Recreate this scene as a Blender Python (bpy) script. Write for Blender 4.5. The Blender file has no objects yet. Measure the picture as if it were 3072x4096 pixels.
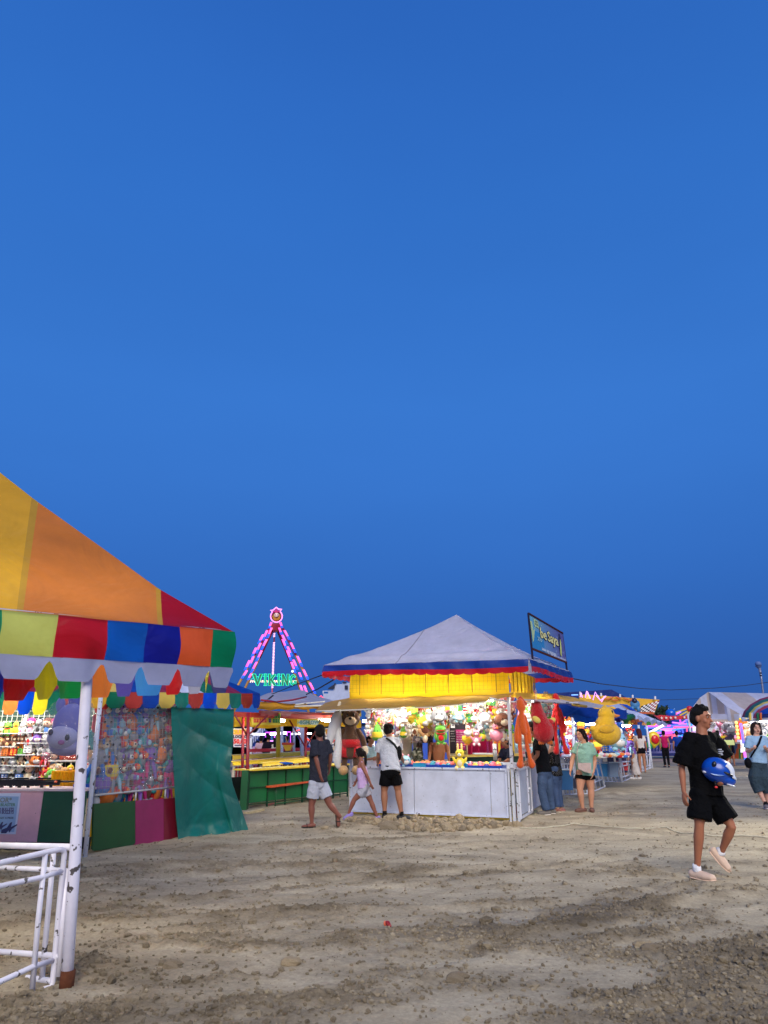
import bpy, math, random
import numpy as np
from mathutils import Vector, Matrix, Euler
R = math.radians
PI = math.pi
sc = bpy.context.scene
col = sc.collection

# ------------------------------------------------------------------ camera
FPX = 2800.0                       # focal length in pixels of the 3072 x 4096 photograph
PITCH = math.atan((2938.0 - 2048.0) / FPX)
CAMZ = 1.5
cam = bpy.data.cameras.new('camera')
cam.sensor_fit = 'VERTICAL'
cam.sensor_height = 36.0
cam.lens = FPX / 4096.0 * 36.0
cam.clip_start = 0.05
cam.clip_end = 3000
co = bpy.data.objects.new('camera', cam)
co.location = (0, 0, CAMZ)
co.rotation_euler = (PI / 2 + PITCH, 0, 0)
col.objects.link(co)
sc.camera = co

# ------------------------------------------------------------------ sky, light, exposure
def lin(c):
    return tuple((x / 12.92 if x <= 0.04045 else ((x + 0.055) / 1.055) ** 2.4) for x in [v / 255.0 for v in c[:3]])

SUN_EL, SUN_AZ = 34.0, 184.0       # soft warm fill added behind the camera against the blue
w = bpy.data.worlds.new('World')
sc.world = w
w.use_nodes = True
nt = w.node_tree
nt.nodes.clear()
out = nt.nodes.new('ShaderNodeOutputWorld')
bg = nt.nodes.new('ShaderNodeBackground')
tc = nt.nodes.new('ShaderNodeTexCoord')
sx = nt.nodes.new('ShaderNodeSeparateXYZ')
rp = nt.nodes.new('ShaderNodeValToRGB')
nt.links.new(tc.outputs['Generated'], sx.inputs[0])
nt.links.new(sx.outputs['Z'], rp.inputs[0])
# colour of the blue-hour sky by sine of elevation
stops = [(0.0, (42, 88, 160)), (0.04, (43, 91, 167)), (0.085, (44, 94, 174)), (0.20, (49, 106, 190)), (0.33, (55, 117, 204)),
         (0.44, (56, 120, 208)), (0.66, (49, 112, 200)), (0.80, (44, 103, 191)), (1.0, (36, 88, 172))]
el = rp.color_ramp.elements
el[0].position, el[1].position = stops[0][0], stops[-1][0]
el[0].color = lin(stops[0][1]) + (1,)
el[1].color = lin(stops[-1][1]) + (1,)
for p_, c_ in stops[1:-1]:
    e_ = el.new(p_)
    e_.color = lin(c_) + (1,)
sky = nt.nodes.new('ShaderNodeTexSky')
sky.sky_type = 'NISHITA'
sky.sun_disc = False
sky.sun_elevation = R(1.5)
sky.sun_rotation = R(SUN_AZ)
mxs = nt.nodes.new('ShaderNodeMix')
mxs.data_type = 'RGBA'
mxs.blend_type = 'ADD'
mxs.inputs[0].default_value = 0.0015
hz = nt.nodes.new('ShaderNodeTexNoise')       # barely visible high haze
hz.inputs['Scale'].default_value = 1.6
hz.inputs['Detail'].default_value = 4
hmp = nt.nodes.new('ShaderNodeMapping')
hmp.inputs['Scale'].default_value = (1, 1, 3)
hmp.inputs['Rotation'].default_value = (0, R(18), 0)
nt.links.new(tc.outputs['Generated'], hmp.inputs[0])
nt.links.new(hmp.outputs[0], hz.inputs['Vector'])
hr_ = nt.nodes.new('ShaderNodeMapRange')
hr_.inputs[1].default_value, hr_.inputs[2].default_value = 0.3, 0.7
hr_.inputs[3].default_value, hr_.inputs[4].default_value = 0.965, 1.03
nt.links.new(hz.outputs[0], hr_.inputs[0])
hm = nt.nodes.new('ShaderNodeMix')
hm.data_type = 'RGBA'
hm.blend_type = 'MULTIPLY'
hm.inputs[0].default_value = 1.0
nt.links.new(rp.outputs[0], hm.inputs[6])
nt.links.new(hr_.outputs[0], hm.inputs[7])
nt.links.new(hm.outputs[2], mxs.inputs[6])
nt.links.new(sky.outputs[0], mxs.inputs[7])
nt.links.new(mxs.outputs[2], bg.inputs[0])
bg.inputs[1].default_value = 1.0
nt.links.new(bg.outputs[0], out.inputs[0])

sun = bpy.data.lights.new('sun', 'SUN')
sun.energy = 3.1
sun.angle = R(38)
sun.color = (1.0, 0.91, 0.77)
so = bpy.data.objects.new('sun', sun)
so.rotation_euler = (R(90 - SUN_EL), 0, R(SUN_AZ - 180))
col.objects.link(so)

def spot(name, loc, tgt, power, color, size=80, blend=0.8, rad=0.3):
    l = bpy.data.lights.new(name, 'SPOT')
    l.energy = power
    l.color = color
    l.spot_size = R(size)
    l.spot_blend = blend
    l.shadow_soft_size = rad
    o = bpy.data.objects.new(name, l)
    o.location = loc
    d = Vector(tgt) - Vector(loc)
    o.rotation_euler = d.to_track_quat('-Z', 'Y').to_euler()
    col.objects.link(o)
    return o
# floodlight of the fairground, on a mast to the right of the frame: its pool of light lies on the ground at the right edge
spot('floodlight', (11.0, 13.5, 5.5), (5.6, 9.8, 0.0), 2700, (1.0, 0.94, 0.76), 78, 1.0, 0.25)
sc.view_settings.view_transform = 'Standard'
sc.view_settings.look = 'None'
sc.view_settings.exposure = 0.0
sc.view_settings.gamma = 1.0
sc.cycles.use_denoising = True
sc.cycles.max_bounces = 8
sc.cycles.transparent_max_bounces = 12
sc.cycles.sample_clamp_indirect = 6.0

# ------------------------------------------------------------------ pixels of the photograph to points of the place
CP, SP = math.cos(PITCH), math.sin(PITCH)
CAM = Vector((0, 0, CAMZ))

def ray(x, y):
    a, b = (x - 1536.0) / FPX, (2048.0 - y) / FPX
    return Vector((a, CP - SP * b, SP + CP * b))

def G(x, y, z=0.0):                # where the sight line meets the level z
    r = ray(x, y)
    return CAM + r * ((z - CAMZ) / r.z)

def P(x, y, Y):                    # where it meets the distance Y
    r = ray(x, y)
    return CAM + r * (Y / r.y)

def V(x, y, a, b):                 # where it meets the upright plane through ground points a and b
    n = Vector((-(b.y - a.y), b.x - a.x, 0))
    r = ray(x, y)
    return CAM + r * ((a - CAM).dot(n) / r.dot(n))

# ------------------------------------------------------------------ materials
MATS = {}
def _n(nt, t, **k):
    n = nt.nodes.new(t)
    for a, b in k.items():
        setattr(n, a, b)
    return n

def mat(name, rough=0.6, metal=0.0, spec=0.5, bump=0.0, bscale=20.0, bdetail=4.0, emis=0.0, transl=0.0, coat=0.0, sheen=0.0,
        dirt=0.0, dscale=6.0, chips=0.0, cscale=25.0, alpha=1.0, fixed=None, stretch=None, wrinkle=0.0, wscale=3.0, chipcol=(0.06, 0.045, 0.035)):
    m = bpy.data.materials.new(name)
    m.use_nodes = True
    t = m.node_tree
    t.nodes.clear()
    o = _n(t, 'ShaderNodeOutputMaterial')
    b = _n(t, 'ShaderNodeBsdfPrincipled')
    b.inputs['Roughness'].default_value = rough
    b.inputs['Metallic'].default_value = metal
    b.inputs['Specular IOR Level'].default_value = spec
    b.inputs['Coat Weight'].default_value = coat
    b.inputs['Sheen Weight'].default_value = sheen
    tcn = _n(t, 'ShaderNodeTexCoord')
    vec = tcn.outputs['Object']
    if stretch:
        mp = _n(t, 'ShaderNodeMapping')
        mp.inputs['Scale'].default_value = stretch
        t.links.new(vec, mp.inputs[0])
        vec = mp.outputs[0]
    if fixed is None:
        at = _n(t, 'ShaderNodeAttribute', attribute_name='Col')
        c = at.outputs['Color']
    else:
        rg = _n(t, 'ShaderNodeRGB')
        rg.outputs[0].default_value = tuple(fixed) + (1,)
        c = rg.outputs[0]
    if dirt:
        nz = _n(t, 'ShaderNodeTexNoise')
        nz.inputs['Scale'].default_value = dscale
        nz.inputs['Detail'].default_value = 5
        nz.inputs['Roughness'].default_value = 0.65
        t.links.new(vec, nz.inputs['Vector'])
        r2 = _n(t, 'ShaderNodeMapRange')
        r2.inputs[1].default_value = 0.35
        r2.inputs[2].default_value = 0.7
        r2.inputs[3].default_value = 1.0
        r2.inputs[4].default_value = 1.0 - dirt
        t.links.new(nz.outputs[0], r2.inputs[0])
        mx = _n(t, 'ShaderNodeMix', data_type='RGBA', blend_type='MULTIPLY')
        mx.inputs[0].default_value = 1.0
        t.links.new(c, mx.inputs[6])
        t.links.new(r2.outputs[0], mx.inputs[7])
        c = mx.outputs[2]
    if chips:
        nz = _n(t, 'ShaderNodeTexNoise')
        nz.inputs['Scale'].default_value = cscale
        nz.inputs['Detail'].default_value = 3
        t.links.new(vec, nz.inputs['Vector'])
        r2 = _n(t, 'ShaderNodeMapRange')
        r2.inputs[1].default_value = 0.70 - chips
        r2.inputs[2].default_value = 0.72 - chips
        t.links.new(nz.outputs[0], r2.inputs[0])
        mx = _n(t, 'ShaderNodeMix', data_type='RGBA')
        t.links.new(r2.outputs[0], mx.inputs[0])
        t.links.new(c, mx.inputs[6])
        mx.inputs[7].default_value = tuple(chipcol) + (1,)
        c = mx.outputs[2]
    t.links.new(c, b.inputs['Base Color'])
    nrm = None
    if bump:
        nz = _n(t, 'ShaderNodeTexNoise')
        nz.inputs['Scale'].default_value = bscale
        nz.inputs['Detail'].default_value = bdetail
        t.links.new(vec, nz.inputs['Vector'])
        bp = _n(t, 'ShaderNodeBump')
        bp.inputs['Strength'].default_value = bump
        bp.inputs['Distance'].default_value = 0.02
        t.links.new(nz.outputs[0], bp.inputs['Height'])
        nrm = bp.outputs[0]
    if wrinkle:
        nz = _n(t, 'ShaderNodeTexNoise')
        nz.inputs['Scale'].default_value = wscale
        nz.inputs['Detail'].default_value = 3
        nz.inputs['Distortion'].default_value = 1.2
        t.links.new(vec, nz.inputs['Vector'])
        bp = _n(t, 'ShaderNodeBump')
        bp.inputs['Strength'].default_value = wrinkle
        bp.inputs['Distance'].default_value = 0.08
        t.links.new(nz.outputs[0], bp.inputs['Height'])
        if nrm is not None:
            t.links.new(nrm, bp.inputs['Normal'])
        nrm = bp.outputs[0]
    if nrm is not None:
        t.links.new(nrm, b.inputs['Normal'])
    sh = b.outputs[0]
    if transl:
        tr = _n(t, 'ShaderNodeBsdfTranslucent')
        t.links.new(c, tr.inputs[0])
        ms = _n(t, 'ShaderNodeMixShader')
        ms.inputs[0].default_value = transl
        t.links.new(sh, ms.inputs[1])
        t.links.new(tr.outputs[0], ms.inputs[2])
        sh = ms.outputs[0]
    if alpha < 1.0:
        tp = _n(t, 'ShaderNodeBsdfTransparent')
        ms = _n(t, 'ShaderNodeMixShader')
        ms.inputs[0].default_value = alpha
        t.links.new(tp.outputs[0], ms.inputs[1])
        t.links.new(sh, ms.inputs[2])
        sh = ms.outputs[0]
    if emis:
        t.links.new(c, b.inputs['Emission Color'])
        b.inputs['Emission Strength'].default_value = emis
    t.links.new(sh, o.inputs[0])
    MATS[name] = m
    return m

mat('tent', 0.40, spec=0.25, transl=0.25, bump=0.08, bscale=120, wrinkle=0.6, wscale=1.7, dirt=0.2, dscale=2.5)
mat('tent_thin', 0.5, transl=0.55, wrinkle=0.3, wscale=4, dirt=0.1, dscale=4)
mat('awning', 0.6, transl=0.22, wrinkle=0.5, wscale=2.0, dirt=0.25, dscale=2)
mat('tarp', 0.42, spec=0.3, transl=0.12, wrinkle=0.45, wscale=2.2, bump=0.06, bscale=90, dirt=0.12, dscale=3)
mat('paint', 0.38, dirt=0.12, dscale=5, bump=0.04, bscale=30, chips=0.005, cscale=18)
mat('pipe', 0.35, dirt=0.12, dscale=8, bump=0.08, bscale=40, chips=0.065, cscale=17, chipcol=(0.07, 0.06, 0.06))
mat('board', 0.45, dirt=0.26, dscale=2.2, bump=0.06, bscale=12, chips=-0.01, cscale=30)
mat('wood', 0.6, dirt=0.3, dscale=9, bump=0.2, bscale=30)
mat('metal', 0.4, metal=0.6, dirt=0.3)
mat('plastic', 0.3)
mat('gloss', 0.30, coat=0.25)
mat('plush', 0.95, spec=0.15, bump=1.0, bscale=95, bdetail=8, sheen=0.3, dirt=0.14, dscale=7, wrinkle=0.3, wscale=9)
mat('toy', 0.75, spec=0.25, bump=0.25, bscale=60, sheen=0.2)
mat('cloth', 0.9, spec=0.12, bump=0.25, bscale=180, wrinkle=0.5, wscale=9, dirt=0.12, dscale=6)
mat('denim', 0.85, spec=0.2, bump=0.4, bscale=160, wrinkle=0.4, wscale=11, dirt=0.3, dscale=7)
mat('skin', 0.5, spec=0.35, bump=0.05, bscale=90, dirt=0.08, dscale=10)
mat('hair', 0.75, spec=0.2, bump=0.7, bscale=60, stretch=(6, 6, 1))
mat('rubber', 0.7, bump=0.2, bscale=50)
mat('paper', 0.7)
mat('rock', 0.95, spec=0.2, bump=0.6, bscale=35, dirt=0.35, dscale=14)
mat('clear', 0.08, spec=1.0, alpha=0.20, wrinkle=0.8, wscale=7, fixed=(0.42, 0.43, 0.47))
mat('neon', 0.5, emis=1.25)
mat('soft_glow', 0.5, emis=0.7)
mat('tube', 0.5, emis=130.0)
mat('tube_mid', 0.5, emis=38.0)
mat('tube_soft', 0.5, emis=9.0)
mat('foliage', 0.8, dirt=0.4, dscale=3)
mat('concrete', 0.85, dirt=0.15, dscale=2, bump=0.1, bscale=8)

# ------------------------------------------------------------------ mesh building
_US = {}
def unit_sphere(seg, rings):
    k = (seg, rings)
    if k not in _US:
        vs = [(0, 0, 1)]
        for i in range(1, rings):
            th = PI * i / rings
            for j in range(seg):
                ph = 2 * PI * j / seg
                vs.append((math.sin(th) * math.cos(ph), math.sin(th) * math.sin(ph), math.cos(th)))
        vs.append((0, 0, -1))
        fs = [(0, 1 + j, 1 + (j + 1) % seg) for j in range(seg)]
        for i in range(rings - 2):
            for j in range(seg):
                a, b = 1 + i * seg + j, 1 + i * seg + (j + 1) % seg
                fs.append((a, a + seg, b + seg, b))
        n = len(vs) - 1
        o = 1 + (rings - 2) * seg
        fs += [(o + j, n, o + (j + 1) % seg) for j in range(seg)]
        _US[k] = (np.array(vs), fs)
    return _US[k]

def sm(a, b, x):
    t = min(1, max(0, (x - a) / (b - a))) if a != b else 0
    return t * t * (3 - 2 * t)

class MB:
    def __init__(s, color=(200, 200, 200)):
        s.v, s.f, s.c, s.s = [], [], [], []
        s.col = lin(color)
    def color(s, c):
        s.col = lin(c)
        return s
    def add(s, vs, fs, c=None, smooth=False):
        n = len(s.v)
        s.v.extend([tuple(p) for p in vs])
        cc = s.col if c is None else lin(c)
        for f in fs:
            s.f.append(tuple(i + n for i in f))
            s.c.append(cc)
            s.s.append(smooth)
        return n
    def box(s, c, size, rot=0.0, c2=None, M=None):
        hx, hy, hz = [k / 2 for k in size]
        vs = [Vector((x * hx, y * hy, z * hz)) for x in (-1, 1) for y in (-1, 1) for z in (-1, 1)]
        m = M if M is not None else Matrix.Rotation(rot, 3, 'Z')
        c = Vector(c)
        s.add([m @ p + c for p in vs], [(0, 1, 3, 2), (4, 6, 7, 5), (0, 4, 5, 1), (2, 3, 7, 6), (0, 2, 6, 4), (1, 5, 7, 3)], c2)
        return s
    def bar(s, p, q, wd, ht=None, c2=None, up=(0, 0, 1)):
        p, q = Vector(p), Vector(q)
        d = q - p
        L = d.length
        d.normalize()
        u = Vector(up)
        if abs(d.dot(u)) > 0.98:
            u = Vector((1, 0, 0))
        x = d.cross(u).normalized()
        z = x.cross(d)
        m = Matrix((x, d, z)).transposed()
        return s.box((p + q) / 2, (wd, L, ht if ht else wd), M=m, c2=c2)
    def tube(s, pts, r, seg=8, c2=None, closed=False, cap=True, side=None, smooth=True, round_=False):
        pts = [Vector(p) for p in pts]
        n = len(pts)
        rr = r if isinstance(r, (list, tuple)) else [r] * n
        rr = [(k if isinstance(k, (list, tuple)) else (k, k)) for k in rr]
        if round_:
            a0, a1 = rr[0], rr[-1]
            d0 = (pts[0] - pts[1]).normalized()
            d1 = (pts[-1] - pts[-2]).normalized()
            e0, e1 = min(a0), min(a1)
            q0 = [(pts[0] + d0 * e0 * math.sin(t), (a0[0] * math.cos(t), a0[1] * math.cos(t))) for t in (1.35, 0.8, 0.4)]
            q1 = [(pts[-1] + d1 * e1 * math.sin(t), (a1[0] * math.cos(t), a1[1] * math.cos(t))) for t in (0.4, 0.8, 1.35)]
            pts = [q[0] for q in q0] + pts + [q[0] for q in q1]
            rr = [q[1] for q in q0] + rr + [q[1] for q in q1]
            n = len(pts)
        ring = []
        prev = Vector(side) if side is not None else None
        for i in range(n):
            if closed:
                d = (pts[(i + 1) % n] - pts[i - 1])
            else:
                d = pts[min(i + 1, n - 1)] - pts[max(i - 1, 0)]
            if d.length < 1e-9:
                d = Vector((0, 0, 1))
            d.normalize()
            if prev is None:
                u = Vector((0, 0, 1)) if abs(d.z) < 0.9 else Vector((1, 0, 0))
                prev = d.cross(u)
            x = prev - d * prev.dot(d)
            if x.length < 1e-6:
                x = d.cross(Vector((0, 1, 0)))
            x.normalize()
            if side is None:
                prev = x
            y = d.cross(x)
            for j in range(seg):
                a = 2 * PI * j / seg
                ring.append(pts[i] + x * (math.cos(a) * rr[i][0]) + y * (math.sin(a) * rr[i][1]))
        fs = []
        for i in range(n if closed else n - 1):
            for j in range(seg):
                a, b = i * seg + j, i * seg + (j + 1) % seg
                c, d = ((i + 1) % n) * seg + (j + 1) % seg, ((i + 1) % n) * seg + j
                fs.append((a, b, c, d))
        if cap and not closed:
            fs.append(tuple(range(seg - 1, -1, -1)))
            fs.append(tuple((n - 1) * seg + j for j in range(seg)))
        s.add(ring, fs, c2, smooth)
        return s
    def ell(s, c, r, c2=None, seg=12, rings=8, M=None, noise=0.0, seed=0):
        U, fs = unit_sphere(seg, rings)
        r = r if isinstance(r, (list, tuple)) else (r, r, r)
        vs = U * np.array(r)
        if noise:
            rg = np.random.RandomState(seed)
            vs = vs * (1 + noise * (rg.rand(len(vs), 1) - 0.5))
        if M is not None:
            vs = vs @ np.array(M.to_3x3()).T
        vs = vs + np.array(tuple(c))
        s.add(vs.tolist(), fs, c2, True)
        return s
    def quad(s, a, b, c, d, c2=None):
        s.add([a, b, c, d], [(0, 1, 2, 3)], c2)
        return s
    def poly(s, pts, c2=None):
        s.add(pts, [tuple(range(len(pts)))], c2)
        return s
    def prism(s, pts, ext, c2=None):       # a flat outline given thickness along ext
        ext = Vector(ext)
        n = len(pts)
        vs = [Vector(p) for p in pts] + [Vector(p) + ext for p in pts]
        fs = [tuple(range(n - 1, -1, -1)), tuple(range(n, 2 * n))] + [(i, (i + 1) % n, (i + 1) % n + n, i + n) for i in range(n)]
        s.add(vs, fs, c2)
        return s
    def grid(s, fn, nu, nv, colfn=None, smooth=True):   # fn(i/nu, j/nv) -> point
        vs = [fn(i / nu, j / nv) for i in range(nu + 1) for j in range(nv + 1)]
        n = len(s.v)
        s.v.extend([tuple(p) for p in vs])
        for i in range(nu):
            for j in range(nv):
                a = n + i * (nv + 1) + j
                s.f.append((a, a + nv + 1, a + nv + 2, a + 1))
                s.c.append(lin(colfn((i + .5) / nu, (j + .5) / nv)) if colfn else s.col)
                s.s.append(smooth)
        return s
    def lathe(s, c, prof, seg=16, c2=None, axis='Z', smooth=True):   # prof [(r, h)]
        c = Vector(c)
        vs = []
        for r, h in prof:
            for j in range(seg):
                a = 2 * PI * j / seg
                vs.append(c + Vector((r * math.cos(a), r * math.sin(a), h)))
        fs = []
        for i in range(len(prof) - 1):
            for j in range(seg):
                fs.append((i * seg + j, i * seg + (j + 1) % seg, (i + 1) * seg + (j + 1) % seg, (i + 1) * seg + j))
        s.add(vs, fs, c2, smooth)
        return s
    def merge(s, o, M=None):
        n = len(s.v)
        s.v.extend([tuple(M @ Vector(p)) for p in o.v] if M is not None else o.v)
        s.f.extend([tuple(i + n for i in f) for f in o.f])
        s.c.extend(o.c)
        s.s.extend(o.s)
        return s
    def mesh(s, name, off=(0, 0, 0)):
        me = bpy.data.meshes.new(name)
        v = np.array(s.v, dtype=np.float64) - np.array(tuple(off))
        me.from_pydata(v.tolist(), [], s.f)
        ca = me.color_attributes.new('Col', 'FLOAT_COLOR', 'CORNER')
        ln = np.array([len(f) for f in s.f])
        cols = np.repeat(np.array(s.c, dtype=np.float32).reshape(-1, 3), ln, axis=0)
        ca.data.foreach_set('color', np.concatenate([cols, np.ones((len(cols), 1), np.float32)], 1).ravel())
        me.polygons.foreach_set('use_smooth', s.s)
        me.update()
        return me
    def build(s, name, m, parent=None, origin=None, thick=0.0):
        if parent is not None:
            off = WL[parent.name]
        elif origin is None:
            a = np.array(s.v)
            off = ((a[:, 0].min() + a[:, 0].max()) / 2, (a[:, 1].min() + a[:, 1].max()) / 2, a[:, 2].min())
        else:
            off = origin
        me = s.mesh(name, off)
        for mm in (m if isinstance(m, (list, tuple)) else [m]):
            me.materials.append(MATS[mm])
        o = bpy.data.objects.new(name, me)
        col.objects.link(o)
        if parent is not None:
            o.parent = parent
            WL[o.name] = off
        else:
            o.location = off
            WL[o.name] = tuple(off)
        if thick:
            md = o.modifiers.new('thickness', 'SOLIDIFY')
            md.thickness = thick
        return o

WL = {}
def thing(name, label, cat, loc=(0, 0, 0), group=None):
    o = bpy.data.objects.new(name, None)
    o.empty_display_size = 0.1
    o.location = loc
    col.objects.link(o)
    WL[o.name] = tuple(loc)
    return tag(o, label, cat, group)

def tag(o, label=None, cat=None, group=None, kind=None):
    if label: o['label'] = label
    if cat: o['category'] = cat
    if group: o['group'] = group
    if kind: o['kind'] = kind
    return o

def copy_tree(o, loc=None, rot=None, scale=None, label=None, parent=None):
    kids = [c for c in KIDS.get(o.name, [])] if parent is None or True else []
    c = o.copy()
    col.objects.link(c)
    if parent is not None:
        c.parent = parent
    if loc is not None: c.location = loc
    if rot is not None: c.rotation_euler = rot
    if scale is not None: c.scale = (scale,) * 3
    if label: c['label'] = label
    for k in o.children:
        copy_tree(k, parent=c)
    return c
KIDS = {}

_TX = {}
def text_mb(txt, c, size=1.0, mb=None, M=None, align='CENTER', extrude=0.004, bold=0.0, res=2):
    """letters as real thin solids lying in the local XZ plane, facing -Y"""
    k = (txt, align, extrude, bold, res)
    if k not in _TX:
        cu = bpy.data.curves.new('letters', 'FONT')
        cu.body = txt
        cu.align_x = align
        cu.align_y = 'CENTER'
        cu.extrude = extrude
        cu.offset = bold
        cu.resolution_u = res
        ob = bpy.data.objects.new('letters', cu)
        col.objects.link(ob)
        bpy.context.view_layer.update()
        me = bpy.data.meshes.new_from_object(ob)
        _TX[k] = ([tuple(v.co) for v in me.vertices], [tuple(p.vertices) for p in me.polygons])
        bpy.data.objects.remove(ob)
        bpy.data.curves.remove(cu)
        bpy.data.meshes.remove(me)
    vs, fs = _TX[k]
    mb = mb or MB()
    T = Matrix(((1, 0, 0), (0, 0, -1), (0, 1, 0)))
    M = M if M is not None else Matrix.Identity(4)
    n = len(mb.v)
    mb.add([M @ (T @ Vector((v[0] * size, v[1] * size, v[2]))) for v in vs], fs, c)
    return mb

def face_M(o, right):
    """frame at o whose X runs along right (level) and whose -Y looks to the camera side"""
    r = Vector((right[0], right[1], 0)).normalized()
    y = Vector((-r.y, r.x, 0))
    z = Vector((0, 0, 1))
    return Matrix((( r.x, y.x, z.x, o[0]), (r.y, y.y, z.y, o[1]), (r.z, y.z, z.z, o[2]), (0, 0, 0, 1)))

def vnoise(x, y, seed=0):
    """smooth value noise on arrays"""
    xi, yi = np.floor(x).astype(np.int64), np.floor(y).astype(np.int64)
    fx, fy = x - xi, y - yi
    fx = fx * fx * (3 - 2 * fx)
    fy = fy * fy * (3 - 2 * fy)
    def h(a, b):
        n = (a * 374761393 + b * 668265263 + seed * 144665) & 0x7fffffff
        n = (n ^ (n >> 13)) * 1274126177 & 0x7fffffff
        return ((n ^ (n >> 16)) & 0xffff) / 65535.0
    return (h(xi, yi) * (1 - fx) + h(xi + 1, yi) * fx) * (1 - fy) + (h(xi, yi + 1) * (1 - fx) + h(xi + 1, yi + 1) * fx) * fy

rnd = random.Random(7)
# ================================================================== GROUND
RUTS = [((-0.8, 8.1), (1.6, 9.0), 0.30, 0.055), ((-3.0, 6.2), (3.0, 7.7), 0.22, 0.03), ((-4.0, 8.4), (3.5, 11.4), 0.35, 0.04),
        ((0.5, 5.6), (4.5, 8.2), 0.25, 0.03), ((-2.5, 7.0), (4.0, 10.1), 0.2, 0.028), ((2.4, 15.6), (7.5, 21.0), 0.3, 0.05), ((3.4, 15.4), (9.0, 20.0), 0.3, 0.05),
        ((-1.0, 10.6), (5.5, 12.4), 0.4, 0.035)]
def gz(x, y):
    z = 0.03 * (vnoise(x * .35, y * .35, 1) - .5) + 0.012 * (vnoise(x * 1.1, y * 1.3, 2) - .5) + 0.014 * (vnoise(x * 3.1, y * 4.3, 3) - .5) + 0.012 * (vnoise(x * 8.1, y * 9.3, 4) - .5)
    for (ax, ay), (bx, by), wd, dp in RUTS:
        dx, dy = bx - ax, by - ay
        L = math.hypot(dx, dy)
        dx, dy = dx / L, dy / L
        t = (x - ax) * dx + (y - ay) * dy
        d = (y - ay) * dx - (x - ax) * dy + 0.25 * (vnoise(t * .8, t * 0 + 3, 5) - .5)
        f = np.clip((t + 1.2) / 1.0, 0, 1) * np.clip((L + 1.2 - t) / 1.0, 0, 1) * (0.4 + 0.9 * vnoise(t * 1.7, t * 0, 9))
        z = z + f * dp * .6 * (-np.exp(-(d / (wd * .5)) ** 2) + 0.75 * np.exp(-((np.abs(d) - wd * .95) / (wd * .3)) ** 2))
    m = loose(x, y)
    z = z + m * 0.022 * (vnoise(x * 7, y * 8, 12) ** 2) + (m * 0.026 + .003) * vnoise(x * 19, y * 21, 13) ** 1.5 + (.005 + .016 * m) * vnoise(x * 37, y * 39, 14)
    return z
def loose(x, y):
    a, b = x * .94 + y * .34, -x * .34 + y * .94
    n = vnoise(a * .7, b * 1.5, 11) * .42 + vnoise(a * 2.1 + 7, b * 4.2, 15) * .33 + vnoise(a * 6, b * 9, 16) * .25
    for (ax, ay), (bx, by), wd, dp in RUTS:
        dx, dy = bx - ax, by - ay
        L = math.hypot(dx, dy)
        dx, dy = dx / L, dy / L
        t = (x - ax) * dx + (y - ay) * dy
        d = (y - ay) * dx - (x - ax) * dy + 0.25 * (vnoise(t * .8, t * 0 + 3, 5) - .5)
        n = n + .16 * np.exp(-((d - wd) / (wd * .5)) ** 2) * np.clip((t + 1) / 1, 0, 1) * np.clip((L + 1 - t) / 1, 0, 1)
    n = n + .22 * np.clip((6.9 - y) / 2.0, 0, 1) + .05 * np.clip((x - 0) / 3, 0, 1) * np.clip((8 - y) / 2, 0, 1) - .08 * np.clip((x + .5) / 2.5, 0, 1) * np.clip((y - 8) / 3, 0, 1)  # more clods in front, also darkening it for the falloff of light
    return np.clip((n - .50) / .30, 0, 1) ** 1.3
def axis_pts(a, b, step, far, g=1.12):
    p = list(np.arange(a, b, step))
    s, v = step, b
    hi = []
    while v < far:
        hi.append(v); s *= g; v += s
    s, v = step, a
    lo = []
    while v > -far:
        s *= g; v -= s; lo.append(v)
    return np.array(lo[::-1] + p + hi)
gx = axis_pts(-4.5, 5.5, 0.028, 900)
gy = list(np.arange(-6, 3.6, 0.4))
v_, s_ = 3.6, 0.022
while v_ < 1200:
    gy.append(v_); v_ += s_; s_ = max(0.022, 0.0028 * v_) if v_ < 22 else s_ * 1.12
gy = np.array(gy)
GX, GY = np.meshgrid(gx, gy, indexing='ij')
GZ = gz(GX, GY)
fade = np.clip((60 - np.hypot(GX, GY)) / 30, 0, 1)
GZ = GZ * fade
verts = np.stack([GX.ravel(), GY.ravel(), GZ.ravel()], 1)
nx_, ny_ = len(gx), len(gy)
ii, jj = np.meshgrid(np.arange(nx_ - 1), np.arange(ny_ - 1), indexing='ij')
a_ = (ii * ny_ + jj).ravel()
faces = np.stack([a_, a_ + ny_, a_ + ny_ + 1, a_ + 1], 1)
def fast_mesh(name, verts, faces, smooth=True):
    me = bpy.data.meshes.new(name)
    k = faces.shape[1]
    me.vertices.add(len(verts)); me.vertices.foreach_set('co', verts.astype(np.float32).ravel())
    me.loops.add(faces.size); me.loops.foreach_set('vertex_index', faces.astype(np.int32).ravel())
    me.polygons.add(len(faces))
    me.polygons.foreach_set('loop_start', np.arange(0, faces.size, k, dtype=np.int32))
    me.polygons.foreach_set('loop_total', np.full(len(faces), k, dtype=np.int32))
    me.polygons.foreach_set('use_smooth', np.full(len(faces), smooth))
    me.update(calc_edges=True)
    return me
me = fast_mesh('ground', verts, faces)
la = me.attributes.new('loose', 'FLOAT', 'POINT')
la.data.foreach_set('value', loose(GX, GY).ravel().astype(np.float32))

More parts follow.
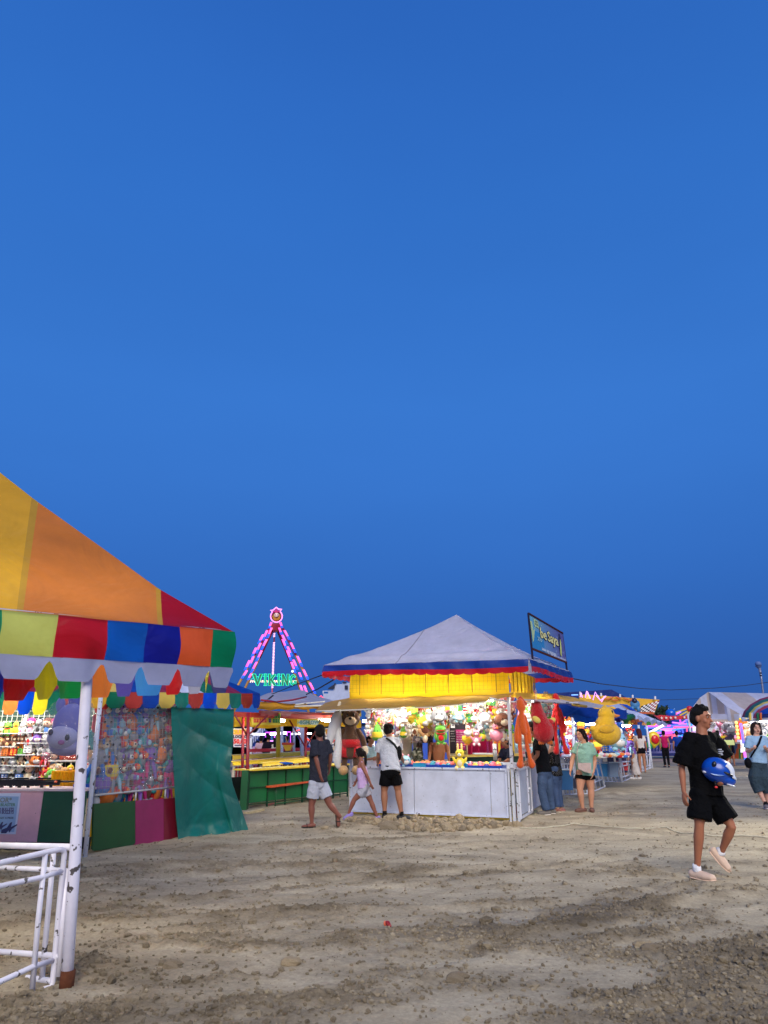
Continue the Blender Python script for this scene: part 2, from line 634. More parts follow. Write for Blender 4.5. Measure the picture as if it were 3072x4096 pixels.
m = bpy.data.materials.new('earth')
m.use_nodes = True
t = m.node_tree
t.nodes.clear()
o_ = _n(t, 'ShaderNodeOutputMaterial'); b_ = _n(t, 'ShaderNodeBsdfPrincipled')
b_.inputs['Roughness'].default_value = 0.95
b_.inputs['Specular IOR Level'].default_value = 0.15
tcn = _n(t, 'ShaderNodeTexCoord')
def NZ(scale, detail=6, rough=.6, dist=0, vec=None):
    z = _n(t, 'ShaderNodeTexNoise')
    z.inputs['Scale'].default_value = scale; z.inputs['Detail'].default_value = detail
    z.inputs['Roughness'].default_value = rough; z.inputs['Distortion'].default_value = dist
    t.links.new(vec or tcn.outputs['Object'], z.inputs['Vector'])
    return z.outputs[0]
r1 = _n(t, 'ShaderNodeValToRGB')
e = r1.color_ramp.elements
e[0].position, e[1].position = 0.30, 0.72
e[0].color = (0.245, 0.203, 0.140, 1); e[1].color = (0.57, 0.487, 0.338, 1)
k_ = e.new(0.5); k_.color = (0.405, 0.341, 0.236, 1)
mp = _n(t, 'ShaderNodeMapping'); mp.inputs['Scale'].default_value = (0.5, 1.1, 1); mp.inputs['Rotation'].default_value = (0, 0, R(-20))
t.links.new(tcn.outputs['Object'], mp.inputs[0])
t.links.new(NZ(1.3, 8, .68, .6, mp.outputs[0]), r1.inputs[0])
r2 = _n(t, 'ShaderNodeMapRange'); r2.inputs[1].default_value = .3; r2.inputs[2].default_value = .7; r2.inputs[3].default_value = .72; r2.inputs[4].default_value = 1.18
t.links.new(NZ(28, 6, .75), r2.inputs[0])
mx = _n(t, 'ShaderNodeMix', data_type='RGBA', blend_type='MULTIPLY'); mx.inputs[0].default_value = 1
t.links.new(r1.outputs[0], mx.inputs[6]); t.links.new(r2.outputs[0], mx.inputs[7])
la_ = _n(t, 'ShaderNodeAttribute', attribute_name='loose')
mxl = _n(t, 'ShaderNodeMix', data_type='RGBA', blend_type='MULTIPLY'); t.links.new(la_.outputs['Fac'], mxl.inputs[0])
t.links.new(mx.outputs[2], mxl.inputs[6]); mxl.inputs[7].default_value = (.70, .665, .63, 1)  # darker tint of clods, and painted falloff of light in the foreground
t.links.new(mxl.outputs[2], b_.inputs['Base Color'])
ms_ = _n(t, 'ShaderNodeMapRange'); ms_.inputs[3].default_value = .35; ms_.inputs[4].default_value = 1.0; t.links.new(la_.outputs['Fac'], ms_.inputs[0])
bp1 = _n(t, 'ShaderNodeBump'); bp1.inputs['Strength'].default_value = .9; bp1.inputs['Distance'].default_value = .03
t.links.new(NZ(22, 9, .78), bp1.inputs['Height'])
bp2 = _n(t, 'ShaderNodeBump'); bp2.inputs['Strength'].default_value = .5; bp2.inputs['Distance'].default_value = .012
t.links.new(NZ(90, 5, .7), bp2.inputs['Height']); t.links.new(bp1.outputs[0], bp2.inputs['Normal']); t.links.new(ms_.outputs[0], bp1.inputs['Strength'])
t.links.new(bp2.outputs[0], b_.inputs['Normal'])
t.links.new(b_.outputs[0], o_.inputs[0])
MATS['earth'] = m
me.materials.append(m)
ground = bpy.data.objects.new('ground', me)
col.objects.link(ground)
tag(ground, 'dry brown dirt ground with wheel ruts and loose clods', 'ground', kind='structure')

# loose gravel and clods: one object, nobody could count it
rg = np.random.RandomState(3)
import bmesh
bm = bmesh.new(); bmesh.ops.create_icosphere(bm, subdivisions=1, radius=1.0)
IV = np.array([v.co[:] for v in bm.verts]); IF = np.array([[v.index for v in f.verts] for f in bm.faces]); bm.free()
N = 90000
d_ = 4.3 * (19.0 / 4.3) ** rg.rand(N)
xx = (rg.rand(N) * 2 - 1) * (d_ * .62 + .3)
keep = (loose(xx, d_) * .8 + .10) > rg.rand(N)
xx, dd = xx[keep], d_[keep]
n_ = len(xx)
sz = 0.004 + 0.015 * rg.rand(n_) ** 2.5
big = rg.rand(n_) < .01
sz = np.where(big, sz + 0.014 + .014 * rg.rand(n_), sz)
zz = gz(xx, dd)
sc3 = sz[:, None] * (0.6 + .8 * rg.rand(n_, 3)); sc3[:, 2] *= .75
ang = rg.rand(n_) * 6.28
vv = IV[None] * (1 + .5 * (rg.rand(n_, len(IV), 1) - .5))
vv = vv * sc3[:, None, :]
ca_, sa_ = np.cos(ang)[:, None], np.sin(ang)[:, None]
vx = vv[..., 0] * ca_ - vv[..., 1] * sa_ + xx[:, None]
vy = vv[..., 0] * sa_ + vv[..., 1] * ca_ + dd[:, None]
vz = vv[..., 2] + (zz + sc3[:, 2] * .35)[:, None]
V_ = np.stack([vx.ravel(), vy.ravel(), vz.ravel()], 1)
F_ = (IF[None] + (np.arange(n_) * len(IV))[:, None, None]).reshape(-1, 3)
me = fast_mesh('gravel', V_, F_, False)
la = me.attributes.new('loose', 'FLOAT', 'POINT')
la.data.foreach_set('value', np.repeat(.35 + rg.rand(n_) * .9, len(IV)).astype(np.float32))
me.materials.append(MATS['earth'])
grav = bpy.data.objects.new('gravel', me)
col.objects.link(grav)
tag(grav, 'loose stones and clods scattered over the dirt ground', 'gravel', kind='stuff')
def gh(x, y):
    return float(gz(np.array([x]), np.array([y]))[0])

# ================================================================== NEAR RAINBOW TENT (left)
HE = 2.3
A = G(935, 2528, HE); Bp = G(0, 2440, HE)
e1 = (A - Bp).normalized(); m1 = Vector((-0.775, 0.632, 0)).normalized()
LT = 4.4
ctr = A - e1 * LT / 2 + m1 * LT / 2
# rise of the hip read off its outline
hip = []
for hx, hy in ((633, 2354), (400, 2185), (143, 2002), (0, 1890)):
    q = V(hx, hy, Vector((A.x, A.y, 0)), Vector((ctr.x, ctr.y, 0)))
    s_ = (q - A).dot((m1 - e1)) / ((m1 - e1).dot(m1 - e1))
    hip.append((s_, q.z - HE))
hip = [(0, 0)] + hip
k_ = hip[-1][1] / hip[-1][0]
hip.append((LT / 2, hip[-1][1] + (hip[-1][1] - hip[-2][1]) / (hip[-1][0] - hip[-2][0]) * (LT / 2 - hip[-1][0])))
def rise(s):
    return float(np.interp(s, [h[0] for h in hip], [h[1] for h in hip]))
def ecoord(px, py, z=HE):
    return (A - G(px, py, z)).dot(e1)
near = thing('market_tent', 'large rainbow striped canopy tent close at the left edge with yellow and orange roof', 'tent', (A.x - 1, A.y, 0))
COLS = dict(red=(158, 18, 34), crimson=(150, 22, 38), orange=(204, 122, 52), dorange=(205, 84, 42), yellow=(216, 164, 46), ygreen=(172, 178, 92), green=(0, 122, 84), blue=(12, 78, 168), navy=(18, 24, 132),
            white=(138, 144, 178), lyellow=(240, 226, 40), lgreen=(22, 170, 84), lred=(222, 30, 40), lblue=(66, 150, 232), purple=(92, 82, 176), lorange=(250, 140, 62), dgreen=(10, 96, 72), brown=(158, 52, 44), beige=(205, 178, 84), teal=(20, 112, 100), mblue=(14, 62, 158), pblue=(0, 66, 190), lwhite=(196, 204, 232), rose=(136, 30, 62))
def face_dirs(k):
    return [(A, -e1, m1), (A + m1 * LT, -m1, -e1), (A + m1 * LT - e1 * LT, e1, -m1), (A - e1 * LT, m1, e1)][k]
for k in range(4):
    o0, du, dn = [(A, -e1, m1), (A, m1, -e1), (A + m1 * LT, -e1, -m1), (A - e1 * LT, m1, e1)][k]
    u1_, u2_ = ecoord(612, 2510), ecoord(80, 2447)
    k1_, k2_ = (u1_ - hip[1][0]) / hip[1][0], (u2_ - hip[3][0]) / hip[3][0]
    cut = sorted([u1_ - .02, u1_ + .02, u2_ - .02, u2_ + .02, 2.9, 2.96, 3.7, 3.76])
    us = sorted(list(np.linspace(0, LT, 90)) + cut)
    def kk(u): return float(np.interp(u, [0, u1_, u2_, LT / 2, LT], [k1_, k1_, k2_, 0, 0]))
    def fn(a, b, o0=o0, du=du, dn=dn):
        u0 = us[int(round(a * (len(us) - 1)))]
        k = kk(u0)
        smax = u0 / (1 + k) if u0 <= LT / 2 else LT - u0
        s = smax * b
        u = u0 - k * s
        sag = .05 * math.sin(PI * b) * min(1, smax) * (1 + .5 * math.sin(u * 3.1 + b * 2)) + .012 * math.sin(u * 5 + s * 4) * math.sin(PI * b)
        return o0 + du * u + dn * s + Vector((0, 0, rise(s) - sag))
    def cf(a, b):
        i = int(a * (len(us) - 1)); u = (us[i] + us[i + 1]) / 2
        for s0, c in ((u1_, 'red'), (u2_, 'orange'), (2.93, 'yellow'), (3.73, 'lgreen')):
            if u < s0 - .02: return COLS[c]
            if u < s0 + .02: return (188, 146, 50)
        return COLS['blue']
    mb = MB(); mb.grid(fn, len(us) - 1, 16, cf)
    mb.build('roof_panel', 'tent', near)

def hang(name, top, cols, parent, mt='tent', white=0.0, lobe=None, thick=0.0, wave=.012, sc=.35, seed=0, nrm=None, wcol='white', gap=False):
    """hanging cloth. top: fn(t)->(point, drop) ; cols: [(t0, t1, colour)] ; each block has its own scalloped lobe unless lobe gives lobe ends"""
    mb = MB()
    lobes = lobe if lobe is not None else [(a, b) for a, b, _ in cols]
    def dropf(t):
        d = 1.0
        for a, b in lobes:
            if a <= t <= b:
                x = (t - a) / (b - a)
                q = min(x, 1 - x)
                return 1 - sc * (1 - sm(0, .24, q))
        return 1 - sc
    N = 220
    def fn(a, b):
        p, h = top(a)
        wv = wave * (math.sin(a * 61 + seed) + .6 * math.sin(a * 23 + b * 3)) * (0.2 + b)
        return p + Vector((nrm[0], nrm[1], 0)) * (wv + .01 * b) - Vector((0, 0, h * b * dropf(a)))
    def cf(a, b):
        if white and b > 1 - white: return COLS[wcol]
        for x, y, c in cols:
            if x <= a < y: return COLS[c] if isinstance(c, str) else c
        return COLS[cols[-1][2]] if isinstance(cols[-1][2], str) else cols[-1][2]
    mb.grid(fn, N, 10, cf)
    return mb.build(name, mt, parent)

# front valance: coloured blocks, then a scalloped white band below
LF = LT
def topf(a): return A - e1 * (a * LF), 0.285
bnd = [ecoord(x, 2528 - (935 - x) * .094) / LF for x in (935, 840, 722, 590, 428, 233, 6)]
cc = ['green', 'dorange', 'navy', 'blue', 'red', 'ygreen']
cl = [(max(0, bnd[i]), bnd[i + 1], cc[i]) for i in range(6)] + [(bnd[6], .78, 'green'), (.78, 1, 'red')]
mbv = MB()
def fnv(a, b):
    bulge = .014 * math.sin(PI * min(1, b)) * (1 + .6 * math.sin(a * 19 + 1)) + .012 * math.sin(a * 47 + b * 5)
    return A - e1 * (a * LF) - m1 * (bulge + .012) - Vector((0, 0, .29 * b))
def cfv(a, b):
    for x, y, c in cl:
        if a < y: return COLS[c]
    return COLS['red']
mbv.grid(fnv, 200, 12, cfv)
mbv.build('valance', 'tent', near)
lob = [1389, 1258, 1110, 870, 660, 320, -20]
lp = [x for x in (930, 842, 722, 575, 421, 219, 6)]
lf = [ecoord(x, 2528 - (935 - x) * .094) / LF for x in lp] + [.72, .86, 1.0]
lf[0] = 0
def topw(a):
    b = 1.0
    return A - e1 * (a * LF) - m1 * (.012) - Vector((0, 0, .288)), .16
hang('scalloped_trim', topw, [(0, 1, 'white')], near, lobe=[(lf[i], lf[i + 1]) for i in range(len(lf) - 1)], nrm=-m1, wave=.006, sc=.8)
# side valance seen from its lit inner side
Zs = 1.88
Lm = LT
def scoord(px, y): 
    q = V(px, y, Vector((A.x, A.y, 0)), Vector((A.x + m1.x, A.y + m1.y, 0)))
    return (q - A).dot(m1) / Lm
def tops(a): return A + m1 * (a * Lm + .02) + e1 * .0 + Vector((0, 0, -.01)), HE - Zs + .05 * (1 - a)
sb = [0, .06] + [scoord(x, 2750) for x in (830, 735, 652, 535, 465, 340, 225, 130, 10)] + [1]
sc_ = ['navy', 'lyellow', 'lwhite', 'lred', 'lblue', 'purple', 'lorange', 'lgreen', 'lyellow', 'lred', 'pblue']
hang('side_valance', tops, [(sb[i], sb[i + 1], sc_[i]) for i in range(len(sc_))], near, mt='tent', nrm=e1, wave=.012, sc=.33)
def topb(a): return A + m1 * LT - e1 * (a * LT), .4
hang('back_valance', topb, [(i / 10, (i + 1) / 10, ['lred', 'lyellow', 'lgreen', 'pblue', 'lorange'][i % 5]) for i in range(10)], near, mt='tent_thin', nrm=m1)
# poles
pb_ = G(264, 3955, 0.0)
pt_ = V(350, 2690, Vector((A.x, A.y, 0)) + m1 * .06, Vector((Bp.x, Bp.y, 0)) + m1 * .06)
mb = MB((222, 220, 235)); mb.tube([pb_, pb_.lerp(pt_, .33), pb_.lerp(pt_, .66), pt_, pt_ + (pt_ - pb_) * .12], .037, 16)
pole = mb.build('pole', 'pipe', near)
mb = MB((96, 56, 38)); mb.tube([pb_ + Vector((0, 0, -.03)), pb_ + Vector((0.002, 0, .1))], .044, 12)
mb.build('rusty_foot', 'rock', pole)
pts_ = [A - e1 * .15 + m1 * .15, A + m1 * (LT - .2) - e1 * .15, A - e1 * (LT - .2) + m1 * .2, A - e1 * (LT - .2) + m1 * (LT - .2)]
for q in pts_[1:]:
    MB((215, 215, 228)).tube([(q.x, q.y, 0), (q.x, q.y, HE)], .025, 12).build('pole', 'pipe', near)
MB((190, 192, 205)).tube([A - e1 * .04 + m1 * .04, A - e1 * LT], .018, 8).tube([A + m1 * .04, A + m1 * LT], .018, 8).build('eave_tube', 'pipe', near)

# ------------------------------------------------------------------ white pipe barrier at the near pole
ga, gb = G(0, 4030), G(209, 3943)
def fp(x, y): return V(x / 1.843, 3200 + y / 1.843, ga, gb)
dirn = (ga - gb).normalized()
b1 = thing('pipe_barrier', 'chipped white pipe barrier bent at the corner beside the near tent pole', 'barrier', (gb.x, gb.y, 0))
r_ = .0175
ext = lambda p: p + (p - fp(470, 365)).normalized() * .0
mb = MB((226, 224, 236))
top = [fp(0, 465) + (fp(0, 465) - fp(340, 385)) * 1.2, fp(0, 465), fp(340, 385), fp(440, 364), fp(470, 372), fp(474, 400), fp(435, 800), fp(388, 1340), fp(375, 1378), fp(340, 1392), fp(240, 1422), fp(0, 1530), fp(0, 1530) + (fp(0, 1530) - fp(240, 1422)) * 1.2]
mb.tube(top, r_, 12); mb.build('frame', 'pipe', b1)
for pts in ([fp(0, 635) + (fp(0, 635) - fp(310, 570)) * 1.2, fp(0, 635), fp(310, 570), fp(468, 520)], [fp(0, 1340) + (fp(0, 1340) - fp(240, 1230)), fp(0, 1340), fp(240, 1230), fp(388, 1182)]):
    MB((226, 224, 236)).tube(pts, r_ * .92, 10).build('rail', 'pipe', b1)
MB((226, 224, 236)).tube([fp(335, 392), fp(280, 900), fp(236, 1420)], r_ * .92, 10).build('upright', 'pipe', b1)
a2_, b2_ = G(0, 3897), G(196, 3921)
b2_ = Vector((pb_.x - .05, pb_.y + .02, 0)); a2_ = b2_ + (G(0, 3880) - b2_) * 1.0
def fq(x, y): return V(x / 1.843, 3200 + y / 1.843, a2_, b2_)
bb = thing('pipe_barrier', 'chipped white pipe barrier running left from the near tent pole, behind the bent one', 'barrier', (b2_.x, b2_.y, 0))
def lx(p, q): return p + (p - q) * .6
for (p, q, rr) in ((fq(0, 335), fq(520, 347), .021), (fq(0, 497), fq(500, 520), .016), (fq(0, 1118), fq(445, 1152), .0175), (fq(0, 1285), fq(380, 1335), .0175)):
    MB((228, 226, 238)).tube([lx(p, q), q], rr, 10).build('rail', 'pipe', bb)
for (p, q) in ((fq(400, 345), fq(308, 1330)), (fq(495, 500), fq(432, 1300))):
    MB((228, 226, 238)).tube([p, q], .017, 10).build('upright', 'pipe', bb)

# ================================================================== TOYS
def toy_mb(kind, c1, c2, c3=(245, 240, 230)):
    m = MB(c1)
    K = (14, 12, 14)
    E = lambda c, r, cc=None, M=None: m.ell(c, r, cc, 10, 7, M)
    def eyes(z, y, dx, r=.028):
        E((-dx, y, z), (r, r * .6, r), K); E((dx, y, z), (r, r * .6, r), K)
    if kind in ('bear', 'bunny', 'puppy'):
        E((0, 0, -.16), (.22, .18, .25)); E((0, -.08, -.17), (.14, .12, .18), c2)
        E((0, -.02, .23), (.21, .19, .19)); E((0, -.18, .18), (.09, .07, .07), c3); E((0, -.245, .2), (.028, .02, .022), K)
        eyes(.27, -.19, .08)
        for s in (-1, 1):
            if kind == 'bear': E((s * .16, 0, .4), (.075, .04, .075)); E((s * .16, -.03, .4), (.045, .02, .045), c2)
            elif kind == 'bunny': E((s * .09, 0, .5), (.055, .035, .19)); E((s * .09, -.025, .5), (.03, .02, .14), c2)
            else: E((s * .21, -.02, .22), (.05, .09, .15), c2)
            E((s * .24, -.05, -.06), (.07, .08, .16), M=Matrix.Rotation(s * .5, 3, 'Y'))
            E((s * .14, -.14, -.38), (.09, .13, .1)); E((s * .14, -.26, -.38), (.06, .02, .07), c2)
    elif kind == 'chick':
        E((0, 0, -.15), (.27, .25, .28)); E((0, -.02, .25), (.19, .18, .18)); E((0, -.21, .2), (.08, .08, .045), c2)
        eyes(.28, -.17, .08); E((0, 0, .47), (.04, .04, .07), c2)
        for s in (-1, 1): E((s * .27, 0, -.12), (.05, .13, .16)); E((s * .1, -.1, -.45), (.08, .12, .04), c2)
    elif kind == 'long':
        E((0, 0, .36), (.14, .12, .13)); E((0, 0, .1), (.12, .1, .17), c2); eyes(.38, -.115, .05, .02); E((0, -.11, .33), (.05, .04, .03), c3)
        for s in (-1, 1):
            m.tube([(s * .1, 0, .2), (s * .2, -.02, .0), (s * .22, -.02, -.2)], .035, 7, c1); E((s * .22, -.03, -.24), .055, c3)
            m.tube([(s * .06, 0, -.03), (s * .08, -.02, -.3), (s * .09, 0, -.44)], .045, 7, c1); E((s * .09, -.04, -.46), (.06, .09, .045), c2)
            E((s * .11, 0, .46), (.05, .03, .06))
    elif kind == 'blob':
        E((0, 0, 0), (.36, .3, .32)); E((0, -.15, -.08), (.22, .17, .17), c3); eyes(.06, -.28, .12, .03); E((0, -.3, .0), (.04, .03, .03), c2)
        for s in (-1, 1): E((s * .2, 0, .3), (.09, .06, .09), c2); E((s * .34, 0, -.1), (.08, .07, .1)); E((s * .16, -.05, -.32), (.1, .12, .07))
    elif kind == 'doll':
        E((0, 0, .2), (.25, .22, .24), (238, 200, 170)); E((0, .05, .28), (.28, .24, .25), c1); E((0, 0, -.22), (.17, .13, .2), c2)
        E((-.09, -.21, .17), (.035, .02, .045), K); E((.09, -.21, .17), (.035, .02, .045), K); E((0, -.215, .09), (.04, .015, .015), (190, 60, 60))
        for s in (-1, 1): E((s * .18, -.03, -.2), (.05, .05, .13), c3, Matrix.Rotation(s * .4, 3, 'Y')); E((s * .09, -.05, -.43), (.08, .11, .07), c3)
    elif kind == 'frog':
        E((0, 0, -.2), (.22, .18, .26)); E((0, 0, .2), (.26, .2, .19)); E((0, -.09, -.2), (.15, .1, .17), c2); E((0, -.15, .13), (.2, .06, .03), c2)
        for s in (-1, 1): E((s * .14, -.03, .38), .09); E((s * .14, -.1, .4), (.05, .03, .05), (250, 250, 250)); E((s * .14, -.13, .4), (.025, .02, .03), K); E((s * .25, -.05, -.12), (.07, .07, .18)); E((s * .15, -.1, -.45), (.09, .12, .06))
        m.tube([(-.2, -.05, .0), (-.1, -.16, -.02), (.1, -.16, -.02), (.2, -.05, 0)], .035, 6, (214, 60, 40))
    elif kind == 'fruit':
        m.lathe((0, 0, 0), [(0.0, .42), (.05, .4), (.13, .3), (.2, .1), (.26, -.1), (.27, -.25), (.2, -.4), (.0, -.46)], 14, c1)
        m.lathe((0, 0, 0), [(.262, .0), (.284, -.1), (.28, -.2), (.268, -.26)], 14, c2); E((0, 0, .46), (.05, .05, .06), (70, 130, 50)); eyes(.05, -.2, .07)
    elif kind == 'cube':
        m.box((0, 0, 0), (.5, .5, .5)); 
        for sx_ in (-1, 1):
            for k in (-1, 0, 1): m.box((sx_ * .12, -.252, k * .15), (.14, .01, .07), c2=c2)
    elif kind == 'octo':
        E((0, 0, .18), (.28, .26, .24)); eyes(.2, -.25, .09, .035); E((0, -.25, .1), (.06, .03, .03), c2)
        for k in range(7):
            a = k * 2 * PI / 7; x, y = math.cos(a), math.sin(a)
            m.tube([(x * .15, y * .14, .02), (x * .25, y * .24, -.14), (x * .3, y * .28, -.36)], [.07, .055, .03], 6, c2 if k % 2 else c1, round_=True)
    elif kind == 'roll':
        for k in range(9): m.tube([(0, 0, .45 - k * .1), (0, 0, .35 - k * .1)], [.13 + .02 * (k > 5), .13 + .02 * (k > 4)], 12, c1 if k % 2 else c2, cap=(k in (0, 8)))
        E((0, 0, .45), (.13, .13, .05)); E((0, -.02, -.46), (.17, .17, .08), c3)
    elif kind == 'flower':
        for k in range(9):
            a = k * 2 * PI / 9; E((math.cos(a) * .24, 0, math.sin(a) * .24 + .1), (.12, .07, .12), c1)
        E((0, -.05, .1), (.2, .1, .2), c2); eyes(.13, -.14, .07); E((0, 0, -.3), (.12, .1, .18), c3)
    return m
KIND = {'bear': 'plush bear', 'bunny': 'plush rabbit', 'puppy': 'plush puppy', 'chick': 'plush chick', 'long': 'long legged plush doll', 'blob': 'round plush animal', 'doll': 'big headed doll',
        'frog': 'plush frog', 'fruit': 'fruit shaped plush', 'cube': 'cube plush with pips', 'octo': 'plush octopus', 'roll': 'striped sock plush', 'flower': 'flower shaped plush'}
CN = {'white': (242, 240, 235), 'cream': (238, 222, 188), 'pink': (238, 150, 170), 'red': (205, 28, 34), 'yellow': (244, 214, 60), 'brown': (112, 66, 44), 'tan': (206, 160, 108), 'green': (110, 186, 70),
      'blue': (60, 120, 205), 'pale blue': (160, 208, 226), 'grey': (150, 152, 158), 'orange': (238, 130, 50), 'purple': (134, 96, 180), 'black': (36, 32, 34), 'teal': (60, 160, 160), 'magenta': (196, 48, 120)}
_TM = {}
def toy(kind, a, b, loc, size, rz=0.0, label='', group=None, tilt=0.0, ry=0.0, mt='toy'):
    k = (kind, a, b, mt)
    if k not in _TM:
        me = toy_mb(kind, CN[a], CN[b], CN['cream'] if a in ('brown', 'red', 'tan') else CN['white']).mesh('toy')
        me.materials.append(MATS[mt])
        _TM[k] = me
    nm = {'doll': 'doll', 'cube': 'cube_plush', 'fruit': 'fruit_plush'}.get(kind, 'plush_' + kind if kind not in ('long', 'blob', 'roll', 'octo') else {'long': 'plush_doll', 'blob': 'plush_animal', 'roll': 'sock_plush', 'octo': 'plush_octopus'}[kind])
    o = bpy.data.objects.new(nm, _TM[k])
    o.location = loc
    o.scale = (size,) * 3
    o.rotation_euler = (tilt, ry, rz)
    col.objects.link(o)
    return tag(o, label, 'toy', group)
ORD = ['first', 'second', 'third', 'fourth', 'fifth', 'sixth', 'seventh', 'eighth', 'ninth', 'tenth', 'eleventh', 'twelfth', 'thirteenth', 'fourteenth', 'fifteenth', 'sixteenth', 'seventeenth', 'eighteenth', 'nineteenth', 'twentieth', 'twenty-first', 'twenty-second', 'twenty-third', 'twenty-fourth', 'twenty-fifth', 'twenty-sixth', 'twenty-seventh', 'twenty-eighth']

# ================================================================== SHOOTING STALL WITH THE TOYS (behind the near tent)
fa, fb = G(340, 3428), None
yF = fa.y
FL = Vector((-8.6, yF, 0)); 
s0, s1 = G(368, 3414), G(712, 3357)
sd = (s1 - s0).normalized(); sn = Vector((-sd.y, sd.x, 0))     # sn points to the inside
stall = thing('toy_stall', 'toy shooting stall with rainbow tent roof, pink and green counter and plastic covered side', 'stall', (-5.5, yF + 1.5, 0))
Fc, Rc = P(343, 2766, 9.75), P(1040, 2774, 12.7)
Lc = Fc + Vector((-4.4, .15, 0)); Bc = Rc + (Lc - Fc)
apex = (Fc + Rc + Lc + Bc) / 4 + Vector((0, 0, 1.45))
rc_ = ['blue', 'rose', 'dgreen', 'lwhite', 'rose', 'teal', 'beige', 'mblue', 'rose', 'dgreen']
def rooff(a, b, ap, colfn, sag=.08, nu=60, nv=14):
    mb = MB()
    mid = (a + b) / 2
    def fn(x, y):
        e = a.lerp(b, x)
        # panels run straight up the slope
        top = ap
        u = x
        s = y * (1 - abs(2 * u - 1))
        foot = a.lerp(b, x)
        up = (ap - mid)
        p = foot + up * s
        return p - Vector((0, 0, sag * math.sin(PI * s) * .8))
    mb = MB(); mb.grid(lambda x, y: (a.lerp(b, x) + (ap - mid) * (y * (1 - abs(2 * x - 1))) - Vector((0, 0, sag * math.sin(PI * y * (1 - abs(2 * x - 1)))))), nu, nv, colfn)
    return mb
seg_b = [(1040, 968), (968, 895), (895, 812), (812, 728), (728, 640)]
Ls = (Rc - Fc).length
def rfrac(px): return 1 - (V(px, 2760, Vector((Fc.x, Fc.y, 0)), Vector((Rc.x, Rc.y, 0))) - Fc).dot((Rc - Fc).normalized()) / Ls
rb = [0] + [rfrac(x) for x in (968, 895, 812, 728, 640, 520, 430)] + [1.01]
def cfr(x, y):
    t_ = 1 - x
    for i in range(len(rb) - 1):
        if t_ < rb[i + 1]: return COLS[['mblue', 'rose', 'dgreen', 'lwhite', 'rose', 'mblue', 'beige', 'teal'][i]]
    return COLS['teal']
rooff(Fc, Rc, apex, cfr).build('roof_panel', 'tent', stall)
rooff(Lc, Fc, apex, lambda x, y: COLS[rc_[int(x * 9.99)]]).build('roof_panel', 'tent', stall)
rooff(Rc, Bc, apex, lambda x, y: COLS[rc_[int(x * 9.99)]]).build('roof_panel', 'tent', stall)
rooff(Bc, Lc, apex, lambda x, y: COLS[rc_[int(x * 9.99)]]).build('roof_panel', 'tent', stall)
vb = [1040, 1012, 965, 917, 868, 815, 757, 700, 636, 572, 502, 432, 358]
vc = ['mblue', 'brown', 'teal', 'beige', 'pblue', 'brown', 'teal', 'beige', 'mblue', 'brown', 'dgreen', 'yellow']
def topr(a): 
    p = Rc.lerp(Fc, a)
    return p + Vector((0, 0, 0.0)), .20 + .05 * (1 - a) + .02 * a
tb = [rfrac(x) for x in vb]; tb[0] = 0
hang('side_valance', topr, [(tb[i], tb[i + 1], vc[i]) for i in range(12)] + [(tb[12], 1, 'navy')], stall, nrm=-sn, wave=.012, sc=.28)
fb_ = [(Fc - P(x, 2770, Fc.y)).x / 4.4 for x in (343, 280, 247, 197, 133, 75, 17, -45)]
fcz = ['navy', 'brown', 'dgreen', 'lyellow', 'pblue', 'lorange', 'dgreen']
hang('front_valance', lambda a: (Fc.lerp(Lc, a), .30), [(max(0, fb_[i]), fb_[i + 1], fcz[i]) for i in range(7)] + [(fb_[7] + k * .12, fb_[7] + (k + 1) * .12, ['lred', 'lyellow', 'pblue'][k % 3]) for k in range(7) if fb_[7] + (k + 1) * .12 < 1], stall, mt='tent_thin', nrm=(0, -1, 0), wave=.012, sc=.28)
def SV(px, py, off=0.0):
    return V(px, py, s0 + sn * off, s1 + sn * off)
# corner pole and posts
pt2 = P(401, 2800, yF)
MB((214, 218, 232)).tube([fa + Vector((0, 0, -.02)), fa.lerp(pt2, .5), pt2 + Vector((0, 0, .1))], .03, 12).build('corner_pole', 'pipe', stall)
s2 = SV(900, 3300, .15); s2.z = 0
MB((214, 218, 232)).tube([s2, s2 + Vector((0, 0, 2.1))], .025, 10).build('pole', 'pipe', stall)
MB((214, 218, 232)).tube([(Lc.x, Lc.y + .1, 0), Lc], .025, 10).build('pole', 'pipe', stall)
MB((214, 218, 232)).tube([(Bc.x, Bc.y, 0), Bc], .025, 10).build('pole', 'pipe', stall)
# front counter
zt, zb = .785, .17
def fx(px): return P(px, 3200, yF + .06).x
cb = [(345, 172, (22, 84, 58)), (172, -200, (226, 178, 190)), (-200, -520, (22, 84, 58)), (-520, -900, (170, 40, 80))]
for x0, x1, c in cb:
    a, b = fx(x0), fx(x1)
    mb = MB(c); mb.box(((a + b) / 2, yF + .06, (zt + zb) / 2), (abs(a - b) - .004, .03, zt - zb)); mb.build('counter_panel', 'board', stall)
mb = MB((226, 206, 208)); mb.box(((fx(345) - 8.6) / 2, yF + .28, zt + .015), (fx(345) + 8.6, .5, .03)); mb.build('counter_top', 'paint', stall)
mb = MB((40, 44, 46)); mb.box(((fx(330) - 8.6) / 2, yF + .5, .09), (fx(330) + 8.6, .03, .16)); mb.build('gap_shade', 'board', stall)  # dark strip put in for the shade in the gap below the panels
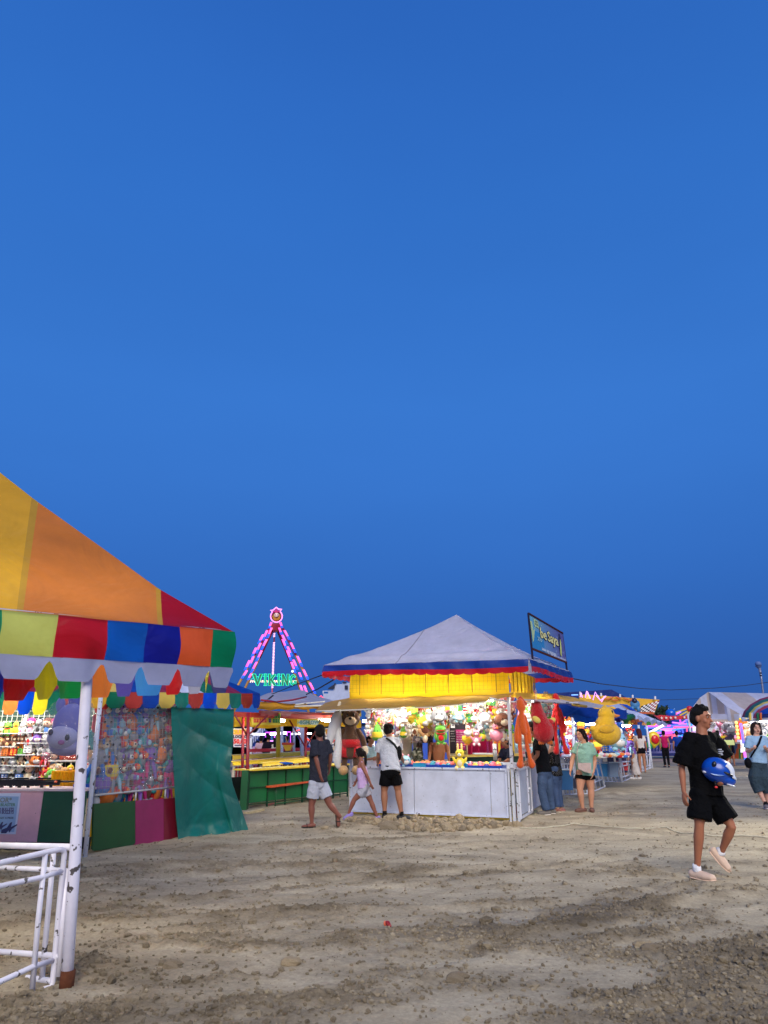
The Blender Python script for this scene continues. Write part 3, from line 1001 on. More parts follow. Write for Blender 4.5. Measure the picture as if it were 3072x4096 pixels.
# poster on the pink panel
po = P(43, 3262, yF + .04)
poster = thing('poster', 'pale blue price poster with bullet prices taped to the pink counter', 'poster', (po.x, po.y, po.z - .3))
def PX(px, py): return P(px, py, yF + .036)
q = [PX(-60, 3174), PX(82, 3172), PX(76, 3240), PX(62, 3337), PX(-60, 3336)]
mb = MB((206, 216, 236)); mb.prism([p for p in q], (0, .006, 0)); mb.build('sheet', 'paper', poster)
q = [PX(-60, 3182), PX(76, 3186), PX(68, 3240), PX(57, 3328), PX(-60, 3326)]
mb = MB((150, 182, 216)); mb.prism([p + Vector((0, -.003, 0)) for p in q], (0, .002, 0)); mb.build('printed_area', 'paper', poster)
def ptext(s, px, py, h, c, parent, bold=.0, align='RIGHT', sx_=1.0, mt='paper', dy=.03, Yd=None):
    o = P(px, py, (yF + dy) if Yd is None else Yd)
    M_ = Matrix.Translation(o) @ Matrix.Diagonal((sx_, 1, 1, 1))
    return text_mb(s, c, h, M=M_, align=align, extrude=.001, bold=bold).build('lettering', mt, parent)
ptext('FLOR*', 47, 3201, .085, (120, 128, 120), poster, .01)
ptext('PISTOL BLASTER', 61, 3219.5, .05, (70, 130, 90), poster, .01)
ptext('P50 FOR 30 BULLETS', 55, 3238, .052, (70, 64, 120), poster, .03, sx_=.8)
ptext('P100 FOR 70 BULLETS', 55, 3250, .052, (70, 64, 120), poster, .03, sx_=.8)
ptext('ONLY YOU CAN GET A PRIZE', 54, 3272, .032, (40, 48, 76), poster, .01)
mb = MB((58, 60, 104))
for (x0, y0, s) in ((38, 3316, 1), (4, 3309, .8)):
    o = PX(x0, y0); o = o + Vector((0, -.006, 0))
    k = .0042 * s
    mb.prism([o + Vector((x * k, 0, -y * k)) for x, y in ((-24, 12), (-24, 2), (-8, -4), (0, -18), (6, -20), (4, -6), (22, -14), (23, -11), (8, 0), (2, 10), (-2, 4), (-8, 12))], (0, .002, 0))
mb.build('gun_picture', 'paper', poster)
# side panels
def SV(px, py, off=0.0):
    return V(px, py, s0 + sn * off, s1 + sn * off)
def sidebox(pl, c, name, mt='board', off=0.0, th=.03, parent=stall):
    pts = [SV(x, y, off) for x, y in pl]
    MB(c).prism(pts, sn * th).build(name, mt, parent)
sidebox([(375, 3216), (541, 3203), (541, 3378), (377, 3404), (370, 3396)], (18, 78, 34), 'side_panel')
sidebox([(542, 3203), (655, 3195), (655, 3365), (530, 3384), (542, 3370)], (150, 34, 92), 'side_panel')
sidebox([(656, 3195), (712, 3190), (718, 3352), (656, 3365)], (124, 22, 44), 'side_panel')
# frames of the side window
mb = MB((196, 196, 198))
mb.tube([SV(374, 3182, .02), SV(720, 3146, .02)], .014, 8); mb.tube([SV(402, 2840, .02), SV(374, 3186, .02)], .014, 8)
mb.tube([SV(544, 3168, .02), SV(541, 3206, .02)], .012, 8); mb.tube([SV(662, 3156, .02), SV(660, 3198, .02)], .012, 8)
mb.build('window_frame', 'pipe', stall)
mb = MB((170, 172, 170))
for i in range(22):
    x = 402 + (690 - 402) * i / 21; x2 = 378 + (700 - 378) * i / 21
    mb.tube([SV(x, 2835, .045), SV(x2, 3180 - i * 1.6, .045)], .0022, 4)
for j in range(14):
    y = 2840 + 335 * j / 13
    mb.tube([SV(400 - j * 1.6, y, .045), SV(692, y - 18 * j / 13, .045)], .0022, 4)
mb.build('wire_grid', 'paint', stall)
yc = thing('yellow_cloth', 'yellow cloth hanging inside the toy stall below its side window', 'cloth', tuple(SV(500, 3260, .5)))
mb = MB((246, 196, 40))
mb.grid(lambda a, b: SV(350 + 420 * a, 3175 + 235 * b - 45 * a, .45 + .03 * math.sin(a * 60)), 90, 3); mb.build('cloth_sheet', 'tent_thin', yc)
pl_ = thing('plastic_sheet', 'clear crinkled plastic sheet covering the toys in the stall side window', 'plastic sheet', tuple(SV(540, 3170)))
mb = MB(); mb.grid(lambda a, b: SV(408 + 288 * a - 26 * b * (1 - a), 2838 + 340 * b - 28 * a * b, -.015 + .02 * math.sin(a * 9 + b * 3) * b), 40, 30); mb.build('film', 'clear', pl_)
# toys behind the plastic
TP = [('bear', 'tan', 'brown'), ('long', 'brown', 'tan'), ('octo', 'purple', 'magenta'), ('bear', 'red', 'orange'), ('chick', 'orange', 'tan'), ('octo', 'grey', 'blue'), ('bunny', 'grey', 'purple'), ('octo', 'magenta', 'purple'), ('fruit', 'blue', 'purple'),
      ('frog', 'teal', 'grey'), ('bear', 'blue', 'teal'), ('fruit', 'orange', 'yellow'), ('puppy', 'grey', 'brown'), ('flower', 'teal', 'blue'), ('bunny', 'magenta', 'pink'), ('bear', 'purple', 'pale blue'), ('long', 'blue', 'tan'), ('octo', 'pale blue', 'grey')]
rr_ = random.Random(11)
for row in range(7):
    for k in range(8):
        px = 404 + 38 * k + (row % 2) * 12 - row * 3; py = 2872 + row * 47 - k * 2
        kd, a_c, b_c = TP[(row * 5 + k * 7 + rr_.randint(0, 3)) % len(TP)]
        toy(kd, a_c, b_c, SV(px, py, .22), .50 + .12 * rr_.random(), math.atan2(sd.y, sd.x) + rr_.uniform(-.4, .4),
            '%s %s behind the plastic, row %s, %s from left' % (a_c, KIND[kd], ORD[row], ORD[k]), 'toys behind the plastic sheet')
# green tarp
tp = thing('green_tarp', 'green tarpaulin draped from the toy stall roof down to the ground', 'tarpaulin', tuple(G(850, 3370)))
def tl(b): return (np.interp(b, [0, .3, .75, 1], [683, 690, 702, 716]), 2828 + (3388 - 2828) * b)
def tr(b): return (np.interp(b, [0, .3, .48, .6, 1], [936, 930, 920, 930, 1000]), 2838 + (3336 - 2838) * b)
def tarp(a, b):
    x0, y0 = tl(b); x1, y1 = tr(b)
    x = x0 + (x1 - x0) * a; y = y0 + (y1 - y0) * a + (8 * math.sin(a * 15) * sm(.9, 1, b))
    fold = .05 * math.sin(7 * a + 3.5 * b) * (.3 + b) + .012 * math.sin(26 * a + 7 * b) * (1 - .6 * a) * b + .075 * abs(math.sin(7.5 * math.atan2(b * 1.5 + .02, a + .22 + .12 * math.sin(b * 5)) + .5 * a)) ** .8 * sm(0, .8, a) * (1 - b) ** .7 + .02 * abs(math.sin(17 * math.atan2(b * 1.6, a + .3))) * sm(.3, 1, a) * (1 - b)
    fold += .10 * sm(.74, .8, a) * b * b
    return SV(x, y, -.08 - fold - .15 * sm(.85, 1, b) * (.4 + .6 * math.sin(a * 7) ** 2))
mb = MB((20, 112, 104)); mb.grid(tarp, 110, 120); mb.build('tarp_sheet', 'tarp', tp, thick=.003)
mb = MB((90, 150, 132)); mb.tube([tarp(a / 40, 1.0) + Vector((0, 0, .012 + .01 * math.sin(a))) for a in range(41)], .022, 7); mb.build('hem', 'tarp', tp)

# racks with toys along the back of the stall
yR = yF + 1.25
def RP(px, py, d=0.0): return P(px, py, yR - d)
for (x0, x1, lab) in ((-420, 106, 'left'), (110, 236, 'middle'), (240, 392, 'right')):
    mb = MB((26, 62, 48)); a, b = RP(x0, 2830), RP(x1, 2830)
    mb.box(((a.x + b.x) / 2, yR + .1, 1.35), (b.x - a.x, .02, 1.3)); rk = thing('toy_rack', '%s wire grid rack of toys standing at the back of the toy stall' % lab, 'rack', ((a.x + b.x) / 2, yR + .1, 0.0))
    mb.build('back_board', 'board', rk)
    mb = MB((214, 212, 200))
    n = int((b.x - a.x) / .075)
    for i in range(n + 1):
        x = a.x + (b.x - a.x) * i / n; mb.box((x, yR + .07, 1.35), (.006, .006, 1.3))
    for j in range(18): mb.box(((a.x + b.x) / 2, yR + .06, .72 + j * .075), (b.x - a.x, .006, .006))
    mb.build('wire_grid', 'paint', rk)
    MB((232, 226, 214)).box((b.x, yR + .03, 1.05), (.035, .035, 2.1)).build('post', 'paint', rk)
    if lab == 'left':
        for py in (2934, 2986, 3028, 3060, 3088, 3124):
            q = RP(0, py); MB((228, 228, 226)).box(((a.x + b.x) / 2, yR - .06, q.z), (b.x - a.x, .2, .015)).build('shelf', 'paint', rk)
    elif lab == 'middle':
        for py in (2930, 2972, 3018, 3062, 3110):
            q = RP(160, py); MB((228, 228, 226)).box(((a.x + b.x) / 2, yR - .06, q.z), (b.x - a.x, .22, .015)).build('shelf', 'paint', rk)
    else:
        for py in (2932, 2985, 3042):
            q = RP(300, py); MB((236, 232, 226)).box(((a.x + b.x) / 2, yR - .06, q.z), (b.x - a.x, .2, .02)).build('shelf', 'paint', rk)
rows = [(2914, 36, [('bunny', 'cream', 'pink'), ('chick', 'yellow', 'orange'), ('bear', 'cream', 'tan'), ('bunny', 'white', 'pink'), ('frog', 'green', 'yellow')]),
        (2967, 34, [('bear', 'brown', 'tan'), ('long', 'brown', 'green'), ('puppy', 'brown', 'cream'), ('blob', 'tan', 'brown'), ('bear', 'brown', 'orange')]),
        (3008, 32, [('cube', 'green', 'black'), ('cube', 'orange', 'black'), ('cube', 'black', 'white'), ('cube', 'red', 'yellow'), ('cube', 'white', 'grey')]),
        (3045, 26, [('bear', 'cream', 'brown'), ('blob', 'grey', 'white'), ('bear', 'tan', 'brown'), ('puppy', 'cream', 'brown')]),
        (3074, 26, [('blob', 'white', 'cream'), ('bunny', 'white', 'pink'), ('bear', 'white', 'cream'), ('blob', 'cream', 'pink')]),
        (3108, 28, [('blob', 'magenta', 'pink'), ('cube', 'blue', 'white'), ('bear', 'grey', 'white'), ('blob', 'black', 'grey')])]
for j, (py, s, L) in enumerate(rows):
    for k in range(5):
        px = -28 + 30 * k - j * 3
        if px > 104: continue
        kd, a_c, b_c = L[(k * 2 + j) % len(L)]
        toy(kd, a_c, b_c, RP(px, py, .1), s / 2800 * 10.2 * 1.7, rr_.uniform(-.5, .5), '%s %s on the left toy rack, %s shelf, %s from left' % (a_c, KIND[kd], ORD[j], ORD[k]), 'toys on the left rack')
rows = [(2906, 46, [('doll', 'magenta', 'pink'), ('bear', 'grey', 'black'), ('doll', 'brown', 'blue')]), (2952, 42, [('puppy', 'white', 'red'), ('blob', 'purple', 'red'), ('blob', 'white', 'grey')]),
        (2994, 44, [('cube', 'white', 'grey'), ('puppy', 'white', 'black'), ('bear', 'white', 'grey')]), (3038, 48, [('doll', 'brown', 'pale blue'), ('blob', 'orange', 'yellow'), ('octo', 'pink', 'red')]),
        (3088, 50, [('doll', 'tan', 'cream'), ('long', 'grey', 'brown'), ('bear', 'red', 'yellow')])]
for j, (py, s, L) in enumerate(rows):
    for k in range(4):
        kd, a_c, b_c = L[k % len(L)]
        toy(kd, a_c, b_c, RP(122 + 33 * k - j * 2, py, .1), s / 2800 * 10.2 * 1.5, rr_.uniform(-.4, .4), '%s %s on the middle toy rack, %s shelf, %s from left' % (a_c, KIND[kd], ORD[j], ORD[k]), 'toys on the middle rack')
for j, py in enumerate((2920, 2972, 3030)):
    for k in range(8):
        q = RP(246 + 14.5 * k, py, .08)
        mb = MB((238, 96, 44)); mb.lathe(q, [(0, -.03), (.034, -.03), (.036, .02), (.034, .06), (.014, .09), (.014, .11), (0, .115)], 10)
        tag(mb.build('target_can', 'plastic', None), 'orange bottle target on the right rack, %s shelf, %s from left' % (ORD[j], ORD[k]), 'bottle', 'orange bottle targets')
# plush heap on the counter back
for k, (px, py, s, kd, a_c, b_c) in enumerate([(208, 3098, 52, 'blob', 'green', 'yellow'), (222, 3122, 50, 'fruit', 'yellow', 'green'), (255, 3108, 66, 'bear', 'tan', 'white'), (280, 3090, 52, 'chick', 'yellow', 'white'), (288, 3122, 60, 'puppy', 'white', 'red'),
                                  (232, 3080, 44, 'bear', 'cream', 'grey'), (338, 3090, 60, 'bear', 'white', 'red'), (345, 3126, 46, 'octo', 'cream', 'pink'), (312, 3120, 50, 'puppy', 'tan', 'cream'), (182, 3112, 60, 'bear', 'red', 'yellow'), (365, 3105, 40, 'blob', 'pink', 'white')]):
    toy(kd, a_c, b_c, P(px, py, yF + .75), s / 2800 * 9.9 * 1.35, rr_.uniform(-.5, .5), '%s %s in the pile above the yellow cloth, %s from left' % (a_c, KIND[kd], ORD[[9, 0, 5, 1, 3, 4, 2, 7, 8, 6, 10][k]]), 'plush pile on the counter')
mb = MB((250, 198, 30)); a, b = P(205, 3148, yF + .6), P(352, 3148, yF + .6)
mb.grid(lambda x, y: Vector((a.x + (b.x - a.x) * x, yF + .55 + .018 * math.sin(x * 70), .80 + .2 * (1 - y))), 60, 2)
mb.box(((a.x + b.x) / 2, yF + .75, 1.0), (b.x - a.x, .4, .02)); tag(mb.build('cloth_stand', 'tent_thin'), 'yellow cloth covered stand under the plush pile in the toy stall', 'table')
tag(MB((30, 90, 190)).box(P(338, 3153, yF + .4), (.24, .2, .12)).build('plastic_tray', 'plastic'), 'blue plastic tray on the toy stall counter beside the near pole', 'tray')
# toy guns on the counter
def gun(loc, rz, label):
    g = thing('toy_gun', label, 'toy gun', loc, 'toy guns on the counter')
    K = (18, 18, 20)
    MB(K).box(Vector(loc) + Vector((0, 0, .05)), (.34, .035, .07)).box(Vector(loc) + Vector((-.05, 0, .1)), (.2, .02, .02)).build('receiver', 'plastic', g)
    MB(K).tube([Vector(loc) + Vector((.16, 0, .06)), Vector(loc) + Vector((.42, 0, .06))], .012, 8).build('barrel', 'plastic', g)
    MB(K).prism([Vector(loc) + Vector(q) for q in ((-.16, -.015, .08), (-.4, -.015, .09), (-.4, -.015, -.0), (-.16, -.015, .03))], (0, .03, 0)).build('stock', 'plastic', g)
    MB(K).box(Vector(loc) + Vector((-.06, 0, .0)), (.04, .03, .08)).box(Vector(loc) + Vector((.06, 0, -.0)), (.035, .025, .09)).build('grip', 'plastic', g)
    MB((250, 110, 50)).tube([Vector(loc) + Vector((.42, 0, .06)), Vector(loc) + Vector((.45, 0, .06))], .014, 8).build('muzzle_tip', 'plastic', g)
    g.rotation_euler = (0, 0, rz)
for k, (px, rz, lb) in enumerate(((185, .1, 'black toy rifle lying on the stall counter, nearest the yellow cloth'), (95, -.06, 'black toy rifle lying on the stall counter above the poster edge'), (25, .05, 'black toy rifle lying on the counter at the left frame edge'))):
    q = P(px, 3150, yF + .25); gun((q.x, q.y, .83), rz, lb)
# lamps of the near tent are added below
# bagged purple plush hanging under the front valance
q = P(278, 2915, 9.35)
bgp = thing('bagged_plush', 'big pale purple plush pig in a clear plastic bag, hanging behind the near pole', 'toy', (q.x, q.y, q.z - .4))
mb = MB((104, 106, 190)); mb.ell(q + Vector((0, 0, .06)), (.25, .19, .30), seg=24, rings=16); mb.ell(q + Vector((-.03, -.13, -.12)), (.22, .15, .17), (170, 172, 214), 20, 14); mb.ell(q + Vector((0, 0, -.24)), (.26, .19, .14), (150, 148, 206), 20, 12)
for s in (-1, 1): mb.ell(q + Vector((s * .18, 0, .34)), (.07, .05, .12))
mb.build('body', 'toy', bgp)
mb = MB((30, 30, 60)); mb.ell(q + Vector((-.15, -.27, -.05)), (.035, .015, .045)); mb.ell(q + Vector((.1, -.275, -.12)), (.035, .015, .045)); mb.build('eyes', 'plastic', bgp)
mb = MB((150, 90, 150)); mb.ell(q + Vector((.03, -.29, -.19)), (.05, .03, .035)); mb.build('snout', 'toy', bgp)
mb = MB()
bagp = [(.04, .52), (.05, .47), (.16, .43), (.27, .36), (.33, .2), (.35, .0), (.38, -.2), (.37, -.34), (.26, -.42), (0, -.43)]
mb.lathe(q, bagp, 28)
mb.v = [(x + .018 * math.sin(13 * z + 9 * math.atan2(y - q.y, x - q.x)), y, z) for x, y, z in mb.v]
mb.build('plastic_bag', 'clear', bgp)
for c_ in bgp.children:
    c_.scale = (.86, .86, .86); c_.location = (0, 0, .4 * .14)
# lights of the stall
def flu(p0, p1, label, r=.016, m='tube', parent=None):
    p0, p1 = Vector(p0), Vector(p1)
    f = thing('fluorescent_lamp', label, 'lamp', tuple((p0 + p1) / 2), 'fluorescent lamps of the stalls')
    MB((255, 252, 244)).tube([p0, p1], r, 8).build('lamp_tube', m, f)
    MB((225, 225, 225)).bar(p0 + Vector((0, 0, .035)), p1 + Vector((0, 0, .035)), .04, .025).build('lamp_holder', 'paint', f)
    return f
flu((-6.3, yF + .55, 2.12), (-5.1, yF + .55, 2.12), 'lit fluorescent tube under the toy stall roof at its front')
flu((-7.9, yF + .5, 2.10), (-6.7, yF + .5, 2.10), 'lit fluorescent tube under the toy stall roof at its far left')
flu((-5.9, yF + .85, 2.16), (-4.7, yF + .85, 2.16), 'second lit fluorescent tube under the toy stall roof, behind the first')
flu((-4.6, yF + .5, 2.12), (-4.2, yF + 1.0, 2.12), 'short lit fluorescent tube under the toy stall roof near its corner pole')
flu((-4.0, yF + 1.5, 2.2), (-3.4, yF + 2.3, 2.2), 'lit fluorescent tube under the toy stall roof behind the green tarp')

for k, (t0, t1, dm) in enumerate(((.55, 1.5, .9), (2.3, 3.2, 1.2))):
    flu(A - e1 * t0 + m1 * dm + Vector((0, 0, -.05)), A - e1 * t1 + m1 * dm + Vector((0, 0, -.05)), 'lit fluorescent tube inside the near rainbow tent, %s' % ('right half', 'left half')[k], m='tube')
# ================================================================== CENTRAL WHITE BALL-GAME BOOTH
C0 = Vector((2.36, 13.72, 0))
bu = Vector((.935, -.354, 0)); bv = Vector((.354, .935, 0))
def B(a, b, z): return C0 - bu * a + bv * b + Vector((0, 0, z))
W_, D_ = 3.22, 3.7
booth = thing('game_booth', 'white square game booth with pale pyramid roof, red scalloped edge and yellow cloth walls', 'booth', tuple(B(W_ / 2, D_ / 2, 0)))
def bbox(a0, a1, b0, b1, z0, z1, c, name, mt='board', parent=booth, build=True):
    M_ = Matrix((bu, bv, Vector((0, 0, 1)))).transposed()
    mb = MB(c); mb.box(B((a0 + a1) / 2, (b0 + b1) / 2, (z0 + z1) / 2), (abs(a1 - a0), abs(b1 - b0), z1 - z0), M=M_)
    return mb.build(name, mt, parent) if build else mb
WH = (206, 213, 234)
# front panel in three sheets with rims
for a0, a1 in ((.10, .415), (.425, 1.9), (1.91, W_)):
    bbox(a0, a1, 0, .025, .07, .895, WH, 'front_panel')
mb = MB(WH)
Mb = Matrix((bu, bv, Vector((0, 0, 1)))).transposed()
mb.box(B(W_ / 2 + .05, -.014, .885), (W_ - .1, .03, .035), M=Mb); mb.box(B(W_ / 2 + .05, -.014, .075), (W_ - .1, .03, .03), M=Mb)
mb.box(B(.12, -.014, .48), (.03, .03, .8), M=Mb); mb.box(B(W_ - .015, -.014, .48), (.03, .03, .8), M=Mb)
for k in range(9): mb.ell(B(.3 + k * .34, -.032, .86), .008, (90, 90, 96), 6, 4)
mb.build('panel_frame', 'pipe', booth)
# corner post, doubled
mb = MB((200, 204, 214)); mb.box(B(0, .0, 1.13), (.055, .055, 2.26), M=Mb); mb.box(B(-.075, .02, .45), (.045, .045, .9), M=Mb); mb.box(B(-.03, -.02, .93), (.14, .09, .03), M=Mb); mb.box(B(.07, -.0, .45), (.035, .035, .9), M=Mb)
mb.build('corner_post', 'pipe', booth)
for a, b in ((W_, 0), (0, D_), (W_, D_)):
    bbox(a - .025, a + .025, b - .025, b + .025, 0, 2.3, (214, 214, 222), 'post', 'pipe')
# side gate (frame + sheet) and side panel
def sd_(b0, b1, z0, z1, c, nm, a=-.075, th=.02, mt='board'): return bbox(a - th, a, b0, b1, z0, z1, c, nm, mt)
gate = sd_(.07, 1.30, .10, .86, (186, 194, 212), 'side_gate')
mb = MB((214, 216, 228)); 
for b in (.06, .98, 1.32): mb.box(B(-.10, b, .47), (.035, .035, .86), M=Mb)
for z in (.06, .88): mb.box(B(-.10, .69, z), (.035, 1.26, .035), M=Mb)
mb.build('gate_frame', 'pipe', gate)
MB((220, 220, 225)).ell(B(-.13, .98, .5), .025).build('latch', 'paint', gate)
sd_(1.36, 2.5, .08, .88, WH, 'side_panel'); sd_(2.52, D_, .08, .88, WH, 'side_panel')
# inside seen through the slit by the post: yellow frame, red and green
mb = MB((226, 190, 40)); mb.box(B(.055, .12, .5), (.015, .02, .78), M=Mb); mb.box(B(.02, .14, .6), (.06, .02, .5), c2=(216, 214, 190), M=Mb); mb.box(B(.02, .13, .17), (.08, .02, .2), c2=(150, 40, 50), M=Mb); mb.ell(B(.03, .12, .34), (.03, .02, .05), (110, 190, 80)); mb.box(B(.03, .11, .34), (.07, .01, .16), c2=(230, 232, 220), M=Mb)
mb.box(B(.03, .12, .53), (.05, .012, .03), c2=(30, 30, 30), M=Mb); mb.build('inner_boards', 'paint', booth)
# counter trough
bbox(.1, W_, .03, .85, .84, .855, (214, 216, 224), 'counter_bed', 'paint')
bbox(.1, W_, .84, .88, .80, .98, (232, 232, 236), 'inner_rail', 'paint')
bbox(.0, .62, .9, D_ - .1, .84, .88, (232, 232, 236), 'side_counter', 'paint')
mb = MB((226, 196, 60)); mb.box(B(W_ / 2, .05, .05), (W_, .05, .05), M=Mb); mb.box(B(W_ / 2, .5, .03), (W_, .04, .05), M=Mb)
for k in range(4): mb.box(B(.5 + k * .75, .12, .05), (.04, .04, .12), c2=(206, 84, 40), M=Mb)
mb.build('base_frame', 'wood', booth)

# roof
EZ = 2.86
Rf = [Vector((2.70, 13.28, EZ - .02)), Vector((-1.24, 14.78, EZ)), None, Vector((4.28, 16.4, EZ))]
u_, v__ = Rf[1] - Rf[0], Rf[3] - Rf[0]
Rf[2] = Rf[1] + v__
apx = P(1826, 2458, (Rf[0] + Rf[2]).y / 2)
roofc = (178, 180, 204)
for i, (a, b) in enumerate(((0, 1), (3, 0), (1, 2), (2, 3))):
    def fr(x, y, a=Rf[a], b=Rf[b]):
        mid = (a + b) / 2
        s = y * (1 - abs(2 * x - 1))
        p = a.lerp(b, x) + (apx - mid) * s
        z = -.10 * math.sin(PI * s) * (1 - .5 * abs(2 * x - 1)) + .035 * math.exp(-((s - .16) / .05) ** 2) * min(1, 6 * min(x, 1 - x))
        # folds that run up to the top, and slack near the edge
        ang = (x - .5) * (1 - s)
        z += .006 * math.sin(ang * 40 + s * 6) + .012 * math.sin(x * 13 + 2) * (1 - s) ** 4
        return p + Vector((0, 0, z))
    ribs = (0.36, 0.62)
    def cr(x, y):
        s = y * (1 - abs(2 * x - 1))
        for r0 in ribs:
            if abs((x - .5) - (r0 - .5) * (1 - s) * 1.0) < .0022: return (150, 148, 160)
        return roofc
    mb = MB(roofc); mb.grid(fr, 160, 30); mb.build('roof_panel', 'tent', booth)
    if i == 0: MB((150, 150, 168)).tube([fr(.63, y / 20) + Vector((0, -.004, .004)) for y in range(21)], .009, 5).build('roof_seam', 'tent', booth)
    def tv(t, a=Rf[a], b=Rf[b]):
        n_ = (apx - (a + b) / 2); n_.z = 0; n_.normalize()
        return a.lerp(b, t) - n_ * .012, .25
    n_ = (apx - (Rf[a] + Rf[b]) / 2); n_.z = 0; n_.normalize()
    mb = MB(); 
    def fb(x, y, a=Rf[a], b=Rf[b], n_=n_):
        return a.lerp(b, x) - n_ * (.012 + .02 * y + .012 * math.sin(x * 37 + 2 * y)) - Vector((0, 0, .135 * y + .02 * math.sin(x * 6)*y))
    mb.grid(fb, 120, 5, lambda x, y: (28, 62, 150)); mb.build('blue_band', 'tent', booth)
    def frd(x, y, a=Rf[a], b=Rf[b], n_=n_):
        sc_l = abs(math.sin(PI * x * 17))
        if x < .06: pass
        return a.lerp(b, x) - n_ * (.034 + .012 * math.sin(x * 37 + 2) + .01 * y * math.sin(x * 50)) - Vector((0, 0, .13 + .02 * math.sin(x * 6) + (.075 + .035 * sc_l ** .5) * y))
    mb = MB(); mb.grid(frd, 240, 5, lambda x, y: (198, 26, 40)); mb.build('red_scallops', 'tent', booth)
# yellow cloth walls; bars set outside draw the shadow of the inner wire grid
yw = [B(W_ + .04, -.03, 0), B(-.03, -.03, 0), B(-.05, D_ * .75, 0)]
z_lo, z_hi = 2.17, 2.74
for i, (a, b, n_) in enumerate(((yw[0], yw[1], -bv), (yw[1], yw[2], bu))):
    L_ = (b - a).length
    mb = MB((252, 206, 30))
    mb.grid(lambda x, y: a.lerp(b, x) + n_ * (.018 * math.sin(x * 9 * L_ / 3 + y * 4) * (1 - y * .4) + .006 * math.sin(x * 23 * L_ / 3 + 5 * y) + .004 * math.sin(x * 41 - 9 * y) + .02 * (1 - y) * (1 - y)) + Vector((0, 0, z_lo + (z_hi - z_lo) * y + .015 * math.sin(x * 9) * (1 - y))), 120, 12)
    mb.build('cloth_wall', 'tent_thin', booth)
    mb = MB((190, 146, 40))
    nx = int(L_ / .08)
    for k in range(nx + 1): 
        q = a.lerp(b, k / nx) + n_ * .045; mb.box(q + Vector((0, 0, 2.52)), (.004, .004, .42))
    for k in range(6): mb.bar(a + n_ * .048 + Vector((0, 0, 2.32 + k * .08)), b + n_ * .048 + Vector((0, 0, 2.32 + k * .08)), .0025)
    for k in range(7): q = a.lerp(b, (k + .5) / 7) + n_ * .05; mb.box(q + Vector((0, 0, 2.5)), (.016, .016, .46))
    mb.build('wire_grid', 'metal', booth)
# awning over the counter: wide brownish yellow cloth
aw = thing('awning', 'dull yellow cloth awning stretched out over the front counter of the white booth', 'awning', tuple(P(1650, 2830, 13.6)))
tops_ = [(0, P(1300, 2812, 15.0)), (.14, P(1400, 2789, 14.95)), (.55, P(1700, 2785, 14.3)), (1, P(2052, 2771, 13.70))]
bots_ = [(0, P(1263, 2842, 14.1)), (.2, P(1400, 2838, 13.75)), (.55, P(1740, 2826, 13.25)), (.8, P(1900, 2811, 13.25)), (.93, P(1990, 2799, 13.4)), (1, P(2052, 2775, 13.66))]
def pl_at(L, t):
    for (a, p), (b, q) in zip(L, L[1:]):
        if t <= b: return p.lerp(q, (t - a) / (b - a))
    return L[-1][1]
mb = MB((172, 136, 66))
mb.grid(lambda x, y: pl_at(tops_, x).lerp(pl_at(bots_, x), y) + Vector((0, 0, -.05 * math.sin(PI * y) * math.sin(PI * min(1, x * 1.0)) + .008 * math.sin(x * 40 + y * 3))), 90, 14, smooth=True)
mb.build('awning_cloth', 'awning', aw)
mb = MB((214, 210, 196)); mb.tube([pl_at(bots_, k / 30) + Vector((0, 0, -.012)) for k in range(0, 29)], .012, 7)
for k in range(14):
    q = pl_at(bots_, k / 14 * .93); mb.tube([q, q + Vector((0, 0, -.045))], .006, 5)
mb.build('edge_rail', 'pipe', aw)
MB((218, 214, 200)).tube([P(1178, 2826, 14.6), P(1316, 2822, 14.7), P(1420, 2815, 14.9)], .016, 7).tube([P(1182, 2818, 15.0), P(1300, 2806, 15.2)], .014, 7).build('support_pole', 'pipe', aw)
a2w = thing('awning', 'pale frayed cloth awning stretched out from the right side of the white booth', 'awning', tuple(P(2300, 2815, 15.5)))
t2 = [(0, P(2062, 2770, 13.75)), (.5, P(2215, 2776, 15.9)), (1, P(2300, 2790, 18.3))]
b2 = [(0, P(2068, 2803, 13.6)), (.45, P(2310, 2812, 14.2)), (.6, P(2345, 2829, 14.6)), (.85, P(2400, 2832, 16.0)), (1, P(2458, 2824, 17.6))]
mb = MB(); mb.grid(lambda x, y: pl_at(t2, x).lerp(pl_at(b2, x), y) + Vector((0, 0, -.04 * math.sin(PI * y))), 50, 12, lambda x, y: (226, 176, 52) if y < .32 + .2 * (1 - x) else (196, 190, 196)); mb.build('awning_cloth', 'awning', a2w)
MB((222, 222, 232)).tube([B(0, 0, 2.09), P(2312, 2812, 14.2)], .014, 8).tube([B(0, 0, 2.09), P(1960, 2792, 13.3)], .014, 8).build('support_pole', 'pipe', a2w)
MB((196, 160, 70)).tube([P(2290, 2818, 14.2), P(2345, 2826, 14.6)], .03, 6).build('rolled_edge', 'awning', a2w)
# lamps inside
flu(B(2.7, .55, 2.45), B(1.6, .55, 2.45), 'lit fluorescent tube under the white booth roof at its front left', m='tube_mid')
flu(B(1.3, .55, 2.45), B(.3, .55, 2.45), 'lit fluorescent tube under the white booth roof at its front right', m='tube_mid')
flu(B(2.9, .0, 2.09), B(1.8, .0, 2.09), 'added unseen fluorescent tube behind the awning of the white booth, left')  # this tube and the next are unseen, added to brighten the toys
flu(B(1.4, .0, 2.11), B(.3, .0, 2.11), 'added unseen fluorescent tube behind the awning of the white booth, right')
flu(B(-.25, .95, 2.16), B(-.25, 1.75, 2.15), 'lit fluorescent tube under the right awning of the white booth')
flu(B(2.9, 1.1, 2.2), B(1.9, 1.1, 2.2), 'lit fluorescent tube hanging among the plush toys, left')
flu(B(1.4, 1.1, 2.2), B(.5, 1.1, 2.2), 'lit fluorescent tube hanging among the plush toys, right')
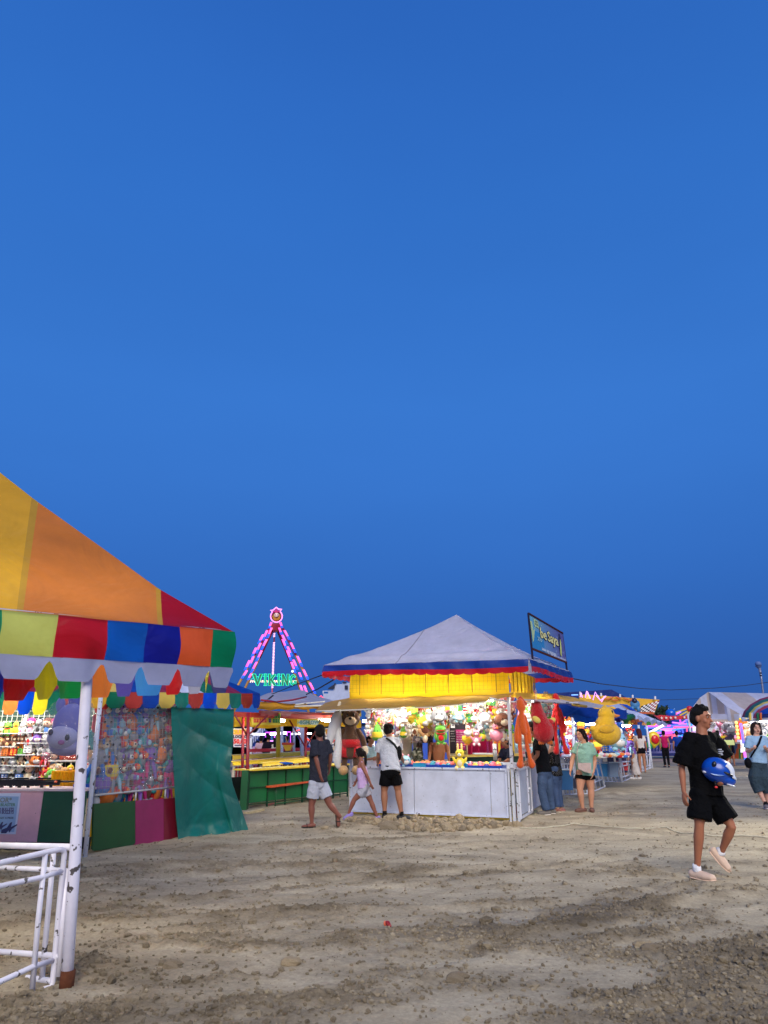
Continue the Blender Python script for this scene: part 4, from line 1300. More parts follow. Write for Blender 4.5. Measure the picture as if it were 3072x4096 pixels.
flu(B(2.4, 2.6, 2.25), B(.8, 2.6, 2.25), 'lit fluorescent tube at the back of the white booth')
# roof sign
sg = thing('roof_sign', 'blue banner sign in a rusty frame on the white booth roof', 'sign', tuple(P(2131, 2632, 14.1)))
s1_, s2_, s3_, s4_ = P(2113, 2453, 14.1), P(2251, 2533, 16.2), P(2266, 2650, 16.3), P(2129, 2595, 14.1)
mb = MB((70, 34, 34)); mb.bar(s1_, s2_, .03); mb.bar(s4_, s3_, .035, c2=(86, 44, 40)); mb.bar(s1_, P(2131, 2640, 14.1), .035, c2=(38, 34, 60)); mb.bar(P(2264, 2650, 16.3), P(2268, 2684, 16.3), .035, c2=(34, 34, 70)); mb.bar(s2_, s3_, .012, c2=(70, 50, 90)); mb.build('frame', 'rock', sg)
sr = (s2_ - s1_); sr.z = 0; sr.normalize()
up_ = (s1_ - s4_)
def SG(x, y): return s4_.lerp(s3_, x).lerp(s1_.lerp(s2_, x), y)
def csg(x, y):
    a = np.array((96, 170, 205)) * (1 - x) + np.array((84, 80, 150)) * x
    if x < .34 and y < .62 : a = np.array((30, 128, 190))
    return tuple(a)
mb = MB(); mb.grid(lambda x, y: SG(.02 + .96 * x, .03 + .94 * y), 26, 12, csg, smooth=False); mb.build('banner', 'paper', sg, thick=.004)
nS = Vector((sr.y, -sr.x, 0))
def sgt(s, x, y, h, c, nm='lettering', bold=0.0, al='CENTER', off=.012, xs=1.0):
    o = SG(x, y) + nS * off
    slope = (SG(min(1, x + .1), y) - SG(x, y)); rt = slope.normalized(); upv = (SG(x, 1) - SG(x, 0)).normalized()
    M_ = Matrix(((rt.x * xs, -nS.x, upv.x, o.x), (rt.y * xs, -nS.y, upv.y, o.y), (rt.z * xs, -nS.z, upv.z, o.z), (0, 0, 0, 1)))
    return text_mb(s, c, h, M=M_, align=al, extrude=.002, bold=bold).build(nm, 'paper', sg)
for w_s, w_x in (('be', .34), ('Saya', .62)):
    sgt(w_s, w_x, .58, .30, (18, 20, 60), bold=.05, off=.010, xs=1.5)
    sgt(w_s, w_x, .58, .30, (226, 222, 150), bold=.012, off=.016, xs=1.5)
sgt('>>>', .23, .36, .18, (150, 190, 200), 'arrows', bold=.02)
sgt('saan ng masaya', .25, .12, .105, (190, 205, 225), bold=.01, al='LEFT', xs=1.6)
sgt('ang lahat ng nagkakaisa', .5, .06, .10, (170, 180, 215), bold=.01, al='LEFT', xs=1.3)
mb = MB((176, 202, 152))
mb.prism([SG(x, y) + nS * .008 for x, y in ((.12, .72), (.125, .93), (.235, .91), (.24, .70), (.15, .71), (.12, .62), (.135, .72))], nS * .003)
mb.prism([SG(x, y) + nS * .008 for x, y in ((.03, .2), (.06, .28), (.12, .62), (.07, .55), (.06, .8), (.02, .8))], nS * .003)
mb.build('speech_bubble', 'paper', sg)
sgt('MALIIT', .18, .86, .06, (70, 90, 90)); sgt('MALAKI', .18, .78, .06, (70, 90, 90))
mb = MB((20, 30, 80)); mb.ell(SG(.84, .52) + nS * .01, (.10, .012, .26), M=Matrix.Rotation(math.atan2(sr.y, sr.x), 3, 'Z')); mb.ell(SG(.84, .42) + nS * .016, (.055, .012, .2), (190, 204, 110), M=Matrix.Rotation(math.atan2(sr.y, sr.x), 3, 'Z')); mb.build('mascot_spot', 'paper', sg)
mb = MB((150, 176, 216))
for k in range(26):
    x, y = rnd.uniform(.66, .97), rnd.uniform(.08, .9); q = SG(x, y) + nS * .008; mb.prism([q, q + Vector((.0, 0, -.05)) + sr * .006, q + sr * .02], nS * .002)
mb.build('drops', 'paper', sg)

# trays and balls on the counter
def tray(px0, px1, b, label, c=(24, 120, 176), h=.08, g='clear blue trays on the ball counter'):
    a0 = (C0 - V(px0, 3060, B(0, b, 0), B(3, b, 0))).dot(bu); a1 = (C0 - V(px1, 3060, B(0, b, 0), B(3, b, 0))).dot(bu)
    mb = MB(c); c_ = B((a0 + a1) / 2, b, .93); w = abs(a0 - a1)
    mb.box(c_ + Vector((0, 0, -h / 2)), (w, .22, .01), M=Mb)
    for s in (-1, 1):
        mb.box(c_ + bv * s * .11, (w, .012, h), M=Mb); mb.box(c_ + bu * s * w / 2, (.012, .22, h), M=Mb); mb.box(c_ + bv * s * .11 + Vector((0, 0, h / 2)), (w + .02, .03, .01), M=Mb)
    return tag(mb.build('plastic_tray', 'plastic'), label, 'tray', g)
mb = MB((20, 66, 160))
for s in (.06, .46): mb.box(B(1.45, s, .90), (2.5, .012, .09), M=Mb)
for a in (.2, 2.7): mb.box(B(a, .26, .90), (.012, .4, .09), M=Mb)
mb.box(B(1.45, .26, .862), (2.5, .4, .01), M=Mb)
tag(mb.build('ball_trough', 'plastic'), 'long dark blue trough holding the coloured balls on the booth counter', 'trough')
tray(1660, 1708, .16, 'light blue plastic tray among the balls beside the leaning man', (40, 150, 196))
tray(1828, 1874, .16, 'blue plastic tray among the balls below the yellow plush rabbit', (20, 104, 166))
tray(1636, 1668, .55, 'small dark blue tray behind the balls at the camouflage cap', (20, 96, 150))
tray(1788, 1824, .58, 'small blue tray behind the balls beside the bare chested man', (24, 100, 150))
tray(1960, 2004, .58, 'pale blue tray behind the balls near the leaning woman', (90, 170, 200))
BC = [('pink', (244, 106, 128)), ('teal', (36, 138, 160)), ('purple', (112, 84, 148)), ('orange', (250, 150, 90)), ('coral', (250, 120, 100)), ('yellow', (250, 214, 80))]
bm_ = {}
for n, c in BC:
    me = MB(c).ell((0, 0, 0), .058, seg=16, rings=10).mesh('ball'); me.materials.append(MATS['plastic']); bm_[n] = me
rb_ = random.Random(5)
cnt = {}
for row, (bq, zq) in enumerate(((.13, .905), (.23, .93), (.34, .93), (.42, .92))):
    for k in range(23):
        a = .28 + k * .107 + rb_.uniform(-.02, .02) + row * .03
        if row in (0,) and (1.02 < a < 1.24 or 1.86 < a < 2.1): continue
        n = BC[rb_.choice([0, 0, 1, 2, 3, 4, 5, 5])][0] if a < 2.1 else rb_.choice(['coral', 'orange'])
        o = bpy.data.objects.new('plastic_ball', bm_[n]); o.location = B(a, bq, zq + rb_.uniform(0, .03)); col.objects.link(o)
        tag(o, 'small %s plastic ball in the blue trough on the booth counter' % n, 'ball', '%s balls in the trough' % n)

# hanging toys: a dense curtain behind the counter
HT = [('bear', 'white', 'cream'), ('bunny', 'pink', 'white'), ('roll', 'red', 'white'), ('bear', 'red', 'yellow'), ('chick', 'yellow', 'orange'), ('puppy', 'brown', 'white'), ('long', 'cream', 'pink'), ('bear', 'cream', 'tan'), ('flower', 'orange', 'yellow'),
      ('frog', 'green', 'yellow'), ('blob', 'white', 'grey'), ('bunny', 'white', 'pink'), ('fruit', 'green', 'yellow'), ('blob', 'grey', 'white'), ('bear', 'pink', 'cream'), ('octo', 'red', 'yellow'), ('chick', 'white', 'yellow'), ('blob', 'pale blue', 'white'),
      ('bear', 'yellow', 'white'), ('puppy', 'cream', 'brown'), ('long', 'brown', 'tan'), ('bear', 'tan', 'white'), ('bunny', 'cream', 'yellow'), ('cube', 'green', 'teal'), ('octo', 'white', 'pale blue')]
rt_ = random.Random(23)
def cols_of(px): return px
n_t = 0
for row, (py0, lo, hi, step) in enumerate(((2830, 1472, 2050, 21), (2850, 1480, 2050, 22), (2872, 1476, 2046, 21), (2896, 1472, 2046, 22), (2921, 1470, 2046, 24), (2948, 1570, 1720, 26), (2944, 1870, 2048, 28))):
    px = lo; k = 0
    while px < hi:
        py = py0 + rt_.uniform(-8, 8)
        f = (px - 1480) / 570.0
        py += -24 * sm(.55, 1, f) * (1 if row < 2 else .5)
        b = .35 + rt_.uniform(0, .5) + .3 * (row % 2)
        if not (1795 < px < 1868 and py > 2885):
            loc = V(px, py, B(0, b, 0), B(3, b, 0))
            kd, a_c, b_c = HT[(row * 9 + k * 4 + rt_.randint(0, 2)) % len(HT)]
            if rt_.random() < .33: a_c = rt_.choice(['white', 'cream', 'white', 'pink'])  # some toys turned paler, the bright stall light put into their colour
            toy(kd, a_c, b_c, loc, rt_.uniform(.22, .37), rt_.uniform(-.7, .5), '%s %s hanging in the white booth, %s row, %s from left' % (a_c, KIND[kd], ORD[row], ORD[min(k, 27)]), 'plush toys hanging in the white booth', ry=rt_.uniform(-.25, .25))
        px += step * rt_.uniform(.85, 1.1); k += 1
# toys at the right side of the booth
for row in range(8):
    for k in range(7):
        px = 2080 + k * 21 + (row % 2) * 8; py = 2795 + row * 30 + rt_.uniform(-6, 6)
        if px > 2150 and py > 2900: continue
        kd, a_c, b_c = [('bear', 'white', 'pink'), ('blob', 'white', 'grey'), ('bunny', 'pink', 'white'), ('bear', 'cream', 'tan'), ('blob', 'pale blue', 'white'), ('frog', 'green', 'white'), ('long', 'pink', 'white')][(row * 3 + k * 2) % 7]
        toy(kd, a_c, b_c, P(px, py, 15.3 + k * .25), rt_.uniform(.28, .38), .7, '%s %s hanging at the booth\'s right side, %s row, %s from left' % (a_c, KIND[kd], ORD[row], ORD[k]), 'plush toys at the right side of the booth')
# singled-out hanging plushes
for kd, a_c, b_c, px, py, s, lb in (('frog', 'green', 'red', 1762, 2934, .42, 'green plush frog with red scarf hanging before the bare chested man'), ('flower', 'tan', 'brown', 1700, 2925, .46, 'plush with shaggy tan petals hanging left of the bare chested man'),
                                    ('blob', 'yellow', 'white', 1700, 2885, .38, 'round yellow faced plush hanging above the shaggy one'), ('bunny', 'yellow', 'cream', 1840, 3036, .42, 'pale yellow plush rabbit standing on the ball counter'),
                                    ('fruit', 'green', 'yellow', 1509, 2928, .40, 'green and yellow striped plush fruit hanging above the boy'), ('roll', 'pink', 'white', 1617, 2845, .42, 'pink and white striped sock plush in the top row'),
                                    ('bear', 'pink', 'white', 1905, 2950, .34, 'small pink plush bear hanging right of the menu board'), ('chick', 'pink', 'orange', 1985, 2930, .40, 'pink plush chick with orange feet near the leaning woman'),
                                    ('blob', 'pale blue', 'pink', 1622, 3042, .30, 'pale blue plush ball lying on the counter beside the leaning man'), ('blob', 'brown', 'white', 2010, 2880, .44, 'fat brown and white plush hanging near the corner post'),
                                    ('blob', 'grey', 'white', 1755, 2862, .44, 'fat pale grey plush hanging above the green frog')):
    sx_ = .62 if 'counter' not in lb else .32
    loc = V(px, py, B(0, sx_ - .25, 0), B(3, sx_ - .25, 0))
    toy(kd, a_c, b_c, loc, s, rt_.uniform(-.3, .3), lb)
# tall cream plush legs and dark long plush hanging low
q = V(1622, 2985, B(0, 1.0, 0), B(3, 1.0, 0))
wl = thing('long_plush', 'tall cream plush hanging behind the leaning man, its body a long soft column', 'toy', tuple(q))
MB((236, 228, 196)).tube([q + Vector((0, 0, .28)), q + Vector((.0, 0, .05)), q + Vector((-.01, 0, -.2)), q + Vector((0, 0, -.36))], [.13, .15, .135, .13], 14, round_=True).build('body', 'plush', wl)
MB((236, 230, 206)).tube([q + Vector((.22, .1, .3)), q + Vector((.26, .1, -.25))], [.07, .09], 10, round_=True).build('arm', 'plush', wl)
q = V(1700, 2965, B(0, 1.1, 0), B(3, 1.1, 0))
dl = thing('long_plush', 'dark brown plush with shorts and long dangling legs behind the camouflage cap', 'toy', tuple(q))
MB((34, 34, 46)).ell(q + Vector((0, 0, .1)), (.19, .13, .14)).build('shorts', 'plush', dl)
for s in (-1, 1): MB((78, 56, 46)).tube([q + Vector((s * .11, 0, .02)), q + Vector((s * .12, 0, -.12)), q + Vector((s * .13, 0, -.32))], [.06, .07, .085], 10, round_=True).build('leg', 'plush', dl)
# menu board inside
q0 = V(1832, 2945, B(0, 1.5, 0), B(3, 1.5, 0))
mn = thing('menu_board', 'dark and magenta price board standing at the back of the white booth', 'board', (q0.x, q0.y, q0.z - .35))
Mr = Matrix.Rotation(math.atan2(bu.y, bu.x), 3, 'Z')
MB((232, 214, 150)).box(q0, (.40, .03, .74), M=Mr).build('frame', 'wood', mn)
MB((34, 26, 36)).box(q0 - bv * .02 + bu * 0, (.35, .012, .69), M=Mr).build('dark_panel', 'paper', mn)
MB((176, 40, 112)).box(q0 - bv * .03 + bu * .065 + Vector((0, 0, -.07)), (.2, .01, .40), M=Mr).build('magenta_panel', 'paper', mn)
mb = MB((240, 240, 240))
for r_i in range(7):
    M_ = Matrix.Translation(q0 - bv * .038 + bu * .06 + Vector((0, 0, .08 - r_i * .048))) @ Mr.to_4x4()
    text_mb('P%d  %d BALLS' % ((r_i + 1) * 20, (r_i + 1) * 3), (240, 236, 240), .03, mb=mb, M=M_, extrude=.001)
for r_i, t_ in enumerate(('SHOOT', 'BALLS', 'ORANGE', 'GREEN', 'PURPLE')):
    M_ = Matrix.Translation(q0 - bv * .03 - bu * .11 + Vector((0, 0, .1 - r_i * .05))) @ Mr.to_4x4()
    text_mb(t_, (236, 232, 226), .028, mb=mb, M=M_, extrude=.001)
M_ = Matrix.Translation(q0 - bv * .03 - bu * .1 + Vector((0, 0, .24))) @ Mr.to_4x4()
mb.box(q0 - bv * .028 - bu * .1 + Vector((0, 0, .24)), (.09, .006, .14), c2=(236, 236, 236), M=Mr)
mb.build('lettering', 'paper', mn)
mb = MB((226, 206, 90))
for k in range(6): mb.ell(q0 - bv * .032 + bu * (-.02 + k * .034) + Vector((0, 0, -.31)), (.012, .004, .026), M=Mr)
mb.build('gold_icons', 'paper', mn)

# pleated magenta stall seen through the booth
mgs = thing('pleated_stall', 'low stall behind the white booth with magenta pleated skirt in a yellow frame', 'stall', tuple(G(1950, 3075)))
pa, pb2 = P(1860, 3000, 18.6), P(2052, 2998, 17.9)
def pq(x, z, off=0.0): p = pa.lerp(pb2, x); return Vector((p.x, p.y + off, z))
mb = MB((206, 40, 90)); mb.grid(lambda x, y: pq(x, 1.02 + .42 * y, .02 * (1 if int(x * 90) % 2 else -1)), 90, 1, smooth=False); mb.build('pleated_skirt', 'tent', mgs)
mb = MB((236, 200, 40)); mb.bar(pq(0, 1.45), pq(1, 1.45), .04); mb.bar(pq(0, 1.0), pq(1, 1.0), .05)
for k in (0, .62, .72, 1): mb.bar(pq(k, 1.0, -.03), pq(k, 1.46, -.03), .05, up=(0, 1, 0))
mb.build('yellow_frame', 'paint', mgs)
mb = MB((222, 186, 80)); mb.prism([pq(-.4, .96, -.6), pq(1.1, 1.04, -.9), pq(1.1, 1.04, 0), pq(-.4, .96, 0)], (0, 0, .035)); mb.build('table_top', 'wood', mgs)
mb = MB((24, 62, 46)); mb.prism([pq(-.4, .5, -.5), pq(1.1, .5, -.8), pq(1.1, 1.03, -.8), pq(-.4, .95, -.5)], (0, .03, 0)); mb.build('green_skirt', 'board', mgs)
MB((150, 20, 90)).tube([pq(.45, .9, -.3), pq(.45, 2.1, -.3)], .03, 8).build('pole', 'paint', mgs)
MB((240, 240, 240)).box(pq(.35, 1.06, -.4), (.5, .3, .03)).build('paper_stack', 'paper', mgs)
MB((236, 236, 240)).tube([P(1978, 2975, 15.6), P(1982, 3040, 15.6)], .045, 8).build('white_pipe', 'pipe', booth)

# ------------------------------------------------------------------ big hanging plushes
def big(name, label, q): return thing(name, label, 'toy', tuple(q))
# teddy at the left end of the awning
q = P(1402, 2968, 14.5)
tb_ = big('teddy_bear', 'large brown plush bear in red shorts hanging at the left end of the awning', q - Vector((0, 0, .6)))
def pv(x, z, y=0.0): return q + Vector((x, y, z))
mb = MB((92, 64, 46)); mb.tube([pv(0, .26), pv(0, .1), pv(0, -.08), pv(0, -.2)], [(.12, .1), (.17, .13), (.19, .14), (.16, .13)], 16, side=(1, 0, 0), round_=True); mb.build('body', 'plush', tb_)
hd = MB((92, 64, 46)).ell(pv(0, .45), (.185, .17, .175), seg=20, rings=14).build('head', 'plush', tb_)
MB((224, 196, 160)).ell(pv(0, .40, -.13), (.115, .09, .085), seg=16, rings=10).build('muzzle', 'plush', hd)
mb = MB((16, 14, 14)); mb.ell(pv(0, .44, -.22), (.035, .025, .025)); mb.ell(pv(-.06, .51, -.155), (.02, .015, .028)); mb.ell(pv(.06, .51, -.155), (.02, .015, .028)); mb.build('eyes_and_nose', 'gloss', hd)
for s in (-1, 1):
    MB((92, 64, 46)).ell(pv(s * .15, .58), (.055, .035, .055)).build('ear', 'plush', hd)
    ar = MB((92, 64, 46)).tube([pv(s * .14, .2), pv(s * .23, .08), pv(s * .27, -.05)], [.065, .06, .06], 10, round_=True).build('arm', 'plush', tb_)
    MB((226, 206, 178)).ell(pv(s * .28, -.16, -.02), (.075, .07, .1)).build('paw', 'plush', ar)
    lg = MB((86, 60, 44)).tube([pv(s * .1, -.2), pv(s * .11, -.36), pv(s * .12, -.44)], [.075, .06, .06], 10, round_=True).build('leg', 'plush', tb_)
    MB((206, 164, 112)).ell(pv(s * .13, -.52, -.05), (.1, .14, .09)).build('foot', 'plush', lg)
mb = MB((196, 24, 34)); mb.tube([pv(0, .05), pv(0, -.1)], [(.185, .15), (.215, .16)], 18, side=(1, 0, 0))
for s in (-1, 1): mb.tube([pv(s * .1, -.08), pv(s * .12, -.28)], [(.115, .13), (.12, .12)], 14, side=(1, 0, 0))
mb.build('shorts', 'plush', tb_)
# white long plush beside it
q = P(1345, 2930, 14.4)
wp = big('long_plush', 'white long limbed plush drooping beside the large teddy bear', q - Vector((0, 0, .6)))
MB((222, 222, 226)).tube([pv(.04, .42), pv(0, .25), pv(-.08, .0), pv(-.13, -.2)], [.05, .12, .1, .05], 12, round_=True).build('body', 'plush', wp)
MB((226, 226, 228)).tube([pv(.03, .1), pv(.05, -.25), pv(.02, -.5), pv(.05, -.62)], [.06, .07, .09, .05], 12, round_=True).build('leg', 'plush', wp)
MB((226, 210, 180)).tube([pv(.03, .42), pv(.06, .56)], [.05, .03], 10, round_=True).build('paw', 'plush', wp)
def longlimb(q, c, label, h=1.25, tail=(40, 40, 40)):
    t_ = big('long_plush', label, q - Vector((0, 0, h * .6)))
    f = lambda x, z, y=0.0: q + Vector((x * h, y, z * h))
    MB(c).tube([f(-.01, .42), f(0, .33), f(0, .26), f(0, .1), f(.02, -.04)], [.06 * h, .085 * h, .035 * h, .07 * h, .065 * h], 12, round_=True).build('body', 'plush', t_)
    for s, dx in ((-1, -.06), (1, .05)):
        MB(c).tube([f(s * .05, .18), f(s * .09 + .0, .02), f(s * .1, -.12), f(s * .1, -.2)], [.03 * h, .032 * h, .045 * h, .04 * h], 9, round_=True).build('arm', 'plush', t_)
        MB(c).tube([f(s * .04, 0), f(s * .06, -.25), f(s * .07 + .02, -.46), f(s * .07 + (.05 if s > 0 else 0), -.56)], [.035 * h, .032 * h, .035 * h, .06 * h], 9, round_=True).build('leg', 'plush', t_)
    MB(tail).tube([f(.04, -.36), f(.05, -.46)], .02 * h, 7).build('strap', 'plush', t_)
    return t_
longlimb(P(2090, 2925, 13.5) + Vector((0, 0, .05)), (226, 96, 30), 'long limbed orange plush hanging at the booth corner post', 1.12)
longlimb(P(2232, 2895, 15.0) + Vector((.0, 0, .08)), (206, 22, 30), 'long limbed red plush hanging between the red bird and the woman in mint', 1.10)
longlimb(P(2130, 2985, 16.6), (196, 24, 34), 'second long limbed red plush hanging behind the orange one', .9)
MB_ = MB((206, 70, 30)); MB_.tube([P(2076, 2789, 13.7), P(2092, 2808, 13.7), P(2104, 2822, 13.7)], .045, 12); tag(MB_.build('plush_sleeve', 'plush'), 'short red brown plush tube hooked under the roof at the booth corner', 'toy')
# red bird seen from behind
q = P(2162, 2888, 13.95)
rbp = big('bird_plush', 'big red plush bird with yellow wings hanging at the right side of the booth', q - Vector((0, 0, .35)))
MB((176, 20, 34)).tube([pv(-.06, .30), pv(-.05, .16), pv(.0, .02), pv(.04, -.12), pv(.05, -.2)], [.10, .13, .145, .19, .19], 20, round_=True).build('body', 'plush', rbp)
for x, z, rz_ in ((-.1, .04, .6), (.21, .02, -.5)): MB((226, 200, 96)).ell(pv(x, z, -.13 if x < 0 else 0), (.09, .035, .055), M=Matrix.Rotation(rz_, 3, 'Y')).build('wing', 'plush', rbp)
MB((196, 30, 40)).ell(pv(.17, .0), (.09, .07, .06)).build('tail', 'plush', rbp)
for s in (-1, 1):
    mb = MB((236, 120, 40))
    for k in range(3): mb.ell(pv(s * .08 + .03 + k * .035, -.37, -.02), (.02, .04, .04))
    mb.build('foot', 'plush', rbp)
MB((220, 220, 220)).tube([pv(-.06, .3), pv(-.05, .62)], .005, 5).build('string', 'cloth', rbp)
# duck
q = P(2422, 2905, 15.6)
dk = big('duck_plush', 'big yellow plush duck with orange beak hanging from the frayed awning', q - Vector((0, 0, .42)))
YD = (238, 188, 44)
bd = MB(YD); bd.ell(pv(0, -.14), (.31, .25, .25), seg=24, rings=16); bd.tube([pv(.0, .03), pv(.03, .14)], [.22, .17], 18, round_=True); bd.ell(pv(-.27, -.05), (.07, .12, .07), M=Matrix.Rotation(.6, 3, 'Y')); bd.build('body', 'plush', dk)
hd = MB(YD).ell(pv(.04, .24), (.175, .17, .165), seg=22, rings=14).lathe(pv(.02, .32), [(.14, 0), (.07, .07), (.0, .13)], 12).build('head', 'plush', dk)
MB((232, 140, 60)).tube([pv(.18, .22, -.02), pv(.25, .21, -.03), pv(.30, .215, -.04)], [(.065, .05), (.05, .035), (.02, .015)], 12, round_=True).build('beak', 'plush', hd)
MB((14, 14, 16)).ell(pv(.13, .29, -.13), (.024, .015, .038)).build('eye', 'gloss', hd)
MB((222, 172, 44)).ell(pv(-.05, -.06, -.235), (.16, .05, .09), seg=16, rings=10).build('wing', 'plush', dk)
MB((150, 206, 216)).tube([P(2472, 2890, 16.5), P(2484, 2950, 16.5), P(2470, 2990, 16.5)], [.07, .12, .1], 12, round_=True).build('blue_plush', 'plush', dk) if False else None
toy('blob', 'pale blue', 'white', P(2468, 2960, 17.2), .62, .3, 'pale blue plush hanging half behind the yellow duck')

# ------------------------------------------------------------------ rocks heaped in front of the booth
rmesh = []
for k in range(10):
    mb = MB((138, 122, 100)); s_ = [1 + .5 * (random.Random(k * 3 + j).random() - .5) for j in range(3)]
    rgk = np.random.RandomState(k)
    U, fs = unit_sphere(7, 5)
    vs = U * np.array(s_) * (1 + .38 * (rgk.rand(len(U), 1) - .5)); vs[:, 2] *= .8
    mb.add(vs.tolist(), fs, (178, 160, 130) if k % 3 else (150, 136, 114)); me = mb.mesh('rock'); me.materials.append(MATS['rock']); rmesh.append(me)
rk_ = random.Random(8)
n_r = 0
while n_r < 250:
    px = 1385 + 700 * rk_.random(); f = (px - 1385) / 700
    cy = 3285 + 22 * f; hgt = 48 * math.sin(PI * min(1, .12 + f * .95)) * (.6 + .6 * sm(.05, .4, f))
    py = cy + (rk_.random() - .35) * hgt
    if px > 2000 and rk_.random() < .6: continue
    g = G(px, py)
    o = bpy.data.objects.new('rock', rmesh[rk_.randrange(10)]); s_ = rk_.uniform(.03, .065) * (1 + .4 * (rk_.random() < .12)); 
    if f < .15: s_ *= .8
    o.location = (g.x, g.y, gh(g.x, g.y) + s_ * .3); o.scale = (s_ * 1.2, s_, s_); o.rotation_euler = (rk_.random(), rk_.random(), rk_.random() * 6)
    col.objects.link(o); tag(o, 'jagged brown rock in the heap along the foot of the white booth', 'rock', 'rocks heaped along the white booth'); n_r += 1
for px, py, s_, lb in ((1298, 3322, .05, 'grey rock lying between the walking man and the girl'), (1560, 3320, .12, 'largest grey rock at the left end of the rock heap'), (690, 3870, .045, 'pale stone on the dirt in the left foreground'),
                       (2575, 3800, .05, 'flat pale stone on the dirt right of centre'), (2600, 3812, .045, 'rounder pale stone touching the flat one'), (1165, 3855, .05, 'pale stone on the dirt in the middle foreground'), (1830, 3930, .05, 'brown stone lying in the gravel near the bottom centre')):
    g = G(px, py); o = bpy.data.objects.new('rock', rmesh[int(px) % 10]); o.location = (g.x, g.y, gh(g.x, g.y) + s_ * .3); o.scale = (s_ * 1.3, s_, s_ * .8); col.objects.link(o); tag(o, lb, 'rock')
g = G(1551, 3722); mb = MB((140, 26, 30)); q = Vector((g.x, g.y, gh(g.x, g.y) + .025))
mb.tube([q + Vector((-.02, .02, .02)), q + Vector((0, 0, .015)), q + Vector((.015, -.02, .0))], [.009, .02, .016], 9, round_=True); mb.ell(q + Vector((-.02, .01, .01)), (.015, .012, .02), (220, 110, 80)); tag(mb.build('litter', 'plastic'), 'crumpled red wrapper lying on the dirt in the middle foreground', 'wrapper')
q0_, q1_ = G(2080, 3330), G(3072, 3335)
mb = MB((196, 188, 164)); pts = []
for k in range(60):
    t_ = k / 59; p = G(2080 + 992 * t_, 3318 - 14 * math.sin(t_ * 5) + 24 * t_ * t_ + 4 * math.sin(t_ * 19)); pts.append((p.x, p.y, gh(p.x, p.y) + .012))
mb.tube(pts, .009, 6); tag(mb.build('rope', 'rubber'), 'thin pale rope lying across the dirt from the booth to the right edge', 'rope')
# ================================================================== GREEN AND YELLOW GAME STALL (left of the white booth)
g0, g1 = G(988, 3240), G(1388, 3190)
gd = (g1 - g0).normalized(); gn = Vector((-gd.y, gd.x, 0)); GL = (g1 - g0).length
def GS(px, py, off=0.0): return V(px, py, g0 + gn * off, g1 + gn * off)
def gp(t, z, off=0.0): p = g0.lerp(g1, t) + gn * off; return Vector((p.x, p.y, z))
gs = thing('coin_stall', 'long green game stall with yellow counter tops, red posts and a yellow canopy', 'stall', tuple(gp(.5, 0)))
YL = (250, 214, 60)
mb = MB((20, 108, 58))
n = 6
for k in range(n):
    a, b = k / n + .004, (k + 1) / n - .004
    for z0, z1 in ((.13, .42), (.43, .74)):
        mb.prism([gp(a, z0), gp(b, z0), gp(b, z1), gp(a, z1)], gn * .02)
mb.build('green_panels', 'board', gs)
mb = MB((14, 60, 36))
for k in range(n + 1):
    mb.bar(gp(k / n, .02, -.012), gp(k / n, .76, -.012), .03, up=gd)
for z in (.10, .425, .75): mb.bar(gp(0, z, -.014), gp(1.0, z, -.014), .022)
mb.build('panel_frame', 'pipe', gs)
mb = MB(YL); mb.prism([gp(-.01, .77, -.14), gp(1.02, .77, -.14), gp(1.02, .77, .42), gp(-.01, .77, .42)], (0, 0, .03)); mb.build('counter_top', 'paint', gs)
mb = MB((22, 92, 52)); q = GS(974, 3238); mb.box((q.x, q.y, .39), (.14, .14, .78)); mb.build('corner_box', 'board', gs)
# further counters inside the ring
for nm, pts in (('inner_counter', [(930, 3051, 18.6), (1245, 3026, 23.0), (1245, 3040, 22.9), (930, 3063, 18.5)]), ('inner_counter', [(930, 3024, 22.5), (1243, 3008, 26.0), (1243, 3020, 26.0), (930, 3040, 22.4)]), ('inner_counter', [(1050, 3057, 17.6), (1243, 3034, 19.5), (1243, 3047, 19.4), (1050, 3066, 17.5)]),
                ('inner_counter', [(1318, 3030, 21.5), (1480, 3022, 24.0), (1480, 3030, 24.0), (1318, 3042, 21.4)]), ('inner_counter', [(1318, 3003, 25.5), (1480, 2998, 27.0), (1480, 3006, 27.0), (1318, 3015, 25.4)])):
    q = [P(*p) for p in pts]
    mb = MB(YL); mb.prism(q, Vector((0, .08, .0))); 
    mb.prism([q[0], q[1], q[1] + Vector((-.15, .3, .01)), q[0] + Vector((-.15, .3, .01))], (0, 0, .02))
    mb.build(nm, 'paint', gs)
mb = MB((120, 26, 40))
for k in range(26):
    p = P(935 + k * 12, 3064 - k * .9, 19.4 + k * .12); mb.box((p.x, p.y, .45), (.05, .03, .5), c2=(150, 30, 44) if k % 3 else (236, 226, 200))
mb.build('slatted_skirt', 'paint', gs)
mb = MB((20, 30, 26)); mb.prism([gp(0, .1, .8), gp(1, .1, .8), gp(1, .6, .8), gp(0, .6, .8)], gn * .02); mb.build('inner_shade_board', 'board', gs)
